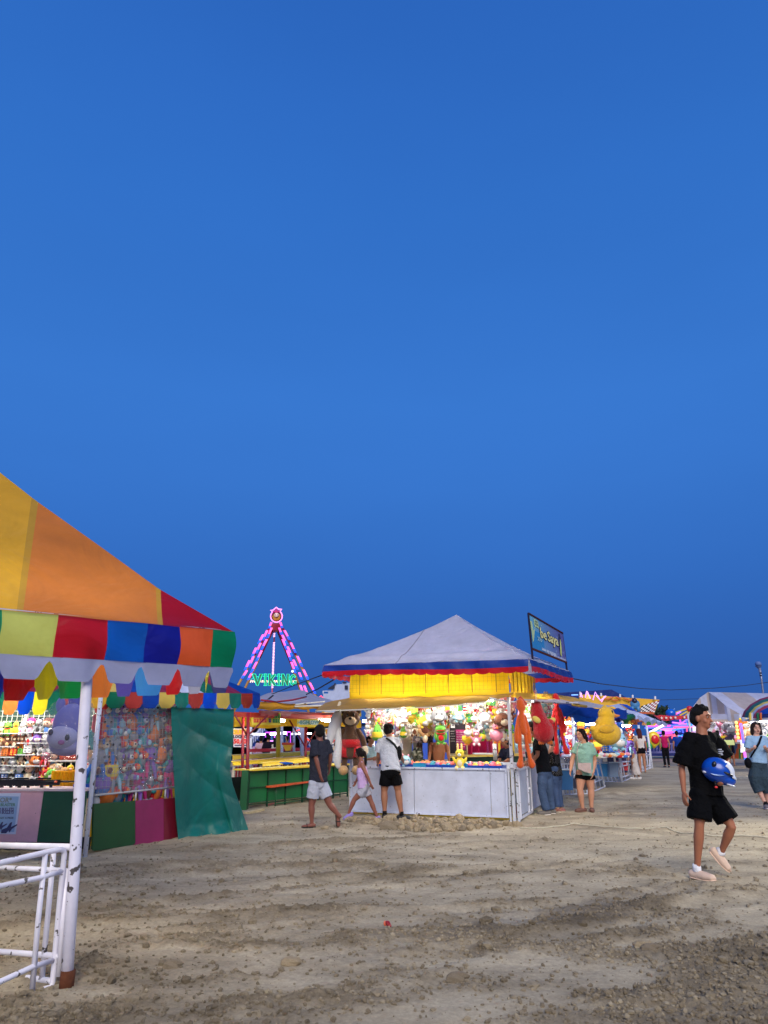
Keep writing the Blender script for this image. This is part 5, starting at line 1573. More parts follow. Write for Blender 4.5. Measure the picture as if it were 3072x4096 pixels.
# red posts with braces and the red beam
RD = (150, 22, 36)
for px, y0, y1, Y in ((990, 2850, 3084, gp(0, 0).y + .03), (970, 2856, 3056, 18.4), (1222, 2890, 3032, 20.5), (1216, 2880, 3000, 26.0)):
    a, b = P(px + 3, y0, Y), P(px, y1, Y)
    pst = MB(RD).tube([a, b, (b.x, b.y, 0.02)], .035, 10).build('post', 'pipe', gs)
    if px in (990, 1222):
        for x2, y2 in (((940, 2859), (1070, 2863)) if px == 990 else ((1158, 2880), (1290, 2880))):
            ym = 2944 if px == 990 else 2990
            MB((120, 18, 32)).tube([P(px, ym, Y), P(x2, y2, Y + (.4 if x2 > px else -.2))], .02, 8).build('brace', 'pipe', pst)
mb = MB((196, 60, 40)); mb.bar(P(930, 2857, 16.1), P(1355, 2872, 19.6), .05, .11); mb.bar(P(1039, 2852, 16.6), P(1360, 2862, 20.3), .05, .12, c2=(150, 34, 34)); mb.build('roof_beam', 'paint', gs)
# canopy
cn = [P(1025, 2800, 16.0), P(1360, 2838, 18.4), P(1330, 2806, 24.0), P(1040, 2786, 24.0)]
mb = MB((176, 176, 196)); mb.grid(lambda x, y: cn[0].lerp(cn[1], x).lerp(cn[3].lerp(cn[2], x), y) + Vector((0, 0, .25 * math.sin(PI * x) * (y + .1) + .03 * math.sin(x * 14))), 40, 12); mb.build('canopy_top', 'awning', gs)
mb = MB((206, 150, 30)); mb.grid(lambda x, y: P(1028 + 330 * x, 2806 + 20 * x + (34 - 24 * x) * y, 16.0 + 2.6 * x - .1 * math.sin(3 * y)) + Vector((0, 0, .015 * math.sin(x * 30) * y)), 50, 6); mb.build('canopy_fringe', 'awning', gs)
mb = MB((250, 200, 40)); mb.grid(lambda x, y: P(925 + 520 * x, 2868 + 10 * x + (42 - 12 * x) * y, 19.5 + 2 * x) + Vector((0, .1 * math.sin(x * 25), .03 * math.sin(x * 18))), 60, 6); mb.build('inner_canopy', 'tent_thin', gs)
mb = MB((230, 196, 50)); mb.grid(lambda x, y: P(925 + 520 * x, 2850 + 16 * y, 17.5 + 2 * x + 5 * y), 30, 6); mb.build('canopy_lining', 'tent_thin', gs)
flu(P(1120, 2882, 18.3), P(1138, 2883, 18.3), 'short lit tube beside the number board in the green stall', .03, 'tube')
flu(P(1286, 2880, 19.0), P(1344, 2883, 19.0), 'lit fluorescent tube under the red beam left of the teddy bear', .03, 'tube')
flu(P(1000, 2866, 18.2), P(1060, 2866, 18.6), 'lit fluorescent tube behind the red post of the green stall', .02, 'tube')
flu(P(1452, 2884, 20.0), P(1480, 2885, 20.0), 'short lit tube seen right of the teddy bear', .025, 'tube')
# bench
bn = thing('bench', 'long orange plank bench on green legs along the green stall', 'bench', tuple(G(1236, 3210)))
pa_, pb3 = P(1073, 3147, G(1099, 3232).y), P(1374, 3108, G(1367, 3188).y)
MB((226, 96, 50)).bar(pa_, pb3, .18, .035).build('seat', 'wood', bn)
for t_ in (.09, .5, .95):
    p = pa_.lerp(pb3, t_); MB((24, 96, 56)).tube([p, (p.x, p.y, 0)], .014, 7).build('leg', 'pipe', bn)
mb = MB((24, 96, 56)); p, q = pa_.lerp(pb3, .09), pa_.lerp(pb3, .95); mb.tube([(p.x, p.y, .06), (q.x, q.y, .06)], .012, 6); mb.build('stretcher', 'pipe', bn)
tag(MB((216, 196, 150)).bar(G(982, 3252, .03), G(1050, 3240, .03), .1, .04).build('plank', 'wood'), 'short pale plank lying on the dirt at the corner of the green stall', 'plank')
mb = MB((226, 196, 50)); mb.bar(gp(.1, .06, .3), gp(.95, .06, .3), .03); mb.bar(gp(.2, .03, .1), gp(.5, .12, .3), .025, c2=(220, 120, 120)); mb.build('floor_rail', 'paint', gs)
tag(MB((30, 90, 190)).tube([P(1118, 3050, 17.7), P(1145, 3054, 17.6), P(1172, 3053, 17.7)], [.01, .035, .015], 8).build('blue_cloth', 'cloth'), 'blue rag lying on the yellow counter top of the green stall', 'rag')
# number boards
nbx = thing('number_board', 'yellow hanging board with red, purple and green number squares', 'board', tuple(P(1064, 2890, 17.3)))
def q4(x0, y0, x1, y1, Y, th=.02): return [P(x0, y0, Y), P(x1, y0, Y), P(x1, y1, Y), P(x0, y1, Y)]
MB((240, 222, 50)).prism(q4(1007, 2852, 1122, 2900, 17.3), (0, .02, 0)).build('board', 'paint', nbx)
mb = MB()
for i in range(5):
    for j in range(2):
        mb.prism(q4(1014 + i * 10.8, 2856 + j * 18, 1023 + i * 10.8, 2872 + j * 18, 17.28), (0, .01, 0), (214, 70, 34))
for j in range(2): mb.prism(q4(1075, 2856 + j * 18, 1084, 2872 + j * 18, 17.28), (0, .01, 0), (84, 66, 140))
for i in range(3):
    for j in range(2): mb.prism(q4(1091 + i * 10, 2857 + j * 18, 1099.5 + i * 10, 2873 + j * 18, 17.28), (0, .01, 0), (54, 140, 50))
mb.build('number_squares', 'paint', nbx)
def lettr(s, px, py, Y, h, c, parent, mt='paper', bold=.02, al='CENTER', xs=1.0, nm='lettering'):
    return text_mb(s, c, h, M=Matrix.Translation(P(px, py, Y)) @ Matrix.Diagonal((xs, 1, 1, 1)), align=al, extrude=.002, bold=bold).build(nm, mt, parent)
lettr('1 2 3 4 5', 1041, 2864, 17.26, .09, (246, 150, 90), nbx); lettr('6 7 8 9 10', 1041, 2882, 17.26, .085, (246, 150, 90), nbx)
nb2 = thing('number_board', 'yellow and white hanging board with teal letters left of the teddy bear', 'board', tuple(P(1230, 2900, 18.4)))
MB((244, 226, 70)).prism(q4(1188, 2876, 1274, 2907, 18.4), (0, .02, 0)).build('board', 'paint', nb2)
MB((226, 238, 226)).prism(q4(1196, 2881, 1232, 2899, 18.38), (0, .01, 0)).prism(q4(1240, 2881, 1270, 2899, 18.38), (0, .01, 0)).build('white_field', 'paint', nb2)
lettr('HIGH', 1214, 2890, 18.36, .13, (60, 150, 170), nb2); lettr('LOW', 1255, 2890, 18.36, .12, (60, 150, 170), nb2)
# posters
for x0, x1, y0, y1, Y, lb, xc in ((934, 998, 2914, 2988, 19.0, 'bright poster with red numbers behind the red post beside the green tarp', 966), (1300, 1348, 2912, 2986, 20.5, 'bright poster with red numbers left of the teddy bear', 1324), (1474, 1500, 2900, 2990, 20.5, 'narrow bright poster right of the teddy bear', 1489)):
    pr = thing('poster', lb, 'poster', tuple(P((x0 + x1) / 2, y1, Y)))
    MB((240, 240, 244)).prism(q4(x0, y0, x1, y1, Y), (0, .02, 0)).build('sheet', 'paper', pr)
    MB((236, 160, 120)).prism(q4(x0 + 4, y0 + 4, x1 - 4, y0 + 26, Y - .012), (0, .004, 0)).prism(q4(x0 + 4, y1 - 9, x1 - 4, y1 - 4, Y - .012), (0, .004, 0), (60, 60, 120)).build('printed_field', 'paper', pr)
    w_ = (x1 - x0) / 64.0
    lettr('SUPER', xc, y0 + 14, Y - .02, .15 * w_, (240, 190, 30), pr, bold=.05); lettr('BLOCK OUT', xc, y0 + 33, Y - .02, .095 * w_, (30, 26, 60), pr, bold=.05)
    lettr('50,000', xc, y0 + 52, Y - .02, .15 * w_, (220, 50, 50), pr, bold=.05)
# yellow funnel box
fn_ = thing('funnel_box', 'yellow funnel shaped box with red rim on the stall counter', 'box', tuple(P(1150, 3003, 22)))
q = P(1150, 2975, 22)
mb = MB((238, 200, 40)); mb.prism([P(1130, 2979, 22), P(1170, 2979, 22), P(1158, 3003, 22), P(1142, 3003, 22)], (0, .3, 0)); mb.build('body', 'paint', fn_)
MB((206, 66, 34)).prism([P(1127, 2971, 21.98), P(1173, 2971, 21.98), P(1172, 2980, 21.98), P(1128, 2980, 21.98)], (0, .34, 0)).build('rim', 'paint', fn_)
MB((206, 176, 120)).tube([P(1150, 2975, 22.1), P(1142, 2948, 22.1)], .02, 6).build('stick', 'wood', fn_)
# white posts and rails of the ride queue, blue stairs, neon gate
qf = thing('queue_railing', 'white pipe railing of the ride queue behind the green stall', 'railing', tuple(G(1150, 3010)))
for px in (1004, 1128, 1176, 1208, 1326): 
    a, b = P(px, 2905, 25.5), P(px, 3008, 25.5); MB((226, 226, 236)).tube([a, b, (b.x, b.y, 0)], .045 if px != 1208 else .07, 8).build('post', 'pipe', qf)
MB((236, 206, 60)).tube([P(1113, 2900, 24), P(1113, 3040, 24)], .075, 8).build('yellow_post', 'paint', qf)
mb = MB((190, 50, 60)); mb.bar(P(1000, 3002, 25), P(1240, 2996, 27), .06, .1); mb.build('red_rail', 'paint', qf)
st = thing('ride_stairs', 'dark blue metal stairs, deck and painted shade of the swinging ship ride', 'stairs', tuple(G(1200, 3000)))
mb = MB((24, 50, 120)); 
for s_, x0, x1 in ((1, 1176, 1240), (-1, 1060, 1000)):
    mb.prism([P(x0, 2925, 29), P(x0 + s_ * 8, 2920, 29), P(x1, 2990, 28), P(x1, 3003, 28), P(x1 - s_ * 16, 3003, 28)], (0, .8, 0))
mb.box(P(1350, 2960, 33) , (10, .5, 1.6), c2=(40, 84, 190)); mb.box(P(1110, 2985, 33), (7, .5, 1.4), c2=(40, 60, 130)); mb.box(P(1110, 2918, 33), (9, .5, .5), c2=(50, 84, 180)); mb.build('deck', 'paint', st)  # second box paints in the shadows below the deck
mb = MB((170, 180, 220))
for s_, x0, x1 in ((1, 1180, 1240), (-1, 1058, 1000)):
    for k in range(9):
        t_ = k / 8; x = x0 + (x1 - x0) * t_; y = 2922 + 70 * t_; mb.bar(P(x, y, 28.4), P(x, y - 28, 28.4), .035)
    mb.bar(P(x0, 2894, 28.4), P(x1, 2964, 28.4), .06)
mb.build('banister', 'paint', st)
tag(MB((12, 70, 160)).prism(q4(1444, 2905, 1476, 2996, 21.5), (0, .05, 0)).build('blue_sheet', 'tarp'), 'upright dark blue sheet right of the large teddy bear', 'sheet')
ng = thing('neon_gate', 'ride entrance framed in violet neon with a white lamp across it', 'gate', tuple(P(1110, 2975, 27.5)))
def neon(pts, r, c, parent, nm='neon_tube', m='neon'): return MB(c).tube(pts, r, 7).build(nm, m, parent)
VI = (206, 84, 250)
neon([P(1062, 2950, 27.4), P(1062, 2930, 27.4), P(1162, 2928, 27.4), P(1162, 2972, 27.4)], .02, VI, ng)
for px, y0, y1 in ((1078, 2932, 2946), (1098, 2945, 2958), (1148, 2930, 2950), (1126, 2945, 2960)): neon([P(px, y0, 27.35), P(px, y1, 27.35)], .018, VI, ng)
neon([P(1080, 2964, 27.3), P(1122, 2964, 27.3)], .022, (236, 150, 250), ng); neon([P(1098, 2974, 27.2), P(1118, 2974, 27.2)], .02, (220, 130, 250), ng)
neon([P(1082, 2936, 27.3), P(1144, 2932, 27.3)], .05, (255, 240, 255), ng, 'lamp_tube', 'tube_soft')
neon([P(1006, 2936, 27.6), P(1060, 2937, 27.6)], .028, (255, 250, 255), ng, 'lamp_tube', 'tube_soft'); neon([P(1166, 2936, 27.6), P(1246, 2934, 27.6)], .028, (255, 250, 255), ng, 'lamp_tube', 'tube_soft')
neon([P(1170, 2928, 27.6), P(1212, 2915, 27.6)], .02, (255, 60, 60), ng); neon([P(1222, 2950, 22.4), P(1244, 2968, 22.4)], .024, (255, 70, 50), ng)
mb = MB((40, 110, 180))
for k in range(7): mb.prism(q4(1084 + k * 11, 2944, 1090 + k * 11, 2968, 27.9), (0, .05, 0))
mb.build('blue_slats', 'paint', ng)

# ================================================================== SWINGING SHIP RIDE TOWER
YV = 44.0
def pv_(x, y, Y=YV): return P(950 + x / 4.74, 2420 + y / 4.74, Y)
vk = thing('ship_ride_tower', 'tall swinging ship ride tower with pink and blue neon tubes and a green VIKING sign', 'ride', tuple(pv_(720, 2700)))
hub = MB((170, 18, 50)).prism([pv_(665, 345), pv_(820, 345), pv_(850, 420), pv_(760, 480), pv_(650, 480), pv_(610, 430)], (0, .8, 0)).build('hub', 'paint', vk)
PK, BL = (255, 90, 200), (40, 90, 255)
legs = [((640, 380), (60, 1430), (-.9, 0)), ((690, 440), (190, 1480), (.3, 1)), ((770, 440), (1230, 1700), (.3, 1)), ((830, 380), (1340, 1440), (-.9, 0))]
cl_ = [(150, 22, 50), (196, 140, 50)]
lg_ = []
for (x0, y0), (x1, y1), (dy, w_) in legs:
    a, b = pv_(x0, y0, YV + dy), pv_(x1, y1, YV + dy)
    m_ = a.lerp(b, .55); e_ = a + (b - a) * ((a.z) / (a.z - b.z))
    mb = MB(cl_[0]); mb.tube([a, m_], .075, 9, (146, 20, 50)); mb.tube([m_, e_], .075, 9, (190, 136, 50)); lg_.append(mb.build('leg', 'paint', vk))
mb = MB((20, 84, 70)); mb.tube([pv_(1310, 1450), pv_(1500, 1740), pv_(1640, 1980)], .075, 8); mb.build('outer_brace', 'paint', vk)
mb = MB((150, 20, 50)); mb.tube([pv_(1030, 1200, YV + 1), pv_(1220, 1700, YV + 1)], .05, 8); mb.tube([pv_(750, 470, YV + 1), pv_(1060, 1220, YV + 1)], .07, 8); mb.build('rear_leg', 'paint', vk)
def pair(x0, y0, x1, y1, w=.036, leg=None):
    for o in (-1, 1):
        dx = o * 11
        a, b = pv_(x0 + dx, y0, YV - 1.0), pv_(x1 + dx, y1, YV - 1.0); m_ = a.lerp(b, .62)
        ob = MB(PK); ob.tube([a, m_], w, 6, PK if o < 0 else (255, 110, 170)); ob.tube([m_, b], w, 6, BL); ob.build('neon_tube', 'neon', lg_[leg] if leg is not None else vk)
for x0, y0, x1, y1, l_ in ((645, 325, 600, 440, 0), (565, 480, 480, 665, 0), (490, 560, 395, 735, 0), (440, 720, 350, 915, 0), (355, 810, 270, 985, 0), (305, 975, 215, 1180, 0), (230, 1050, 135, 1240, 0), (180, 1240, 85, 1390, 0),
                           (650, 430, 565, 620, 1), (555, 650, 455, 845, 1), (460, 865, 360, 1065, 1), (365, 1080, 260, 1280, 1), (265, 1300, 195, 1420, 1),
                           (790, 430, 835, 560, 2), (850, 570, 930, 740, 2), (855, 650, 930, 840, 2), (950, 790, 1030, 970, 2), (940, 860, 1015, 1060, 2), (1060, 1040, 1140, 1220, 2), (1020, 1080, 1100, 1290, 2), (1170, 1280, 1220, 1410, 2), (1190, 1520, 1265, 1720, 2), (1265, 1530, 1340, 1730, 2),
                           (810, 325, 850, 435, 3), (890, 480, 985, 660, 3), (1010, 715, 1100, 905, 3), (1135, 970, 1225, 1165, 3), (1250, 1225, 1345, 1425, 3), (1370, 1475, 1475, 1680, 3)):
    pair(x0, y0, x1, y1, leg=l_)
# swing arm with light chevrons
arm = MB((150, 26, 60)).tube([pv_(700, 480, YV - .2), pv_(685, 1000, YV - .2), pv_(655, 1720, YV - .2)], .045, 8).build('swing_arm', 'paint', vk)
for seg in ((540, 610), (715, 1310), (1480, 1580)):
    mb = MB((255, 200, 236)); y = seg[0]
    while y < seg[1]:
        x = 700 - (y - 480) * .036; mb.tube([pv_(x - 17, y + 8, YV - .32), pv_(x + 17, y - 4, YV - .32)], .030, 6); y += 28
    mb.build('light_strip', 'neon', arm)
for y0, y1 in ((1580, 1700),): 
    MB((200, 90, 110)).tube([pv_(658, y0, YV - .35), pv_(654, y1, YV - .35)], .03, 6).build('light_strip', 'soft_glow', arm)
# cross beam and letters
bm_x = MB((190, 130, 60)).bar(pv_(230, 1445), pv_(1150, 1445), .08, .12).build('cross_beam', 'paint', vk)
mb = MB((255, 236, 226))
for k in range(24): 
    x = 240 + k * 37; mb.tube([pv_(x, 1470, YV - .4), pv_(x + 22, 1428, YV - .4)], .03, 6)
mb.build('light_strip', 'neon', bm_x)
GR = (20, 225, 170)
def stroke(pts, r=.062): return [pv_(x, y, YV - 1.2) for x, y in pts]
letters = {'V': [[(285, 1310), (350, 1310), (385, 1450), (425, 1310), (480, 1310), (400, 1530), (365, 1530), (285, 1310)]],
           'I': [[(505, 1310), (560, 1310), (545, 1330), (545, 1515), (560, 1530), (500, 1530), (515, 1515), (515, 1330), (505, 1310)]],
           'K': [[(585, 1310), (640, 1310), (630, 1400), (690, 1315), (735, 1315), (665, 1410), (740, 1530), (690, 1530), (632, 1440), (640, 1530), (582, 1530), (596, 1420), (585, 1310)]],
           'I2': [[(765, 1310), (815, 1310), (802, 1330), (802, 1515), (820, 1530), (755, 1530), (772, 1515), (772, 1330), (765, 1310)]],
           'N': [[(838, 1310), (885, 1310), (940, 1440), (940, 1310), (985, 1310), (975, 1530), (930, 1530), (880, 1400), (880, 1530), (835, 1530), (845, 1420), (838, 1310)]],
           'G': [[(1110, 1360), (1075, 1325), (1030, 1330), (1005, 1370), (1000, 1440), (1015, 1505), (1055, 1530), (1110, 1510), (1115, 1440), (1070, 1440), (1070, 1465), (1085, 1470), (1080, 1495), (1055, 1500), (1035, 1470), (1032, 1400), (1050, 1360), (1080, 1365), (1090, 1385), (1110, 1360)]]}
for k, L in letters.items():
    for pts in L:
        MB((60, 120, 90)).prism(stroke(pts[:-1]), (0, .15, 0)).build('letter_face', 'paint', vk)
        MB(GR).tube([p + Vector((0, -.1, 0)) for p in stroke(pts)], .017, 6).build('neon_outline', 'neon', vk)
for pts in (((250, 1420), (330, 1350), (420, 1370), (470, 1350), (600, 1350)), ((640, 1345), (800, 1350), (860, 1380)), ((960, 1400), (1010, 1350))): neon([pv_(x, y, YV - .9) for x, y in pts], .018, (30, 210, 190), vk)
MB((255, 255, 250)).ell(pv_(1042, 1258, YV - 1), .07).build('white_lamp', 'neon', vk)
# round crest with a crown outline in neon
cr_ = MB((150, 20, 90)).lathe((0, 0, 0), [(0, 0), (.33, 0), (.33, .1), (0, .1)], 28, smooth=False)
c_ = pv_(738, 215, YV - 1.2)
T_ = Matrix.Translation(c_) @ Matrix.Rotation(PI / 2, 4, 'X')
disc = MB().merge(cr_, T_).build('crest', 'paint', vk)
MB((206, 150, 50)).ell(pv_(738, 225, YV - 1.35), (.27, .06, .25)).build('crest_face', 'paint', disc)
MB((236, 216, 200)).ell(pv_(738, 190, YV - 1.5), (.15, .04, .13)).build('crest_white', 'paint', disc)
MB((70, 40, 30)).ell(pv_(715, 180, YV - 1.6), (.03, .03, .02)).ell(pv_(762, 180, YV - 1.6), (.03, .03, .02)).bar(pv_(720, 228, YV - 1.6), pv_(756, 228, YV - 1.6), .02).build('crest_features', 'paint', disc)
MB((220, 30, 130)).prism([pv_(x, y, YV - 1.5) for x, y in ((665, 130), (690, 95), (705, 115), (735, 55), (765, 115), (790, 95), (805, 130), (735, 150))], (0, .1, 0)).build('crest_crown', 'paint', disc)
o_l = [(655, 105), (625, 95), (655, 115), (658, 150)] + [(738 + 110 * math.sin(t), 215 - 112 * math.cos(t)) for t in [-.8 - k * (2 * PI - 1.6) / 22 for k in range(23)]] + [(815, 150), (812, 110), (840, 80), (795, 82), (770, 75), (735, 42), (700, 75), (680, 92), (655, 105)]
neon([pv_(x, y, YV - 1.7) for x, y in o_l], .034, (255, 150, 240), vk, 'crest_outline')
neon([P(1276, 2790, 42), P(1284, 2783, 42), P(1292, 2792, 42), P(1300, 2795, 42)], .03, (255, 80, 110), vk)
# white building behind
wb = thing('white_building', 'pale flat roofed building with stepped upper floors behind the stalls', 'building', tuple(P(1345, 2930, 90)))
def wq(x, y): return P(900 + x / 2.765, 2400 + y / 2.765, 90)
MB((176, 186, 216)).prism([wq(1085, 1035), wq(1140, 1035), wq(1140, 1000), wq(1200, 1000), wq(1200, 935), wq(1295, 930), wq(1295, 915), wq(1400, 915), wq(1400, 1500), wq(1085, 1500)], (0, 9, 0)).build('wall', 'concrete', wb)
for pl in ([(1142, 975), (1215, 930), (1215, 972), (1200, 990), (1142, 990)], [(1325, 945), (1360, 945), (1360, 990), (1325, 985)], [(1300, 905), (1345, 905), (1345, 918), (1300, 918)], [(1205, 935), (1218, 915), (1232, 935)]):
    MB((22, 28, 52)).prism([wq(*p) + Vector((0, -.2, 0)) for p in pl], (0, .1, 0)).build('window', 'gloss', wb)
mb = MB((190, 196, 220)); mb.bar(wq(1087, 1035), wq(1087, 1005), .15); mb.bar(wq(1085, 1008), wq(1140, 1008), .1); mb.build('railing', 'paint', wb)
# cables
def cable(pts, r, label, c=(24, 24, 34)):
    mb = MB(c); mb.tube([P(*p) for p in pts], r, 5); return tag(mb.build('cable', 'rubber'), label, 'cable')
cable([(1040, 2790, 22), (1100, 2772, 22), (1180, 2740, 20), (1290, 2700, 15.2)], .012, 'thin dark cable from the green stall up to the left eave of the white booth')
cable([(1225, 2778, 19), (1270, 2757, 18), (1340, 2716, 15.5)], .016, 'thick dark cable rising to the left eave of the white booth')
cable([(1040, 2824, 16.2), (1062, 2806, 16.4), (1092, 2782, 17)], .02, 'dark knotted cable tied from the toy stall corner up to the canopy')
cable([(1045, 2800, 16), (1100, 2808, 16.6), (1170, 2800, 17), (1225, 2787, 18)], .02, 'red cable sagging over the green stall canopy', (150, 20, 40))
cable([(2288, 2714, 16.5), (2400, 2735, 20), (2560, 2754, 26), (2680, 2760, 30), (2850, 2753, 34), (2980, 2742, 34), (3150, 2718, 34)], .013, 'upper dark cable sagging from the white booth roof across the sky to the right edge')
cable([(2520, 2796, 60), (2640, 2800, 60), (2850, 2793, 60), (3150, 2778, 60)], .016, 'lower thin cable crossing in front of the striped marquee roof')
# ================================================================== RIGHT SIDE: blue tarps, pipe gates, rides, marquee
def sheet(pts, fn_extra=None, n=30, m=10):
    a, b, c, d = [P(*p) for p in pts]
    return lambda x, y: a.lerp(b, x).lerp(d.lerp(c, x), y) + (fn_extra(x, y) if fn_extra else Vector((0, 0, 0)))
bt = thing('tarp_stall', 'stall under dark blue tarpaulins on white poles behind the woman in mint', 'stall', tuple(G(2350, 3130)))
mb = MB((14, 44, 128)); mb.grid(sheet([(2236, 2822, 18.2), (2480, 2836, 19.5), (2420, 2888, 18.6), (2236, 2864, 17.6)], lambda x, y: Vector((0, 0, .03 * math.sin(x * 18 + y * 4)))), 40, 10); mb.build('tarp', 'tarp', bt)
mb = MB((26, 92, 190)); mb.grid(sheet([(2290, 2862, 17.9), (2402, 2872, 18.2), (2398, 2888, 18.1), (2300, 2894, 17.8)], lambda x, y: Vector((0, 0, .03 * math.sin(x * 9)))), 30, 6); mb.build('tarp', 'tarp', bt)
mb = MB((18, 54, 140)); mb.grid(sheet([(2400, 2838, 19), (2506, 2836, 19.6), (2508, 2872, 19.6), (2400, 2886, 18.4)], lambda x, y: Vector((0, 0, .03 * math.sin(x * 12)))), 30, 6); mb.build('tarp', 'tarp', bt)
def roof2(pts, c, nm, par, m='tarp', z=.06): 
    mb = MB(c); mb.grid(sheet(pts, lambda x, y: Vector((0, 0, -z * math.sin(PI * x) * math.sin(PI * y)))), 24, 8); return mb.build(nm, m, par)
r2 = thing('striped_canopy', 'blue and white striped canopy roof behind the yellow duck', 'canopy', tuple(G(2560, 3100)))
roof2([(2440, 2822, 21), (2476, 2815, 24), (2545, 2862, 22), (2510, 2850, 20)], (190, 198, 226), 'roof_panel', r2); roof2([(2474, 2815, 24), (2508, 2818, 26), (2580, 2868, 23), (2543, 2846, 21.8)], (24, 72, 190), 'roof_panel', r2)
roof2([(2508, 2838, 21), (2550, 2848, 22), (2660, 2892, 22), (2516, 2872, 20)], (200, 206, 232), 'roof_panel', r2)
mb = MB((214, 140, 70)); 
for k, c in enumerate(((34, 110, 66), (236, 206, 80), (196, 96, 40), (60, 86, 160), (216, 150, 90), (60, 130, 60), (236, 200, 80))):
    mb.grid(sheet([(2496 + k * 18, 2880 + k * 1, 21), (2514 + k * 18, 2881 + k, 21), (2514 + k * 18, 2897 + k, 21), (2496 + k * 18, 2897 + k, 21)]), 4, 3, lambda x, y, c=c: c)
mb.build('fringe', 'tent', r2)
mb = MB((156, 160, 184)); mb.grid(sheet([(2548, 2866, 20), (2668, 2890, 21), (2664, 2902, 20.6), (2560, 2886, 19.8)], lambda x, y: Vector((0, .05 * math.sin(x * 30), .04 * math.sin(x * 24)))), 40, 6); mb.build('plastic_cover', 'tarp', r2)
mb = MB((30, 110, 66)); mb.tube([P(2500, 2874, 20), P(2530, 2868, 20.4)], .09, 10); mb.build('rolled_cloth', 'tent', r2)
MB((180, 90, 40)).bar(P(2530, 2886, 20.2), P(2562, 2880, 20.6), .1, .08).build('plank', 'wood', r2)
# tall white poles
def wpole(x0, y0, x1, y1, label, r=.042, parent=None):
    g = G(x1, y1); a = P(x0, y0, g.y)
    mb = MB((222, 226, 238)).tube([a, g.lerp(a, .5), g + Vector((0, 0, -.02))], r, 10)
    if parent: return mb.build('pole', 'pipe', parent)
    return tag(mb.build('pole', 'pipe'), label, 'pole', 'white poles of the right hand stalls')
wpole(2291, 2866, 2300, 3160, 'white pole left of the woman in mint, behind the red plush')
wpole(2386, 2855, 2417, 3146, 'white pole standing behind the left side of the yellow duck')
wpole(2470, 2870, 2486, 3131, 'white pole standing at the right side of the yellow duck')
wpole(2523, 2884, 2536, 3090, 'white pole between the two women leaning on the railing', .045)
wpole(2553, 2892, 2569, 3086, 'white pole left of the woman with long brown hair', .045)
wpole(2585, 2894, 2609, 3074, 'white pole at the far right end of the pipe gates', .05)
wpole(2214, 2870, 2252, 3182, 'white pole at the right end of the white booth', .05)
# pipe gates
def gate_(pts, bars, label, r=.022, rails=()):
    a, b = G(*pts[0]), G(*pts[1])
    g = thing('pipe_gate', label, 'barrier', tuple((a + b) / 2), 'white pipe gates along the right hand stalls')
    def q(x, y): return V(x, y, a, b)
    (x0, y0), (x1, y1) = pts; (tx0, ty0), (tx1, ty1) = bars
    MB((226, 228, 240)).tube([q(x0, y0 - 2), q(tx0, ty0), q(tx1, ty1), q(x1, y1 - 2)], r, 8, closed=True).build('frame', 'pipe', g)
    for f in rails: MB((224, 226, 238)).tube([q(x0 + (tx0 - x0) * f, y0 + (ty0 - y0) * f), q(x1 + (tx1 - x1) * f, y1 + (ty1 - y1) * f)], r * .8, 8).build('rail', 'pipe', g)
    n = max(2, int(abs(x1 - x0) / 14)) if rails is not None else 2
    for k in range(1, n):
        t_ = k / n; MB((224, 226, 238)).tube([q(x0 + (x1 - x0) * t_, y0 + (y1 - y0) * t_ - 2), q(tx0 + (tx1 - tx0) * t_, ty0 + (ty1 - ty0) * t_)], r * .75, 7).build('bar', 'pipe', g)
    return g
gate_(((2250, 3180), (2350, 3177)), ((2246, 3056), (2326, 3056)), 'white pipe gate behind the woman in mint, nearest the white booth', rails=(.24,))
gate_(((2352, 3177), (2420, 3149)), ((2338, 3050), (2396, 3040)), 'white pipe gate right of the woman in mint, turned towards the pole', rails=(.3, .88))
gate_(((2420, 3128), (2480, 3130)), ((2398, 3050), (2455, 3050)), 'white pipe gate below the yellow duck', .024, rails=(.8,))
gate_(((2486, 3131), (2536, 3110)), ((2470, 3050), (2524, 3045)), 'white pipe gate left of the woman in the long skirt', .025, rails=(.25, .8))
gate_(((2536, 3098), (2607, 3073)), ((2530, 3008), (2598, 3006)), 'white pipe gate at the far end below the long haired woman', .028, rails=(.2, .85))
gate_(((2545, 3078), (2600, 3076)), ((2540, 3008), (2598, 3006)), 'white pipe gate set back at the far end of the row', .028, rails=(.8,))
# blue counters
for x0, x1, y0, y1, Y, c, lb in ((2246, 2292, 3078, 3160, 17.6, (40, 104, 160), 'blue painted counter box behind the woman in mint'), (2405, 2440, 3052, 3106, 22.2, (60, 150, 210), 'bright blue counter box below the duck'), (2438, 2474, 3050, 3108, 22.0, (110, 132, 160), 'grey blue counter box below the duck, right of the bright one'),
                                 (2489, 2512, 3046, 3082, 26.0, (200, 40, 44), 'red counter box behind the gates'), (2322, 2350, 3120, 3160, 18.5, (70, 60, 56), 'dark box under the counter seen between the legs of the woman in mint')):
    o = thing('counter_box', lb, 'box', tuple(P((x0 + x1) / 2, y1, Y)))
    pts = q4(x0, y0, x1, y1, Y)
    MB(c).prism(pts, (0, .7, 0)).build('body', 'board', o)
    MB((200, 214, 226)).bar(pts[0] + Vector((-.02, -.02, 0)), pts[1] + Vector((.02, -.02, 0)), .04, .03).build('rim', 'paint', o)
tag(MB((176, 206, 196)).prism(q4(2249, 3036, 2286, 3074, 17.9), (0, .5, 0)).build('glass_box', 'clear'), 'glass case standing on the blue counter beside the red plush', 'glass case')
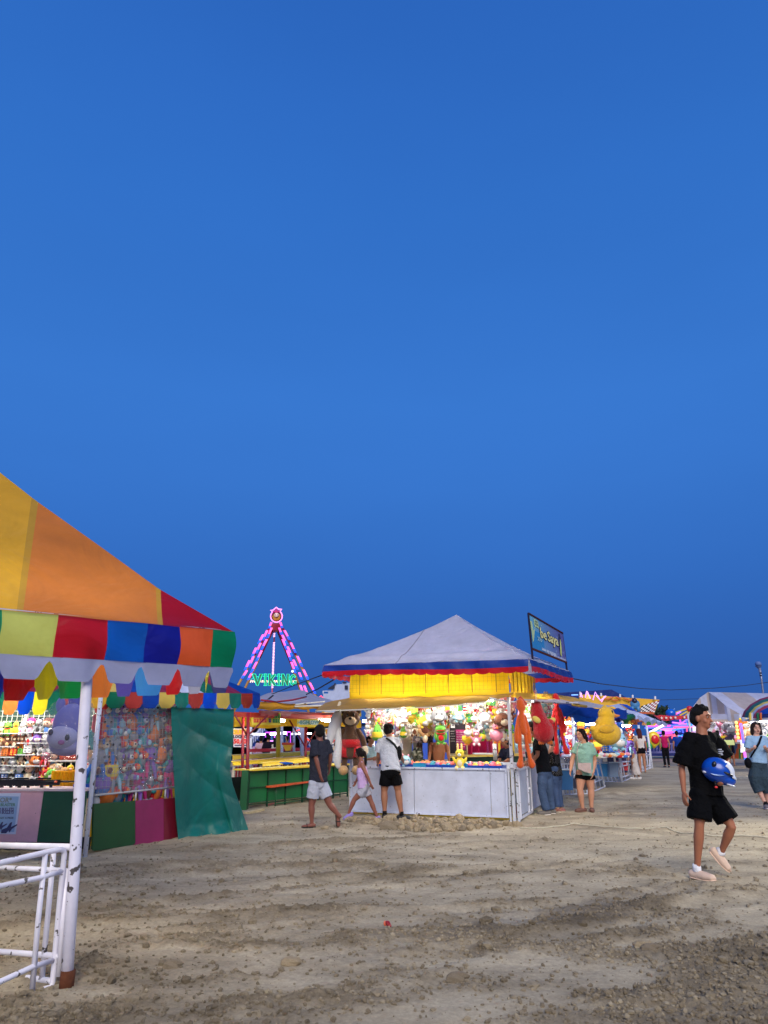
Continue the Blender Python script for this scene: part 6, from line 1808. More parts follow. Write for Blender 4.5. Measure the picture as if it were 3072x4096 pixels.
# goods tables
tbl = thing('goods_table', 'white topped goods table behind the gates on the right', 'table', tuple(P(2400, 3040, 20)))
for pts in ([(2246, 3030, 19), (2330, 3026, 19.5), (2330, 3016, 22), (2246, 3018, 22)], [(2388, 3032, 20.5), (2520, 3026, 21.5), (2520, 3014, 25), (2388, 3016, 25)]):
    MB((226, 228, 236)).prism([P(*p) for p in pts], (0, 0, .04)).build('table_top', 'paint', tbl)
rg2 = random.Random(31)
GC = ['red', 'white', 'blue', 'cream', 'teal', 'orange', 'pink', 'green', 'pale blue', 'yellow']
for k in range(26):
    px = 2250 + 270 * k / 26; 
    if 2320 < px < 2385: continue
    c = GC[rg2.randrange(10)]; q = P(px, 3022 + rg2.uniform(-6, 5), 20.4)
    mb = MB(CN[c]); mb.ell(q, (.09, .08, .05), seg=9, rings=6, M=Matrix.Rotation(k, 3, 'Z')); mb.box(q + Vector((.05, 0, .0)), (.08, .1, .05), k, c2=CN['white'])
    tag(mb.build('goods_parcel', 'toy'), '%s packet on the goods table, %s from left' % (c, ORD[k]), 'packet', 'packets on the goods table')
# backdrop prizes under the tarps
for row in range(5):
    for k in range(13):
        px = 2256 + 22 * k; py = 2888 + 26 * row + rg2.uniform(-5, 5)
        if px > 2400 and row < 1: continue
        if px > 2530: continue
        kd, a_c, b_c = [('bear', 'white', 'pink'), ('long', 'red', 'yellow'), ('blob', 'blue', 'white'), ('bear', 'red', 'white'), ('bunny', 'pink', 'white'), ('octo', 'purple', 'pale blue'), ('bear', 'brown', 'orange'), ('fruit', 'orange', 'yellow'), ('cube', 'blue', 'yellow')][(row * 4 + k * 5 + rg2.randint(0, 2)) % 9]
        toy(kd, a_c, b_c, P(px, py, 22.6 + .4 * (k % 3)), .44 + rg2.uniform(-.06, .12), rg2.uniform(-.5, .5), '%s %s under the blue tarps, %s row, %s from left' % (a_c, KIND[kd], ORD[row], ORD[k]), 'prizes hanging under the blue tarps')
bk = thing('prize_wall', 'dark blue back cloth of the tarp stall behind the hanging prizes', 'cloth', tuple(P(2390, 3030, 23.6)))
mb = MB((30, 34, 84)); mb.grid(sheet([(2236, 2850, 23.6), (2530, 2862, 24.2), (2530, 3030, 24.2), (2236, 3030, 23.6)], lambda x, y: Vector((0, .06 * math.sin(x * 40), 0))), 60, 4, lambda x, y: [(30, 34, 84), (70, 40, 100), (24, 40, 110), (120, 60, 60)][int(x * 7) % 4]); mb.build('cloth_sheet', 'tarp', bk)
flu(P(2262, 2890, 21.8), P(2300, 2891, 21.8), 'lit tube under the blue tarps left of the woman in mint', .03, 'tube')
flu(P(2345, 2896, 21.8), P(2385, 2897, 21.8), 'lit tube under the blue tarps left of the duck', .03, 'tube')
flu(P(2490, 2902, 22), P(2520, 2902, 22), 'lit tube under the striped canopy right of the duck', .03, 'tube')
flu(P(2264, 2948, 22), P(2286, 2948, 22), 'small bluish white lamp under the tarps beside the red plush', .03, 'tube_soft')

# blue peaked roof with yellow fascia and chequered end
cp = thing('fair_pavilion', 'blue roofed ride pavilion with yellow painted fascia and chequered pennant end', 'pavilion', tuple(P(2440, 2990, 42)))
MB((16, 44, 122)).prism([P(2220, 2772, 42), P(2446, 2758, 42), P(2506, 2790, 42), P(2504, 2830, 42), P(2220, 2830, 42)], (0, 8, 0)).build('roof', 'tarp', cp)
fas = MB((232, 178, 34)).prism([P(2318, 2778, 38), P(2400, 2781, 38), P(2440, 2786, 38), P(2638, 2799, 38), P(2618, 2850, 38), P(2540, 2852, 38), P(2318, 2840, 38)], (0, .2, 0)).build('fascia', 'board', cp)
mb = MB()
poly_ = [(2556, 2838), (2574, 2821), (2638, 2800), (2615, 2851), (2551, 2851)]
def inpoly(x, y):
    r = False
    for (a, b), (c, d) in zip(poly_, poly_[1:] + poly_[:1]):
        if (b > y) != (d > y) and x < (c - a) * (y - b) / (d - b) + a: r = not r
    return r
for i in range(22):
    for j in range(22):
        cx, cy = 2545 + i * 8.0 - j * 1.6, 2815 - i * 2.6 + j * 6.4 - 10
        if inpoly(cx, cy): mb.prism([P(cx + a * 4 - b * .8, cy - a * 1.3 + b * 3.2, 37.9) for a, b in ((-1, -1), (1, -1), (1, 1), (-1, 1))], (0, .05, 0), ((150, 24, 44) if cx > 2600 else (18, 18, 26)) if (i + j) % 2 else (236, 238, 244))
if mb.f: mb.build('chequers', 'board', fas)
mb = MB((190, 84, 30)); mb.bar(P(2550, 2851, 37.8), P(2616, 2853, 37.8), .12, .1)
mb.build('orange_ledge', 'board', fas)
mb = MB((216, 110, 34))
for x, y in ((2440, 2793), (2460, 2800), (2475, 2792), (2505, 2796), (2525, 2798), (2420, 2795)): mb.ell(P(x, y, 37.85), (.2, .02, .05), M=Matrix.Rotation(rg2.uniform(-.5, .5), 3, 'Y'))
mb.build('painted_swirls', 'board', fas)
mb = MB((70, 130, 180)); mb.ell(P(2540, 2818, 37.5), (.26, .2, .26)); mb.ell(P(2538, 2804, 37.4), (.14, .14, .15), (24, 30, 60)); mb.tube([P(2530, 2826, 37.4), P(2526, 2848, 37.4)], .1, 8); mb.tube([P(2550, 2826, 37.4), P(2556, 2848, 37.4)], .1, 8); mb.build('racer_figure', 'paint', fas)
for x in (2320, 2404, 2480, 2530, 2620): MB((220, 220, 230)).bar(P(x, 2784 + (x - 2400) * .06, 37.8), P(x, 2772 + (x - 2400) * .06, 37.8), .08).build('flag_stub', 'paint', fas)
nz = thing('neon_zigzag', 'white and violet neon zigzag above the right awning', 'neon sign', tuple(P(2380, 2812, 32)))
WV = (236, 160, 255)
for pts in (((2323, 2772), (2330, 2790)), ((2320, 2788), (2326, 2772)), ((2347, 2764), (2341, 2790)), ((2349, 2766), (2362, 2794)), ((2372, 2800), (2381, 2768), (2398, 2796)), ((2384, 2780), (2402, 2802), (2424, 2784)), ((2406, 2808), (2418, 2786))):
    neon([P(x, y, 32) for x, y in pts], .022, WV, nz)
neon([P(2286, 2780, 32), P(2312, 2779, 32)], .025, (120, 170, 255), nz)
MB((240, 190, 90)).prism([P(2350, 2772, 32.2), P(2360, 2795, 32.2), P(2344, 2795, 32.2)], (0, .05, 0)).build('yellow_triangle', 'soft_glow', nz)

# spider ride
YO = 46.0
oc = thing('spider_ride', 'spinning ride with pink and blue neon arms, red star rail and blue octopus on top', 'ride', tuple(P(2700, 3000, YO)))
rail = MB((206, 36, 50)).prism([P(x, y, 43) for x, y in ((2614, 2858), (2628, 2864), (2640, 2860), (2660, 2861), (2680, 2864), (2768, 2862), (2770, 2876), (2700, 2878), (2665, 2884), (2640, 2878))], (0, .2, 0)).build('star_rail', 'board', oc)
def star(q, r, parent, c=(244, 230, 220)):
    pts = [q + Vector((math.sin(k * PI / 5) * (r if k % 2 == 0 else r * .42), 0, math.cos(k * PI / 5) * (r if k % 2 == 0 else r * .42))) for k in range(10)]
    MB(c).prism(pts, (0, .05, 0)).build('star', 'paint', parent)
for x, y in ((2647, 2872), (2665, 2871), (2684, 2871), (2702, 2870), (2738, 2869), (2757, 2869)): star(P(x, y, 42.85), .085, rail)
rg3 = random.Random(4)
NC = [(255, 80, 220), (90, 110, 255), (255, 90, 140), (190, 110, 255), (60, 150, 255), (255, 140, 180)]
arms = [((2590, 2905), (2770, 2900)), ((2580, 2912), (2800, 2908)), ((2596, 2932), (2700, 2916)), ((2600, 2940), (2770, 2905)), ((2600, 2925), (2700, 2922)), ((2640, 2920), (2780, 2898)), ((2720, 2880), (2732, 2930)), ((2745, 2880), (2748, 2930)), ((2680, 2925), (2760, 2870)), ((2690, 2890), (2800, 2902)),
        ((2700, 2950), (2790, 2925)), ((2705, 2960), (2795, 2950)), ((2660, 2935), (2720, 2925)), ((2600, 2950), (2690, 2940)), ((2690, 2862), (2722, 2848)), ((2700, 2940), (2800, 2960)), ((2790, 2880), (2800, 2960)), ((2610, 2895), (2690, 2912))]
for k, (a, b) in enumerate(arms):
    Y = YO + rg3.uniform(-2, 2); p, q = P(a[0], a[1], Y), P(b[0], b[1], Y + 1); m_ = p.lerp(q, .5)
    ob = MB(); c1, c2 = NC[k % 6], NC[(k + 1) % 6]; ob.tube([p, m_], .05, 7, c1); ob.tube([m_, q], .05, 7, c2); ob.build('neon_arm', 'neon', oc)
mb = MB((30, 60, 150)); mb.tube([P(2600, 2950, YO + 3), P(2800, 2920, YO + 3)], .2, 8); mb.tube([P(2600, 2915, YO + 3), P(2800, 2890, YO + 3)], .15, 8); mb.tube([P(2700, 2990, YO + 3), P(2700, 2880, YO + 3)], .3, 8); mb.box(P(2700, 2985, YO + 3), (5, 1, 1.2), c2=(20, 40, 110)); mb.build('blue_frame', 'paint', oc)
neon([P(2705, 2935 + 0, YO - 3), P(2690, 2950, YO - 3), P(2700, 2972, YO - 3), P(2730, 2978, YO - 3), P(2740, 2960, YO - 3)], .08, (255, 90, 110), oc, 'neon_loop')
MB((220, 186, 60)).bar(P(2700, 2852, 47), P(2752, 2833, 47), .1).bar(P(2718, 2862, 47), P(2760, 2840, 47), .08).bar(P(2738, 2868, 47), P(2768, 2836, 47), .08).build('yellow_truss', 'paint', oc)
MB((196, 40, 50)).ell(P(2758, 2836, 47), (.22, .2, .2)).build('truss_top', 'paint', oc)
oh = MB((12, 92, 200)).ell(P(2683, 2853, 45), (.30, .3, .26), seg=18, rings=12).build('octopus_head', 'gloss', oc)
MB((120, 160, 220)).bar(P(2677, 2843, 45), P(2673, 2832, 45), .04).bar(P(2690, 2843, 45), P(2699, 2834, 45), .04).build('antenna', 'paint', oh)
neon([P(2655, 2900, 42), P(2600, 2912 + 18, 42)], .07, (255, 250, 235), oc, 'white_tube')
mb = MB((120, 120, 180))
for k in range(17): mb.bar(P(2603 + k * 12, 2975 + 0, 42), P(2603 + k * 12, 3012, 42), .05)
mb.bar(P(2600, 2976, 42), P(2800, 2974, 42), .07); mb.bar(P(2600, 3010, 42), P(2800, 3006, 42), .1); mb.build('blue_fence', 'paint', oc)
bl = thing('flower_ride_car', 'yellow petal shaped ride car with red centre and green leaves', 'ride car', tuple(P(2618, 2990, 41)))
MB((244, 210, 40)).ell(P(2616, 2955, 41), (.36, .2, .40), seg=18, rings=12).tube([P(2616, 2970, 41), P(2616, 2994, 41)], [.25, .04], 12).build('petal', 'gloss', bl)
MB((220, 36, 40)).ell(P(2621, 2958, 40.8), (.22, .1, .24), seg=16, rings=10).build('red_centre', 'gloss', bl)
for x in (2598, 2646): MB((40, 180, 90)).ell(P(x, 2980, 41), (.16, .1, .25)).build('leaf', 'gloss', bl)
# dark trees far behind
tr_ = random.Random(9)
def tree(px, w, lab, Y=120, top=2846):
    g = G(px, 2938 + 1500 / Y * 2.8); t_ = thing('tree', lab, 'tree', (P(px, 2900, Y).x, Y, 0), 'trees far behind the rides')
    MB((50, 40, 32)).tube([(P(px, 2900, Y).x, Y, 0), P(px, 2880, Y)], [.25, .12], 7).build('trunk', 'wood', t_)
    mb = MB((26, 44, 34)); c = P(px, top + 14, Y)
    for k in range(420):
        a, b, r = tr_.uniform(0, 6.28), tr_.uniform(-1, 1), tr_.random() ** .4
        s = math.sqrt(1 - b * b); q = c + Vector((math.cos(a) * s * w * r, math.sin(a) * s * w * r, b * 1.3 * r * (1 + .4 * math.sin(a * 3))))
        d = Vector((tr_.uniform(-1, 1), tr_.uniform(-1, 1), tr_.uniform(-1, 1))).normalized() * .22; e = d.cross(Vector((.3, 1, .2))).normalized() * .14
        mb.add([q - d, q + e, q + d, q - e], [(0, 1, 2, 3)], (24 + k % 5 * 4, 44 + k % 7 * 3, 34))
    mb.build('crown', 'foliage', t_)
for px, w, lb in ((2622, 1.3, 'dark tree crown at the left, behind the star rail'), (2645, 1.6, 'dark tree crown in the middle, behind the star rail'), (2664, 1.2, 'dark tree crown at the right, beside the blue octopus')): tree(px, w, lb)

# striped marquee
mq = thing('marquee', 'large white and tan striped marquee with gable end behind the youth with the helmet', 'tent', tuple(P(2930, 3000, 40)))
YM = 36.0
# cross section (gable) in the plane facing camera-left, long side running right and away
gl, gr_, gt = P(2752, 2856, YM), P(2958, 2856, YM - 1.5), P(2832, 2768, YM)
ld = Vector((18, 6, 0))
def mql(x): # gable arc left to right
    pts = [gl, P(2778, 2818, YM), P(2800, 2790, YM), gt, P(2862, 2788, YM - .5), P(2905, 2826, YM - 1.2), gr_]
    f = x * 6; i = min(5, int(f)); return pts[i].lerp(pts[i + 1], f - i)
WT, TN = (190, 194, 218), (184, 172, 170)
mb = MB(); mb.grid(lambda x, y: mql(.5 + .5 * x) + ld * y, 24, 24, lambda x, y: WT if int(y * 12 + .35) % 2 == 0 else TN); mb.build('roof', 'tent', mq)
mb = MB(); mb.grid(lambda x, y: mql(.5 - .5 * x) + ld * y, 24, 24, lambda x, y: WT if int(y * 12 + .35) % 2 == 0 else TN); mb.build('roof', 'tent', mq)
mb = MB(); mb.grid(lambda x, y: Vector((mql(x).x, mql(x).y - .03, 0)) + Vector((0, 0, (gl.z - .35) * (1 - y) + mql(x).z * y)), 24, 3, lambda x, y: WT if int(x * 9) % 2 else TN, smooth=False); mb.build('gable', 'tent', mq)
def tvm(p, q, nm):
    mb = MB(); mb.grid(lambda x, y: p.lerp(q, x) - Vector((0, 0, .42 * y * (1 if y < .7 else 1 - .18 * abs(math.sin(x * 60))))), 60, 5, lambda x, y: (206, 190, 176) if y > .5 else WT); mb.build(nm, 'tent', mq)
tvm(gl + Vector((0, -.06, 0)), gr_ + Vector((0, -.06, 0)), 'valance'); tvm(gr_, gr_ + ld, 'valance')
for q in (gl, gr_, gr_ + ld * .5, gr_ + ld): MB((206, 206, 220)).tube([q, (q.x, q.y, 0)], .06, 8).build('pole', 'pipe', mq)
mb = MB((255, 246, 250)); p, q = P(2775, 2880, YM + .4), P(2955, 2880, YM - .8)
for k in range(34): mb.ell(p.lerp(q, k / 33), .055, seg=6, rings=4)
mb.build('bulb_string', 'tube_soft', mq)
# lit interior of the marquee: its light put in as a self-glowing back wall
stl = thing('lit_stall', 'brightly lit game stall under the striped marquee with plush prizes', 'stall', tuple(P(2880, 3020, 37)))
cols5 = [(250, 246, 255), (220, 200, 250), (250, 180, 226), (226, 190, 236), (216, 206, 240), (250, 140, 110)]
mb = MB(); mb.grid(lambda x, y: P(2770 + 195 * x, 2878 + 90 * y, YM + 3.0), 12, 6, lambda x, y: cols5[(int(x * 12) * 5 + int(y * 6) * 3) % 6]); mb.build('glow_wall', 'soft_glow', stl)
mb = MB(); mb.grid(lambda x, y: P(2830 + 150 * x, 2975 + 60 * y, YM + 1.0) + Vector((0, .15 * math.sin(x * 20), 0)), 48, 3, lambda x, y: [(210, 110, 60), (60, 140, 90), (226, 180, 70), (196, 60, 60), (90, 120, 150)][int(x * 19 + y * .8) % 5]); mb.build('striped_skirt', 'tent_thin', stl)
for k, (x, y, s, kd, a_c, b_c) in enumerate(((2915, 2905, 1.1, 'blob', 'grey', 'white'), (2850, 2915, .9, 'bear', 'white', 'pink'), (2886, 2895, .9, 'bear', 'pink', 'white'), (3050, 2915, 1.0, 'bear', 'grey', 'white'), (2985, 2920, .9, 'bear', 'cream', 'tan'), (3062, 2960, .9, 'frog', 'green', 'white'), (2975, 2895, .6, 'blob', 'orange', 'yellow'), (3035, 2900, .8, 'bunny', 'white', 'grey'))):
    toy(kd, a_c, b_c, P(x, y, YM - .2 if x < 2960 else 30), s, 0, '%s %s hanging under the right hand tents, %s from left' % (a_c, KIND[kd], ORD[[2, 0, 1, 7, 4, 6, 3, 5][k]]), 'big plush prizes of the right hand tents')
led = thing('light_pole', 'leaning pole of changing blue, violet and white light beside the woman in pale blue', 'light pole', tuple(P(2984, 3052, 27)))
LP_ = [(2962, 2893), (2968, 2930), (2974, 2975), (2978, 3005), (2981, 3030), (2985, 3052)]
for (a, b), c in zip(zip(LP_, LP_[1:]), ((150, 110, 255), (120, 110, 240), (240, 250, 255), (250, 110, 240), (60, 130, 255))): neon([P(*a, 27), P(*b, 27)], .045, c, led)
rl = thing('light_column', 'glowing red and orange light column under the striped marquee', 'light column', tuple(P(2952, 2960, 30)))
for x, c in ((2944, (255, 90, 40)), (2950, (255, 60, 30)), (2957, (250, 40, 60))): neon([P(x, 2885, 30), P(x + 8, 2958, 30)], .05, c, rl)
for k in range(5): MB((255, 220, 120)).ell(P(2945 + k * 2, 2890 + k * 15, 29.8), .06).build('bulb', 'neon', rl)

# rainbow umbrella tent at the right edge
rt = thing('rainbow_tent', 'rounded rainbow striped tent with blue body at the right edge', 'tent', tuple(P(3060, 3000, 24)))
def arc(x, k): # left outline to the right
    base = [(2967, 2868), (2975, 2845), (3000, 2818), (3040, 2795), (3100, 2778), (3180, 2768)]
    f = x * 5; i = min(4, int(f)); a, b = base[i], base[i + 1]; t_ = f - i
    return a[0] + (b[0] - a[0]) * t_, a[1] + (b[1] - a[1]) * t_
rc5 = [(150, 40, 60), (40, 110, 90), (236, 210, 80), (200, 206, 226), (190, 60, 70), (20, 66, 170)]
mb = MB()
def rtf(x, y):
    px, py = arc(x, 0); cx, cy = 3100, 2892
    t_ = y * .97
    qx, qy = px + (cx - px) * t_, py + (cy - py) * t_ * (.6 + .4 * x)
    if qy > 2884: qy = 2884
    return P(qx, qy, 25 - 2.2 * math.sin(PI * y * .5))
mb.grid(rtf, 30, 26, lambda x, y: rc5[min(5, int(y * 11))]); mb.build('roof', 'tent', rt)
MB((22, 40, 110)).prism([P(3030, 2858, 22.4), P(3140, 2850, 22.4), P(3140, 2878, 22.4), P(3034, 2878, 22.4)], (0, .1, 0)).build('blue_valance', 'tent', rt)
MB((206, 210, 230)).prism([P(2967, 2868, 22.6), P(2990, 2876, 22.4), P(3140, 2866, 22.2), P(3140, 2882, 22.2), P(2972, 2886, 22.5)], (0, .06, 0)).build('white_trim', 'tent', rt)
for x, c in ((2998, (236, 206, 90)), (3004, (216, 216, 226)), (3028, (40, 120, 80)), (3040, (226, 120, 60))): MB(c).prism([P(x, 2852, 22.3), P(x + 7, 2850, 22.3), P(x + 8, 2880, 22.3), P(x + 1, 2882, 22.3)], (0, .04, 0)).build('ribbon', 'tent', rt)
lw = thing('lit_stall', 'white lit stall front under the rainbow tent at the right edge', 'stall', tuple(P(3060, 2990, 31)))
mb = MB(); mb.grid(lambda x, y: P(2962 + 150 * x, 2880 + 130 * y, 31.5), 10, 8, lambda x, y: [(252, 250, 255), (226, 230, 250), (240, 206, 200), (214, 190, 180), (250, 244, 255)][(int(x * 10) * 3 + int(y * 8) * 2) % 5]); mb.build('glow_wall', 'soft_glow', lw)  # wall glows by itself, standing in for the light of this stall
flu(P(3040, 2884, 28), P(3090, 2883, 28), 'lit fluorescent tube under the rainbow tent at the right edge', .05, 'tube')
# tall floodlight mast far right
lm = thing('light_mast', 'tall thin mast with a round cage of lamps on top, far right', 'mast', tuple(P(3056, 2900, 80)))
MB((150, 156, 180)).tube([P(3038, 2672, 80), P(3046, 2720, 80), P(3052, 2765, 80), P(3056, 2860, 80)], [.16, .12, .12, .14], 8).build('mast_pole', 'metal', lm)
MB((84, 110, 166)).ell(P(3033, 2656, 80), (.34, .34, .30), seg=14, rings=8).lathe(P(3034, 2667, 80), [(.12, -.2), (.36, .1)], 12).build('lamp_cage', 'paper', lm)
for y in (2692, 2702): MB((24, 26, 40)).ell(P(3043, y, 79.6), (.12, .1, .1)).build('loudspeaker', 'rubber', lm)
# ================================================================== PEOPLE
UP = Vector((0, 0, 1))
def remesh(mb, name, m, parent, color, voxel=.012, smooth=6, wrinkle=0.0, wsc=9.0, colfn=None, seed=0.0):
    me = mb.mesh('tmp')
    o = bpy.data.objects.new('tmp', me); col.objects.link(o)
    md = o.modifiers.new('r', 'REMESH'); md.mode = 'VOXEL'; md.voxel_size = voxel; md.use_smooth_shade = True
    ms = o.modifiers.new('s', 'SMOOTH'); ms.factor = .5; ms.iterations = smooth
    bpy.context.view_layer.update()
    dg = bpy.context.evaluated_depsgraph_get()
    me2 = bpy.data.meshes.new_from_object(o.evaluated_get(dg))
    bpy.data.objects.remove(o); bpy.data.meshes.remove(me)
    n = len(me2.vertices)
    v = np.empty(n * 3, np.float32); me2.vertices.foreach_get('co', v); v = v.reshape(-1, 3).astype(np.float64)
    if wrinkle:
        nr = np.empty(n * 3, np.float32); me2.vertices.foreach_get('normal', nr); nr = nr.reshape(-1, 3)
        a, b = v[:, 0] + v[:, 1] * .7, v[:, 2]
        f = (vnoise(a * wsc + 3 * vnoise(b * 4, a * 2, 5) + seed, b * wsc * .8 + a * 4, 3) - .5) * 1.4 + .6 * (vnoise(a * wsc * 2.3, b * wsc * 1.8 + seed, 8) - .5)
        v = v + nr * (wrinkle * f)[:, None]
    off = WL[parent.name]
    me2.vertices.foreach_set('co', (v - np.array(tuple(off))).astype(np.float32).ravel())
    for c in list(me2.color_attributes): me2.color_attributes.remove(c)
    ca = me2.color_attributes.new('Col', 'FLOAT_COLOR', 'POINT')
    C = np.ones((n, 4), np.float32); C[:, :3] = lin(color)
    if colfn is not None: C[:, :3] = colfn(v, C[:, :3])
    ca.data.foreach_set('color', C.ravel())
    me2.materials.clear(); me2.materials.append(MATS[m])
    me2.update()
    me2.name = name
    ob = bpy.data.objects.new(name, me2); col.objects.link(ob); ob.parent = parent; WL[ob.name] = off
    return ob

SKIN = (172, 118, 88)
def rest(root, H, F, lean=0.0, spread=.09, stride=0.0):
    S = H / 1.7
    F = Vector(F).normalized(); Rr = F.cross(UP)
    def L(r, f, z):
        if z > .9 and lean:
            dz = z - .9
            return root + (Rr * r + F * (f * math.cos(lean) + dz * math.sin(lean)) + UP * (.9 + dz * math.cos(lean) - f * math.sin(lean))) * S
        return root + (Rr * r + F * f + UP * z) * S
    J = {'pelvis': L(0, 0, .9), 'neck': L(0, -.01, 1.42), 'head': L(0, .015, 1.58)}
    for k, s in (('R', 1), ('L', -1)):
        J['sh' + k] = L(s * .165, -.01, 1.37); J['el' + k] = L(s * .215, -.03, 1.10); J['wr' + k] = L(s * .225, .03, .87)
        J['hip' + k] = L(s * .08, 0, .87); J['kn' + k] = L(s * spread, .02 + s * stride * .5, .48); J['an' + k] = L(s * spread, -.02 + s * stride, .085)
        J['fd' + k] = F + Rr * s * .15
    J['F'] = F; J['HF'] = F; J['S'] = S; J['root'] = root
    return J

def person(label, J, top=None, bottom=None, hair='short', hairc=(20, 17, 17), shoes=None, skin=SKIN, vox=.013, face=True, group=None, sleeve=.55, topc=(60, 60, 60), botc=(30, 30, 36), leg=.5, hem=0.0, loose=1.0, bloose=1.0,
           hands=True, tmat='cloth', bmat='cloth', tcolfn=None, shoec=(40, 40, 44), sock=None, wr=.010, bare_arms=False):
    S, F = J['S'], J['F']
    ft_ = J.get('fat', 1.08)
    for k in 'RL':
        a_ = J['an' + k]
        if abs(Vector(J['fd' + k]).normalized().z) < .1 and a_.z < .22:
            J['an' + k] = Vector((a_.x, a_.y, gh(a_.x, a_.y) + .092 * S))
    root = thing('person', label, 'person', tuple(J['root']), group)
    Rr = F.cross(UP)
    b = MB(skin)
    pel, nk, hd = J['pelvis'], J['neck'], J['head']
    sp = (nk - pel)
    ch = pel.lerp(nk, .62) - F * .0; wa = pel.lerp(nk, .28)
    b.tube([pel - UP * .05 * S, pel + sp * .05, wa, ch, pel.lerp(nk, .86), nk], [(.135 * S, .10 * S), (.14 * S, .10 * S), (.12 * S, .085 * S), (.145 * S, .10 * S), (.13 * S, .085 * S), (.06 * S, .055 * S)], 18, side=Rr, round_=True)
    HF = Vector(J['HF']).normalized(); hr = HF.cross(UP).normalized(); hu = hr.cross(HF)
    Mh = Matrix((hr, HF, hu)).transposed()
    S0 = S; S = S * J.get('hs', 1.1)
    def h(x, y, z, S=S): return hd + Mh @ (Vector((x, y, z)) * S)
    b.tube([nk - UP * .03 * S, nk + (hd - nk) * .5, hd - hu * .03 * S], [.058 * S, .05 * S, .05 * S], 12, round_=True)
    b.ell(h(0, -.008, .022), (.074 * S, .092 * S, .088 * S), seg=16, rings=12, M=Mh)
    b.ell(h(0, .022, -.045), (.056 * S, .062 * S, .062 * S), seg=14, rings=10, M=Mh)
    b.ell(h(0, .055, -.075), (.028 * S, .026 * S, .024 * S), seg=10, rings=8, M=Mh)
    b.tube([h(0, .082, .012), h(0, .094, -.012), h(0, .100, -.027)], [.009 * S, .011 * S, .013 * S], 8, round_=True)
    b.tube([h(-.035, .078, .03), h(0, .087, .03), h(.035, .078, .03)], .010 * S, 7, round_=True)
    for s in (-1, 1):
        b.ell(h(s * .075, -.005, -.008), (.010 * S, .02 * S, .03 * S), seg=8, rings=6, M=Mh)
        b.ell(h(s * .042, .055, -.028), (.02 * S, .02 * S, .02 * S), seg=8, rings=6, M=Mh)
    S = S0
    for k, s in (('R', 1), ('L', -1)):
        sh, el_, wr_ = J['sh' + k], J['el' + k], J['wr' + k]
        b.tube([pel.lerp(nk, .88), sh, sh.lerp(el_, .35), el_, el_.lerp(wr_, .3), wr_], [.05 * S, .05 * S, .046 * S * ft_, .036 * S * ft_, .038 * S * ft_, .025 * S * ft_], 10, round_=True)
        fd = (wr_ - el_).normalized()
        if hands:
            pn = J.get('palm' + k)
            pn = Vector(pn).normalized() if pn is not None else (Rr * (-s) + F * .2).normalized()
            sd_ = fd.cross(pn).normalized()
            c = wr_ + fd * .05 * S
            b.ell(c, (.038 * S, .046 * S, .018 * S), seg=10, rings=8, M=Matrix((sd_, fd, pn)).transposed())
            curl = J.get('curl' + k, .45)
            for i, (o, ln) in enumerate(((-.027, .060), (-.009, .070), (.009, .066), (.026, .052))):
                p0 = wr_ + fd * .085 * S + sd_ * o * S
                p1 = p0 + (fd * math.cos(curl * .6) + pn * math.sin(curl * .6)) * ln * .5 * S
                p2 = p1 + (fd * math.cos(curl * 1.6) + pn * math.sin(curl * 1.6)) * ln * .5 * S
                b.tube([wr_ + fd * .05 * S + sd_ * o * .7 * S, p0, p1, p2], [.011 * S, .010 * S, .009 * S, .0075 * S], 7, round_=True)
            tside = -1 if (sd_.dot(F) < 0) else 1
            t0 = wr_ + fd * .02 * S + sd_ * tside * .02 * S
            b.tube([t0, t0 + (fd * .6 + sd_ * tside * .7) * .04 * S, t0 + (fd * .95 + sd_ * tside * .7 + pn * .3) * .07 * S], [.014 * S, .011 * S, .008 * S], 7, round_=True)
        else:
            b.ell(wr_ + fd * .06 * S, (.03 * S, .03 * S, .05 * S), seg=8, rings=6)
        hp, kn, an = J['hip' + k], J['kn' + k], J['an' + k]
        b.tube([hp + UP * .03 * S, hp.lerp(kn, .3), kn.lerp(hp, .15), kn, kn.lerp(an, .28), kn.lerp(an, .75), an], [.082 * S * ft_, .078 * S * ft_, .058 * S * ft_, .05 * S * ft_, .055 * S * ft_, .036 * S * ft_, .032 * S * ft_], 12, round_=True)
        ft = Vector(J['fd' + k]).normalized()
        he, to = an - UP * .045 * S - ft * .045 * S, an - UP * .058 * S + ft * .16 * S
        if abs(ft.z) > .25:
            dn = (UP - ft * UP.dot(ft)).normalized(); he, to = an - dn * .045 * S - ft * .045 * S, an - dn * .05 * S + ft * .15 * S
        b.tube([an, he.lerp(to, .2)], [.034 * S, .034 * S], 8, round_=True)
        b.tube([he, he.lerp(to, .5), to.lerp(he, .15), to], [(.032 * S, .03 * S), (.038 * S, .028 * S), (.044 * S, .02 * S), (.034 * S, .014 * S)], 10, side=ft.cross(UP), round_=True)
        J['he' + k], J['to' + k] = he, to
    body = remesh(b, 'body', 'skin', root, skin, vox, 3)
    # clothing
    if top:
        t = MB()
        hp_ = pel - UP * hem * S
        lo = loose
        if top != 'tank':
            rings = [(hp_, (.158 * lo, .118 * lo)), (wa, (.150 * lo, .112 * lo)), (ch, (.164 * lo, .120 * lo)), (pel.lerp(nk, .84), (.158, .105)), (pel.lerp(nk, .985), (.085, .066))]
        else:
            rings = [(hp_, (.158 * lo, .116 * lo)), (wa, (.142 * lo, .105 * lo)), (ch, (.152 * lo, .112 * lo)), (pel.lerp(nk, .80), (.125, .09))]
        t.tube([r_[0] for r_ in rings], [(r_[1][0] * S, r_[1][1] * S) for r_ in rings], 24, side=Rr)
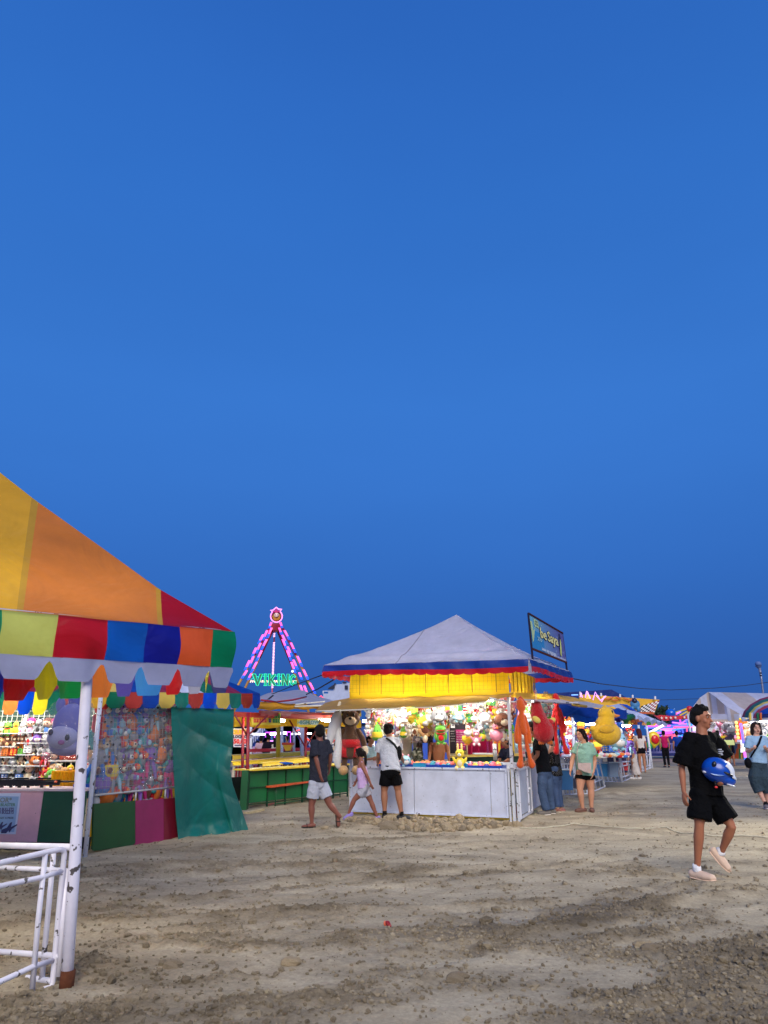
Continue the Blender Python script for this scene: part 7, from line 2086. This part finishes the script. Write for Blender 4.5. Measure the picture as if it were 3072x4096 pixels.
        for k, s in (('R', 1), ('L', -1)):
            sh, el_ = J['sh' + k], J['el' + k]
            inn = pel.lerp(nk, .9)
            if top == 'tank':
                t.tube([pel.lerp(nk, .75) + (sh - inn) * .55, pel.lerp(nk, 1.0) + (sh - inn) * .45], .028 * S, 8)
                continue
            end = sh.lerp(el_, sleeve)
            t.tube([inn, sh.lerp(inn, .15) + UP * .004, sh.lerp(end, .4), end], [.062 * S, .064 * S, .066 * S * lo, .068 * S * (lo ** 1.6)], 14)
            t.ell(sh, .060 * S, seg=14, rings=10)
            t.ell(sh.lerp(inn, .4), .068 * S, seg=14, rings=10)
            if sleeve > 1.2:
                w_ = J['wr' + k]; t.tube([el_, el_.lerp(w_, .9)], [.052 * S, .038 * S], 12)
        remesh(t, {'tee': 'shirt', 'tank': 'tank_top', 'coat': 'coat', 'hoodie': 'hoodie'}.get(top, 'shirt'), tmat, root, topc, vox, 3, wr * S, 8, tcolfn, seed=J['root'].x)
    if bottom:
        t = MB()
        if bottom == 'skirt':
            an = (J['anR'] + J['anL']) / 2
            bot = pel.lerp(an, leg)
            t.tube([pel + UP * .08 * S, pel - UP * .05 * S, pel.lerp(bot, .6), bot], [(.13 * S, .10 * S), (.165 * S, .13 * S), (.19 * S * bloose, .15 * S * bloose), (.23 * S * bloose, .19 * S * bloose)], 24, side=Rr)
            remesh(t, 'skirt', bmat, root, botc, vox, 3, .016 * S, 14, seed=1)
        else:
            t.tube([pel + UP * .09 * S, pel + UP * .02 * S, pel - UP * .07 * S], [(.148 * S, .108 * S), (.156 * S, .116 * S), (.15 * S, .115 * S)], 22, side=Rr)
            t.ell(pel - UP * .06 * S, (.13 * S, .115 * S, .10 * S), seg=18, rings=12, M=Matrix((Rr, F, UP)).transposed())
            for k, s in (('R', 1), ('L', -1)):
                hp, kn, an = J['hip' + k], J['kn' + k], J['an' + k]
                t.ell(hp + UP * .02 * S, .104 * S, seg=16, rings=12); t.ell(hp.lerp(pel - UP * .08 * S, .5), .10 * S, seg=16, rings=12)
                if leg <= 1.0:
                    en = hp.lerp(kn, leg)
                    t.tube([hp + UP * .03 * S, hp.lerp(en, .5), en], [.094 * S, .096 * S * bloose, .098 * S * bloose], 14)
                else:
                    en = kn.lerp(an, leg - 1)
                    r_ = bloose
                    t.tube([hp + UP * .03 * S, hp.lerp(kn, .5), kn, kn.lerp(en, .5), en], [.092 * S, .086 * S * r_, .066 * S * r_, .062 * S * r_, .06 * S * r_], 14)
            remesh(t, 'trousers' if leg > 1 else 'shorts', bmat, root, botc, vox, 2, .009 * S, 12, seed=2)
    # hair
    S = S0 * J.get('hs', 1.1)
    if hair:
        t = MB()
        t.ell(h(0, -.016, .038), (.082 * S, .094 * S, .084 * S), seg=16, rings=12, M=Mh)
        t.ell(h(0, -.045, -.005), (.078 * S, .068 * S, .075 * S), seg=14, rings=10, M=Mh)
        if hair in ('short', 'tuft'):
            if hair == 'tuft':
                for q in ((-.035, .042, .088), (-.01, .052, .098), (.018, .05, .092), (.042, .03, .092), (-.048, .012, .092), (.0, .02, .115), (.02, -.025, .112), (-.03, -.01, .11), (.035, .005, .108)): t.ell(h(*q), (.020 * S, .026 * S, .024 * S), seg=8, rings=6, M=Mh)
        elif hair in ('long', 'ponytail', 'bob', 'braid'):
            for s in (-1, 1): t.tube([h(s * .055, .035, .085), h(s * .075, .02, .02), h(s * .078, -.01, -.06 if hair != 'bob' else -.09)], [.024 * S, .022 * S, .02 * S if hair != 'bob' else .034 * S], 8, round_=True)
            if hair == 'long': t.tube([h(0, -.06, .02), h(0, -.085, -.10), h(0, -.095, -.22), h(0, -.09, -.32)], [(.08 * S, .05 * S), (.088 * S, .045 * S), (.085 * S, .035 * S), (.05 * S, .02 * S)], 14, side=hr, round_=True)
            elif hair == 'bob': t.tube([h(0, -.05, .02), h(0, -.06, -.06), h(0, -.055, -.10)], [(.085 * S, .055 * S), (.095 * S, .05 * S), (.09 * S, .045 * S)], 14, side=hr, round_=True)
            else: t.tube([h(0, -.085, .05), h(0, -.125, .02), h(0, -.135, -.08), h(0, -.12, -.2), h(0, -.11, -.26)], [.02 * S, .03 * S, .034 * S, .028 * S, .012 * S], 10, round_=True)
        if hair == 'bun': t.ell(h(0, -.11, .02), .04 * S, seg=10, rings=8)
        remesh(t, 'hair', 'hair', root, hairc, min(vox, .010), 1, .007 * S, 26, seed=3)
    if face:
        t = MB((240, 236, 230))
        for s in (-1, 1):
            t.ell(h(s * .031, .076, .012), (.012 * S, .007 * S, .0048 * S), (196, 184, 174), 8, 6, Mh); t.ell(h(s * .031, .083, .012), (.0062 * S, .0045 * S, .0050 * S), (24, 16, 14), 8, 6, Mh)
        t.build('eyes', 'gloss', root)
        t = MB(hairc)
        for s in (-1, 1): t.tube([h(s * .014, .089, .030), h(s * .034, .086, .036), h(s * .052, .072, .030)], [.003 * S, .0042 * S, .002 * S], 6)
        t.build('eyebrows', 'hair', root)
        MB((150, 70, 66)).ell(h(0, .086, -.052), (.022 * S, .009 * S, .0065 * S), seg=10, rings=6, M=Mh).build('lips', 'skin', root)
    S = S0
    if shoes:
        for k, s in (('R', 1), ('L', -1)):
            he, to, an = J['he' + k], J['to' + k], J['an' + k]
            ft = (to - he).normalized(); sv = ft.cross(UP).normalized(); dn = sv.cross(ft).normalized()
            if dn.z > 0: dn = -dn
            t = MB(shoec)
            if shoes in ('clog', 'shoe'):
                t.tube([he - ft * .012 * S, he + ft * .05 * S, he.lerp(to, .62), to, to + ft * .015 * S], [(.042 * S, .04 * S), (.046 * S, .048 * S), (.056 * S, .044 * S), (.05 * S, .032 * S), (.024 * S, .016 * S)], 14, side=sv, round_=True)
                o = remesh(t, 'shoe', 'rubber', root, shoec, .009, 2)
                so_ = MB(tuple(min(255, int(c * (1.12 if shoes == 'clog' else 1.9)) + (0 if shoes == 'clog' else 40)) for c in shoec))
                so_.tube([he - ft * .02 * S + dn * .034 * S, he.lerp(to, .5) + dn * .034 * S, to + dn * .022 * S, to + ft * .02 * S + dn * .015 * S], [(.038 * S, .011 * S), (.044 * S, .011 * S), (.046 * S, .011 * S), (.02 * S, .008 * S)], 14, side=sv, round_=True)
                so_.build('sole', 'rubber', o)
            else:
                t.tube([he - ft * .02 * S + dn * .03 * S, he.lerp(to, .5) + dn * .03 * S, to + dn * .018 * S, to + ft * .012 * S + dn * .012 * S], [(.036 * S, .011 * S), (.042 * S, .011 * S), (.046 * S, .011 * S), (.02 * S, .008 * S)], 14, side=sv, round_=True)
                o = t.build('sandal', 'rubber', root)
                q = he.lerp(to, .62)
                MB(shoec).tube([q - sv * .045 * S + dn * .02 * S, q - sv * .03 * S - dn * .022 * S, q - dn * .032 * S, q + sv * .03 * S - dn * .022 * S, q + sv * .045 * S + dn * .02 * S], .008 * S, 6).build('strap', 'rubber', o)
            if sock: MB(sock).tube([an + UP * .05 * S, an - UP * .0 * S, an - UP * .02 * S], [.039 * S, .041 * S, .042 * S], 12).build('sock', 'cloth', root)
    return root, J, h, Mh

def px_joints(J, Y, d):
    for k, v in d.items():
        J[k] = P(v[0], v[1], Y + (v[2] if len(v) > 2 else 0))
    return J

# ---- youth with the helmet (right)
Y0 = G(2800, 3524).y
J = rest(G(2806, 3524), 1.80, (.5, -.86, 0))
px_joints(J, Y0, dict(head=(2805, 2873), neck=(2806, 2936), pelvis=(2826, 3168), shR=(2752, 2952, -.10), shL=(2858, 2950, .10), elR=(2726, 3072, -.08), wrR=(2735, 3165, -.12), elL=(2908, 3040, .12), wrL=(2892, 3118, -.16),
                      hipR=(2800, 3190, -.06), hipL=(2852, 3190, .06), knR=(2797, 3300, -.10), knL=(2926, 3306, -.05), anR=(2788, 3474, 0), anL=(2884, 3412, .14)))
J['fdR'] = (.62, -.78, 0); J['fdL'] = (.50, -.30, -.72); J['HF'] = (.68, -.73, -.04); J['palmL'] = (-.5, .2, .8); J['curlL'] = .8; J['fat'] = .94
def shirt_logo(v, C): return C
youth, J, h, Mh = person('youth in black T-shirt and shorts striding right, blue helmet under his arm', J, 'tee', 'shorts', 'tuft', topc=(9, 9, 12), botc=(8, 9, 13), sleeve=.88, leg=.80, hem=.03, loose=1.24, bloose=1.22, shoes='clog', shoec=(212, 184, 162), sock=(236, 236, 240), vox=.009, skin=(168, 108, 80), wr=.014)
lg_ = J['neck'].lerp(J['pelvis'], .30) + J['F'] * .152 + J['F'].cross(UP) * -.09
mb = MB((196, 200, 210))
for k, (dx, dz, L_) in enumerate(((0, .02, .05), (.012, 0, .075), (.0, -.02, .06), (.02, -.036, .03))):
    c = lg_ + UP * dz; sdv = J['F'].cross(UP) * -1; mb.bar(c - sdv * L_ / 2 + sdv * dx, c + sdv * L_ / 2 + sdv * dx, .014, .009)
mb.build('chest_print', 'paper', youth)
# helmet
q = P(2878, 3084, Y0 - .20)
hm = thing('motorcycle_helmet', 'glossy blue full face helmet with white visor held at the youth\'s hip', 'helmet', tuple(q - Vector((0, 0, .15))))
Mt = Matrix.Rotation(R(-12), 3, 'Z') @ Matrix.Rotation(R(18), 3, 'Y')
def hq(x, y, z): return q + Mt @ Vector((x, y, z))
mb = MB((8, 72, 176)); mb.ell(hq(-.02, 0, .0), (.165, .125, .135), seg=28, rings=18, M=Mt); mb.ell(hq(.07, 0, -.065), (.11, .10, .065), seg=20, rings=12, M=Mt)
sh_ = remesh(mb, 'shell', 'gloss', hm, (8, 72, 176), .008, 6)
def vis(a, b):
    th = R(62 - 80 * a); y = -.112 + .10 * b + .015 * a; w_ = math.sqrt(max(0, 1 - (y / .131) ** 2))
    k = 1.05 + (.22 * sm(.72, 1, a))
    return hq(-.02 + .165 * k * w_ * math.cos(th), y, .135 * 1.05 * w_ * math.sin(th))
MB((222, 228, 240)).grid(vis, 14, 6).build('visor', 'gloss', hm, thick=.004)
mb = MB((14, 18, 30)); mb.ell(hq(.06, -.108, -.004), (.06, .022, .013), seg=14, rings=8, M=Mt @ Matrix.Rotation(R(6), 3, 'Y')); mb.ell(hq(-.085, -.100, .045), (.026, .02, .036), seg=12, rings=8, M=Mt); mb.build('vent', 'plastic', hm)
mb = MB((110, 150, 214)); mb.prism([hq(*p) for p in ((-.11, -.112, -.055), (-.02, -.127, -.038), (.03, -.127, -.030), (.0, -.127, -.046), (-.07, -.12, -.062))], Mt @ Vector((0, .01, 0))); mb.build('decal', 'gloss', hm)
MB((216, 220, 230)).ell(hq(-.155, -.04, -.06), (.02, .04, .014), M=Mt).ell(hq(.12, -.06, -.11), (.05, .04, .012), M=Mt).build('trim', 'gloss', hm)
mb = MB((30, 30, 34)); mb.tube([hq(-.04, -.06, -.12), hq(-.02, -.08, -.17)], .012, 8); st_ = mb.build('chin_strap', 'cloth', hm)
MB((226, 50, 50)).ell(hq(-.02, -.085, -.175), (.018, .01, .012)).build('buckle', 'plastic', st_)

# ---- man in dark T-shirt (left of centre)
Y0 = G(1246, 3316).y
J = rest(G(1250, 3316), 1.66, (-.6, .8, 0))
px_joints(J, Y0, dict(head=(1277, 2928), neck=(1279, 2960), pelvis=(1272, 3122), shL=(1254, 2972, -.12), shR=(1308, 2972, .1), elL=(1264, 3034, -.16), wrL=(1280, 3096, -.14), elR=(1322, 3022, .1), wrR=(1318, 3070, .2),
                      hipL=(1258, 3136, -.05), hipR=(1287, 3136, .05), knL=(1246, 3222, -.02), knR=(1318, 3216, .06), anL=(1247, 3293, 0), anR=(1360, 3266, .08)))
J['fdL'] = (-.93, -.2, 0); J['fdR'] = (.10, -.1, -.99); J['HF'] = (-.45, .89, -.05)
person('man in dark grey T-shirt and pale shorts striding left past the green stall', J, 'tee', 'shorts', 'short', topc=(44, 46, 58), botc=(176, 180, 196), sleeve=.85, leg=.66, hem=.02, loose=1.12, bloose=1.12, shoes='sandal', shoec=(30, 28, 30), skin=(128, 78, 66), vox=.010)
# ---- girl in lavender
Y0 = G(1500, 3285).y
J = rest(G(1452, 3285), 1.34, (-.85, .5, 0))
px_joints(J, Y0, dict(head=(1438, 3014), neck=(1446, 3044), pelvis=(1454, 3152), shL=(1448, 3058, -.08), shR=(1460, 3057, .08), elL=(1466, 3098, -.12), wrL=(1482, 3134, -.1), elR=(1440, 3095, .15), wrR=(1425, 3125, .2),
                      hipL=(1452, 3164, -.05), hipR=(1464, 3164, .04), knL=(1417, 3198, -.04), knR=(1484, 3206, .04), anL=(1395, 3252, -.02), anR=(1507, 3264, .05)))
J['fdL'] = (-.8, -.2, -.45); J['fdR'] = (-.93, -.1, -.2); J['HF'] = (-.93, .36, -.1)
person('girl in lavender tank top and grey shorts with a ponytail, walking left', J, 'tank', 'shorts', 'ponytail', hairc=(26, 18, 18), topc=(196, 166, 214), botc=(166, 166, 178), leg=.45, hem=.0, loose=1.08, bloose=1.15, shoes='clog', shoec=(140, 124, 196), skin=(140, 88, 72), vox=.010)
# ---- man in pale grey T-shirt leaning on the booth
Y0 = 13.95
gq = G(1572, 3282); Y0 = gq.y
J = rest(gq, 1.74, (.25, .97, 0))
px_joints(J, Y0, dict(head=(1554, 2921, .34), neck=(1558, 2950, .28), pelvis=(1562, 3082, -.02), shL=(1522, 2966, .22), shR=(1588, 2966, .22), elL=(1514, 3026, .26), wrL=(1511, 3050, .5), elR=(1598, 3016, .26), wrR=(1612, 3042, .5),
                      hipL=(1544, 3096, 0), hipR=(1581, 3096, 0), knL=(1537, 3165, .03), knR=(1592, 3162, .03), anL=(1539, 3255, 0), anR=(1606, 3250, 0)))
J['fdL'] = (-.1, .9, 0); J['fdR'] = (.92, -.3, 0); J['HF'] = (.3, .95, -.12); J['fat'] = 1.18
pm, J, h, Mh = person('man in pale grey T-shirt and black cap leaning over the white counter', J, 'tee', 'shorts', 'short', topc=(186, 190, 200), botc=(10, 10, 13), sleeve=.7, leg=.66, hem=.03, loose=1.18, bloose=1.12, shoes='shoe', shoec=(34, 34, 38), sock=(20, 20, 22), skin=(158, 108, 82), vox=.010, face=False, wr=.014)
mb = MB((22, 22, 24)); mb.ell(h(0, -.01, .05), (.094 * J['S'], .104 * J['S'], .08 * J['S']), seg=18, rings=12, M=Mh); cp_ = mb.build('cap', 'cloth', pm)
MB((22, 22, 24)).tube([h(-.05, .09, .03), h(0, .14, .02), h(.05, .09, .03)], .012, 8).build('cap_brim', 'cloth', cp_)
bg_ = thing('shoulder_bag', 'black sling bag hanging at the right side of the leaning man', 'bag', tuple(P(1600, 3035, Y0 + .1)))
MB((20, 22, 24)).ell(P(1597, 3012, Y0 + .05), (.05, .07, .13)).build('pouch', 'cloth', bg_)
pts = [P(1545, 2952, Y0 + .12), P(1560, 2962, Y0 + .05), P(1578, 2978, Y0 + .0), P(1592, 3000, Y0 + .0)]
MB((34, 40, 40)).tube(pts, [(.02, .006)] * 4, 8, side=(1, 0, .4)).build('strap', 'cloth', bg_)
# ---- boy behind the counter
J = rest(G(1480, 3230), 1.48, (.75, -.66, 0)); Y0 = 15.9; J = rest(Vector((P(1480, 3000, Y0).x, Y0, 0)), 1.50, (.75, -.66, 0))
px_joints(J, Y0, dict(wrR=(1490, 3034, -.35), elR=(1464, 3040, -.1), wrL=(1502, 3032, -.3), elL=(1500, 3038, .1))); J['HF'] = (.85, -.52, 0)
person('boy in pale blue T-shirt standing behind the left end of the booth counter', J, 'tee', 'shorts', 'short', topc=(176, 216, 224), botc=(50, 60, 90), sleeve=.7, skin=(176, 122, 88), vox=.010)
# ---- bare chested man in the booth
Y0 = 15.25; J = rest(Vector((P(1755, 3000, Y0).x, Y0, 0)), 1.62, (.05, -1, 0))
px_joints(J, Y0, dict(elR=(1720, 3010, 0), wrR=(1716, 3040, -.1), elL=(1792, 3006, 0), wrL=(1796, 3040, -.1)))
bm2, J, h, Mh = person('bare chested man standing in the booth, face hidden behind the green frog', J, None, 'shorts', 'short', botc=(20, 20, 24), skin=(150, 96, 62), vox=.010)
MB((226, 214, 180)).tube([J['pelvis'] + UP * .07, J['pelvis'] + UP * .115], [(.145, .106), (.142, .104)], 20, side=(1, 0, 0)).build('waistband', 'cloth', bm2)
# ---- person in camouflage hood
Y0 = 15.3; J = rest(Vector((P(1669, 3020, Y0).x, Y0, 0)), 1.22, (.1, 1, 0))
J['head'] = P(1670, 3022, Y0)
def camo(v, C):
    a = vnoise(v[:, 0] * 24, v[:, 2] * 24, 2) ; b = vnoise(v[:, 0] * 33 + 5, v[:, 2] * 30, 4)
    C = np.where((a > .55)[:, None], np.array(lin((50, 54, 44)), np.float32), C); return np.where((b > .66)[:, None], np.array(lin((166, 168, 150)), np.float32), C)
cmp_, J, h, Mh = person('person in camouflage hood bending behind the booth counter', J, 'tee', 'shorts', None, topc=(96, 98, 78), botc=(40, 40, 44), tcolfn=camo, face=False, vox=.012)
mb = MB(); mb.ell(h(0, -.02, .02), (.125, .13, .15), seg=20, rings=14, M=Mh); remesh(mb, 'hood', 'cloth', cmp_, (96, 98, 78), .010, 2, .006, 12, camo)
# ---- woman in the booth at the right
Y0 = 15.6; J = rest(Vector((P(2032, 3000, Y0).x, Y0, 0)), 1.56, (-.85, -.5, 0), lean=.25)
px_joints(J, Y0, dict(head=(2020, 2966, -.05), neck=(2031, 2990), shR=(2008, 3004, .1), shL=(2042, 3004, -.1), elL=(2034, 3040, -.2), wrL=(2012, 3052, -.35), elR=(1998, 3038, 0), wrR=(1990, 3052, -.2))); J['HF'] = (-.93, -.35, -.1)
wb2, J, h, Mh = person('woman with black hair tied back leaning on the side counter inside the booth', J, 'tee', 'shorts', 'bun', topc=(26, 28, 46), botc=(40, 40, 60), sleeve=.9, leg=1.9, skin=(150, 100, 76), vox=.010)
# ---- man in black T-shirt and jeans
Y0 = G(2180, 3262).y
J = rest(G(2180, 3262), 1.72, (-.8, .6, 0))
px_joints(J, Y0, dict(head=(2126, 2912, .1), neck=(2150, 2950, .08), pelvis=(2178, 3084, 0), shL=(2153, 2966, -.12), shR=(2180, 2962, .16), elL=(2150, 3020, -.14), wrL=(2122, 3052, .02), elR=(2130, 3020, .3), wrR=(2110, 3045, .35),
                      hipL=(2172, 3098, -.07), hipR=(2186, 3098, .07), knL=(2168, 3168, -.08), knR=(2196, 3164, .06), anL=(2186, 3244, -.04), anR=(2206, 3240, .12)))
J['fdL'] = (-.9, -.1, 0); J['fdR'] = (-.7, .4, 0); J['HF'] = (-.85, .5, -.1)
person('man in black T-shirt and blue jeans leaning on the right side of the booth', J, 'tee', 'trousers', 'short', topc=(15, 17, 21), botc=(72, 92, 124), bmat='denim', sleeve=.7, leg=1.98, hem=.03, loose=1.18, bloose=1.25, shoes='shoe', shoec=(110, 104, 98), skin=(158, 106, 80), vox=.010, wr=.014)
# ---- woman in black dotted top and jeans
Y0 = G(2235, 3244).y
J = rest(G(2236, 3244), 1.55, (-.8, .6, 0))
px_joints(J, Y0, dict(head=(2198, 2952), neck=(2208, 2978), pelvis=(2226, 3092), shL=(2206, 2990, -.1), shR=(2226, 2988, .1), elL=(2190, 3035, .05), wrL=(2165, 3050, .2), elR=(2196, 3035, .25), wrR=(2170, 3045, .35)))
J['fdL'] = (.7, -.6, 0); J['fdR'] = (-.7, .4, 0); J['HF'] = (-.85, .5, -.1)
def dots(v, C):
    a = (np.sin(v[:, 0] * 150 + v[:, 1] * 60) * np.sin(v[:, 2] * 150)) > .8
    return np.where(a[:, None], np.array(lin((150, 150, 154)), np.float32), C)
person('woman in black dotted sleeveless top and jeans beside the man in jeans', J, 'tank', 'trousers', 'ponytail', topc=(18, 18, 22), botc=(66, 86, 124), bmat='denim', tcolfn=dots, leg=1.95, hem=.06, loose=1.16, bloose=1.15, shoes='clog', shoec=(140, 92, 84), skin=(196, 146, 122), vox=.010)
# ---- woman in mint
Y0 = G(2340, 3247).y
J = rest(G(2344, 3247), 1.66, (-.4, -.92, 0))
px_joints(J, Y0, dict(head=(2324, 2940), neck=(2335, 2970), pelvis=(2338, 3084), shR=(2307, 2980, .05), shL=(2366, 2982, -.05), elR=(2290, 3036, .03), wrR=(2283, 3078, -.03), elL=(2379, 3042, 0), wrL=(2372, 3090, -.08),
                      hipR=(2324, 3098), hipL=(2356, 3098), knR=(2320, 3156, -.04), knL=(2364, 3156, 0), anR=(2330, 3230, 0), anL=(2366, 3228, .02)))
J['fdR'] = (-.93, -.3, 0); J['fdL'] = (-.2, -.95, 0); J['HF'] = (-.88, -.48, 0); J['fat'] = 1.32
person('woman in mint T-shirt and black shorts standing beside the booth, looking left', J, 'tee', 'shorts', 'long', hairc=(28, 20, 20), topc=(136, 176, 160), botc=(10, 9, 11), sleeve=.62, leg=.34, hem=.09, loose=1.2, bloose=1.3, shoes='clog', shoec=(110, 76, 64), skin=(196, 142, 114), vox=.010, wr=.014)
hb = thing('handbag', 'pale beige crossbody bag worn by the woman in mint', 'bag', tuple(P(2338, 3090, Y0 - .22)))
mb = MB((188, 168, 164)); mb.prism([P(x, y, Y0 - .26) for x, y in ((2312, 3052), (2364, 3052), (2366, 3094), (2340, 3088), (2315, 3076))], (0, .07, 0)); mb.build('bag_body', 'cloth', hb)
MB((178, 164, 160)).tube([P(2313, 3056, Y0 - .22), P(2308, 3020, Y0 - .23), P(2310, 2990, Y0 - .17), P(2322, 2966, Y0 - .06), P(2345, 2966, Y0 + .05)], .008, 6).build('strap', 'cloth', hb)
# ---- young woman in pale blue at the right edge
Y0 = G(3040, 3236).y
J = rest(G(3040, 3236), 1.76, (-.12, -1, 0), stride=.06)
px_joints(J, Y0, dict(head=(3024, 2914), neck=(3025, 2942), pelvis=(3034, 3056), shR=(2994, 2956), shL=(3058, 2956), elR=(2988, 3008, .02), wrR=(3010, 2996, -.22), elL=(3074, 3008, .02), wrL=(3064, 2996, -.22),
                      hipR=(3020, 3070), hipL=(3050, 3070), knR=(3026, 3142, -.03), knL=(3056, 3142), anR=(3062, 3216, -.1), anL=(3070, 3206, .1)))
J['HF'] = (-.1, -.99, -.02); J['palmR'] = (0, .3, .9); J['palmL'] = (0, .3, .9); J['curlR'] = .9; J['curlL'] = .9
pg, J, h, Mh = person('smiling young woman in pale blue T-shirt and dark culottes at the right edge', J, 'tee', 'trousers', 'bob', hairc=(40, 26, 26), topc=(146, 180, 214), botc=(52, 70, 84), bmat='denim', sleeve=.72, leg=1.35, hem=-.02, loose=1.12, bloose=1.75, shoes='shoe', shoec=(110, 104, 110), sock=(20, 20, 24), skin=(206, 158, 140), vox=.010)
sl = thing('shoulder_bag', 'black bag with broad black strap across the young woman in pale blue', 'bag', tuple(P(2990, 3060, Y0 - .1)))
MB((16, 16, 26)).tube([P(3046, 2944, Y0 - .08), P(3036, 2972, Y0 - .17), P(3018, 3004, Y0 - .17), P(3002, 3030, Y0 - .13)], [(.022, .006)] * 4, 8, side=(1, 0, .5)).build('strap', 'cloth', sl)
MB((18, 18, 24)).ell(P(2992, 3052, Y0 - .02), (.07, .08, .11)).build('pouch', 'cloth', sl)

# ---- people farther off
def bgp_(px, py_foot, py_top, F, label, **k):
    g = G(px, py_foot); z = P(px, py_top, g.y).z
    J = rest(g, max(1.0, z), F, k.pop('lean', 0.0), stride=k.pop('stride', 0.0))
    up = k.pop('joints', None)
    if up: px_joints(J, g.y, up)
    HF = k.pop('HF', None)
    if HF: J['HF'] = HF
    return person(label, J, vox=k.pop('vox', .02), face=k.pop('face', False), **k)
bgp_(2669, 3070, 2922, (.1, 1, 0), 'woman in crimson top and black trousers seen from behind, hair tied up', top='tee', bottom='trousers', hair='bun', topc=(178, 30, 90), botc=(18, 16, 22), sleeve=.15, leg=1.95, shoes='shoe', shoec=(60, 56, 60))
bgp_(2722, 3066, 2924, (.2, 1, 0), 'man in blue T-shirt seen from behind beside the blue ride', top='tee', bottom='shorts', hair='short', topc=(24, 60, 150), botc=(20, 24, 40))
g = G(2545, 3120)
bgp_(2540, 3118, 2927, (-.9, .3, 0), 'woman in white T-shirt and long pale skirt leaning on the gate', top='tee', bottom='skirt', hair='long', topc=(212, 226, 226), botc=(206, 196, 188), sleeve=.55, leg=.92, bloose=.9, lean=.12, vox=.014, face=True, shoes='shoe', shoec=(210, 206, 206), joints=dict(head=(2514, 2942), elR=(2520, 3004), wrR=(2514, 3030, -.1), elL=(2522, 3006), wrL=(2516, 3032, -.2), anL=(2538, 3106), anR=(2556, 3104)))
bgp_(2496, 3104, 2940, (-.2, -.9, 0), 'woman in white V-neck top behind the gate beside the duck', top='tee', bottom='trousers', hair='long', topc=(226, 226, 230), botc=(60, 50, 80), leg=1.9, vox=.016, face=True, HF=(-.5, -.85, 0))
bgp_(2537, 3092, 2917, (.3, .95, 0), 'man in tan shirt with a backpack strap behind the gates', top='tee', bottom='trousers', hair='short', topc=(168, 148, 134), botc=(26, 28, 40), leg=1.9)
bgp_(2573, 3092, 2915, (.1, 1, 0), 'woman with long reddish brown hair in white top and black shorts, from behind', top='tee', bottom='shorts', hair='long', hairc=(80, 34, 34), topc=(216, 206, 200), botc=(14, 12, 20), leg=.35, hem=-.04)
gm, J, h, Mh = bgp_(2930, 3064, 2906, (.3, .95, 0), 'man in grey T-shirt and navy shorts standing at the lit stall, from behind', top='tee', bottom='shorts', hair='short', topc=(110, 98, 118), botc=(24, 26, 52), leg=.8, hem=.0, sleeve=.5)
bgp_(2889, 3070, 2922, (.5, .8, 0), 'child in yellow T-shirt raising an arm beside the lit stall', top='tee', bottom='shorts', hair='short', topc=(206, 176, 40), botc=(60, 50, 50), joints=dict(elR=(2908, 2944, 0), wrR=(2892, 2936, 0)))
hmn, J, h, Mh = bgp_(2858, 3052, 2914, (-.2, -1, 0), 'person in white helmet and dark jacket under the striped marquee', top='tee', bottom='trousers', hair=None, topc=(30, 28, 40), botc=(30, 30, 40), sleeve=1.3, leg=1.9, face=True)
MB((226, 230, 236)).ell(h(0, -.02, .05), (.14, .15, .12), seg=16, rings=10).build('white_helmet', 'gloss', hmn)
tag(MB((216, 230, 150)).box(P(2910, 2970, 34), (.5, .3, .22)).build('paper_carton', 'paper'), 'pale green carton on the counter of the lit stall beside the man in grey', 'carton')
# crowd at the ride queue, left
for px, pt, F, lb, tc, bc, hr_, kw in ((1018, 2960, (.1, 1, 0), 'person in lilac top at the left end of the ride queue, bending', (190, 150, 190), (150, 110, 150), 'short', dict(lean=.3)), (1036, 2944, (0, 1, 0), 'person in pale pink shirt and black trousers in the ride queue', (196, 160, 176), (20, 18, 24), 'short', {}),
                                     (1066, 2938, (-.1, 1, 0), 'person in black hooded top in the ride queue', (28, 22, 34), (60, 80, 110), 'short', dict(sleeve=1.3, loose=1.2)), (1096, 2950, (-.1, 1, 0), 'woman with long black hair and cream coat in the ride queue', (206, 196, 184), (60, 50, 50), 'long', dict(hem=.2, sleeve=1.3)),
                                     (1142, 2944, (.3, 1, 0), 'dark clothed person at the right end of the ride queue', (30, 24, 36), (20, 20, 30), 'short', {})):
    bgp_(px, 3114, pt, F, lb, top='tee', bottom='trousers', hair=hr_, topc=tc, botc=bc, leg=1.9, group='people in the ride queue', hands=False, vox=.024, **kw)
for px, pt, F, lb, tc, hr_ in ((2447, 2952, (.2, -1, 0), 'person in black T-shirt behind the goods table under the duck', (24, 22, 26), 'short'), (2483, 2948, (-.3, -1, 0), 'person in violet top behind the goods table, right of the duck', (120, 60, 140), 'short'), (2272, 2950, (.5, -.9, 0), 'person in pale shirt under the tarps between the red plush and the pole', (190, 190, 200), 'short')):
    bgp_(px, 3098, pt, F, lb, top='tee', bottom='trousers', hair=hr_, topc=tc, botc=(40, 40, 60), leg=1.9, vox=.02, face=True, hands=False)
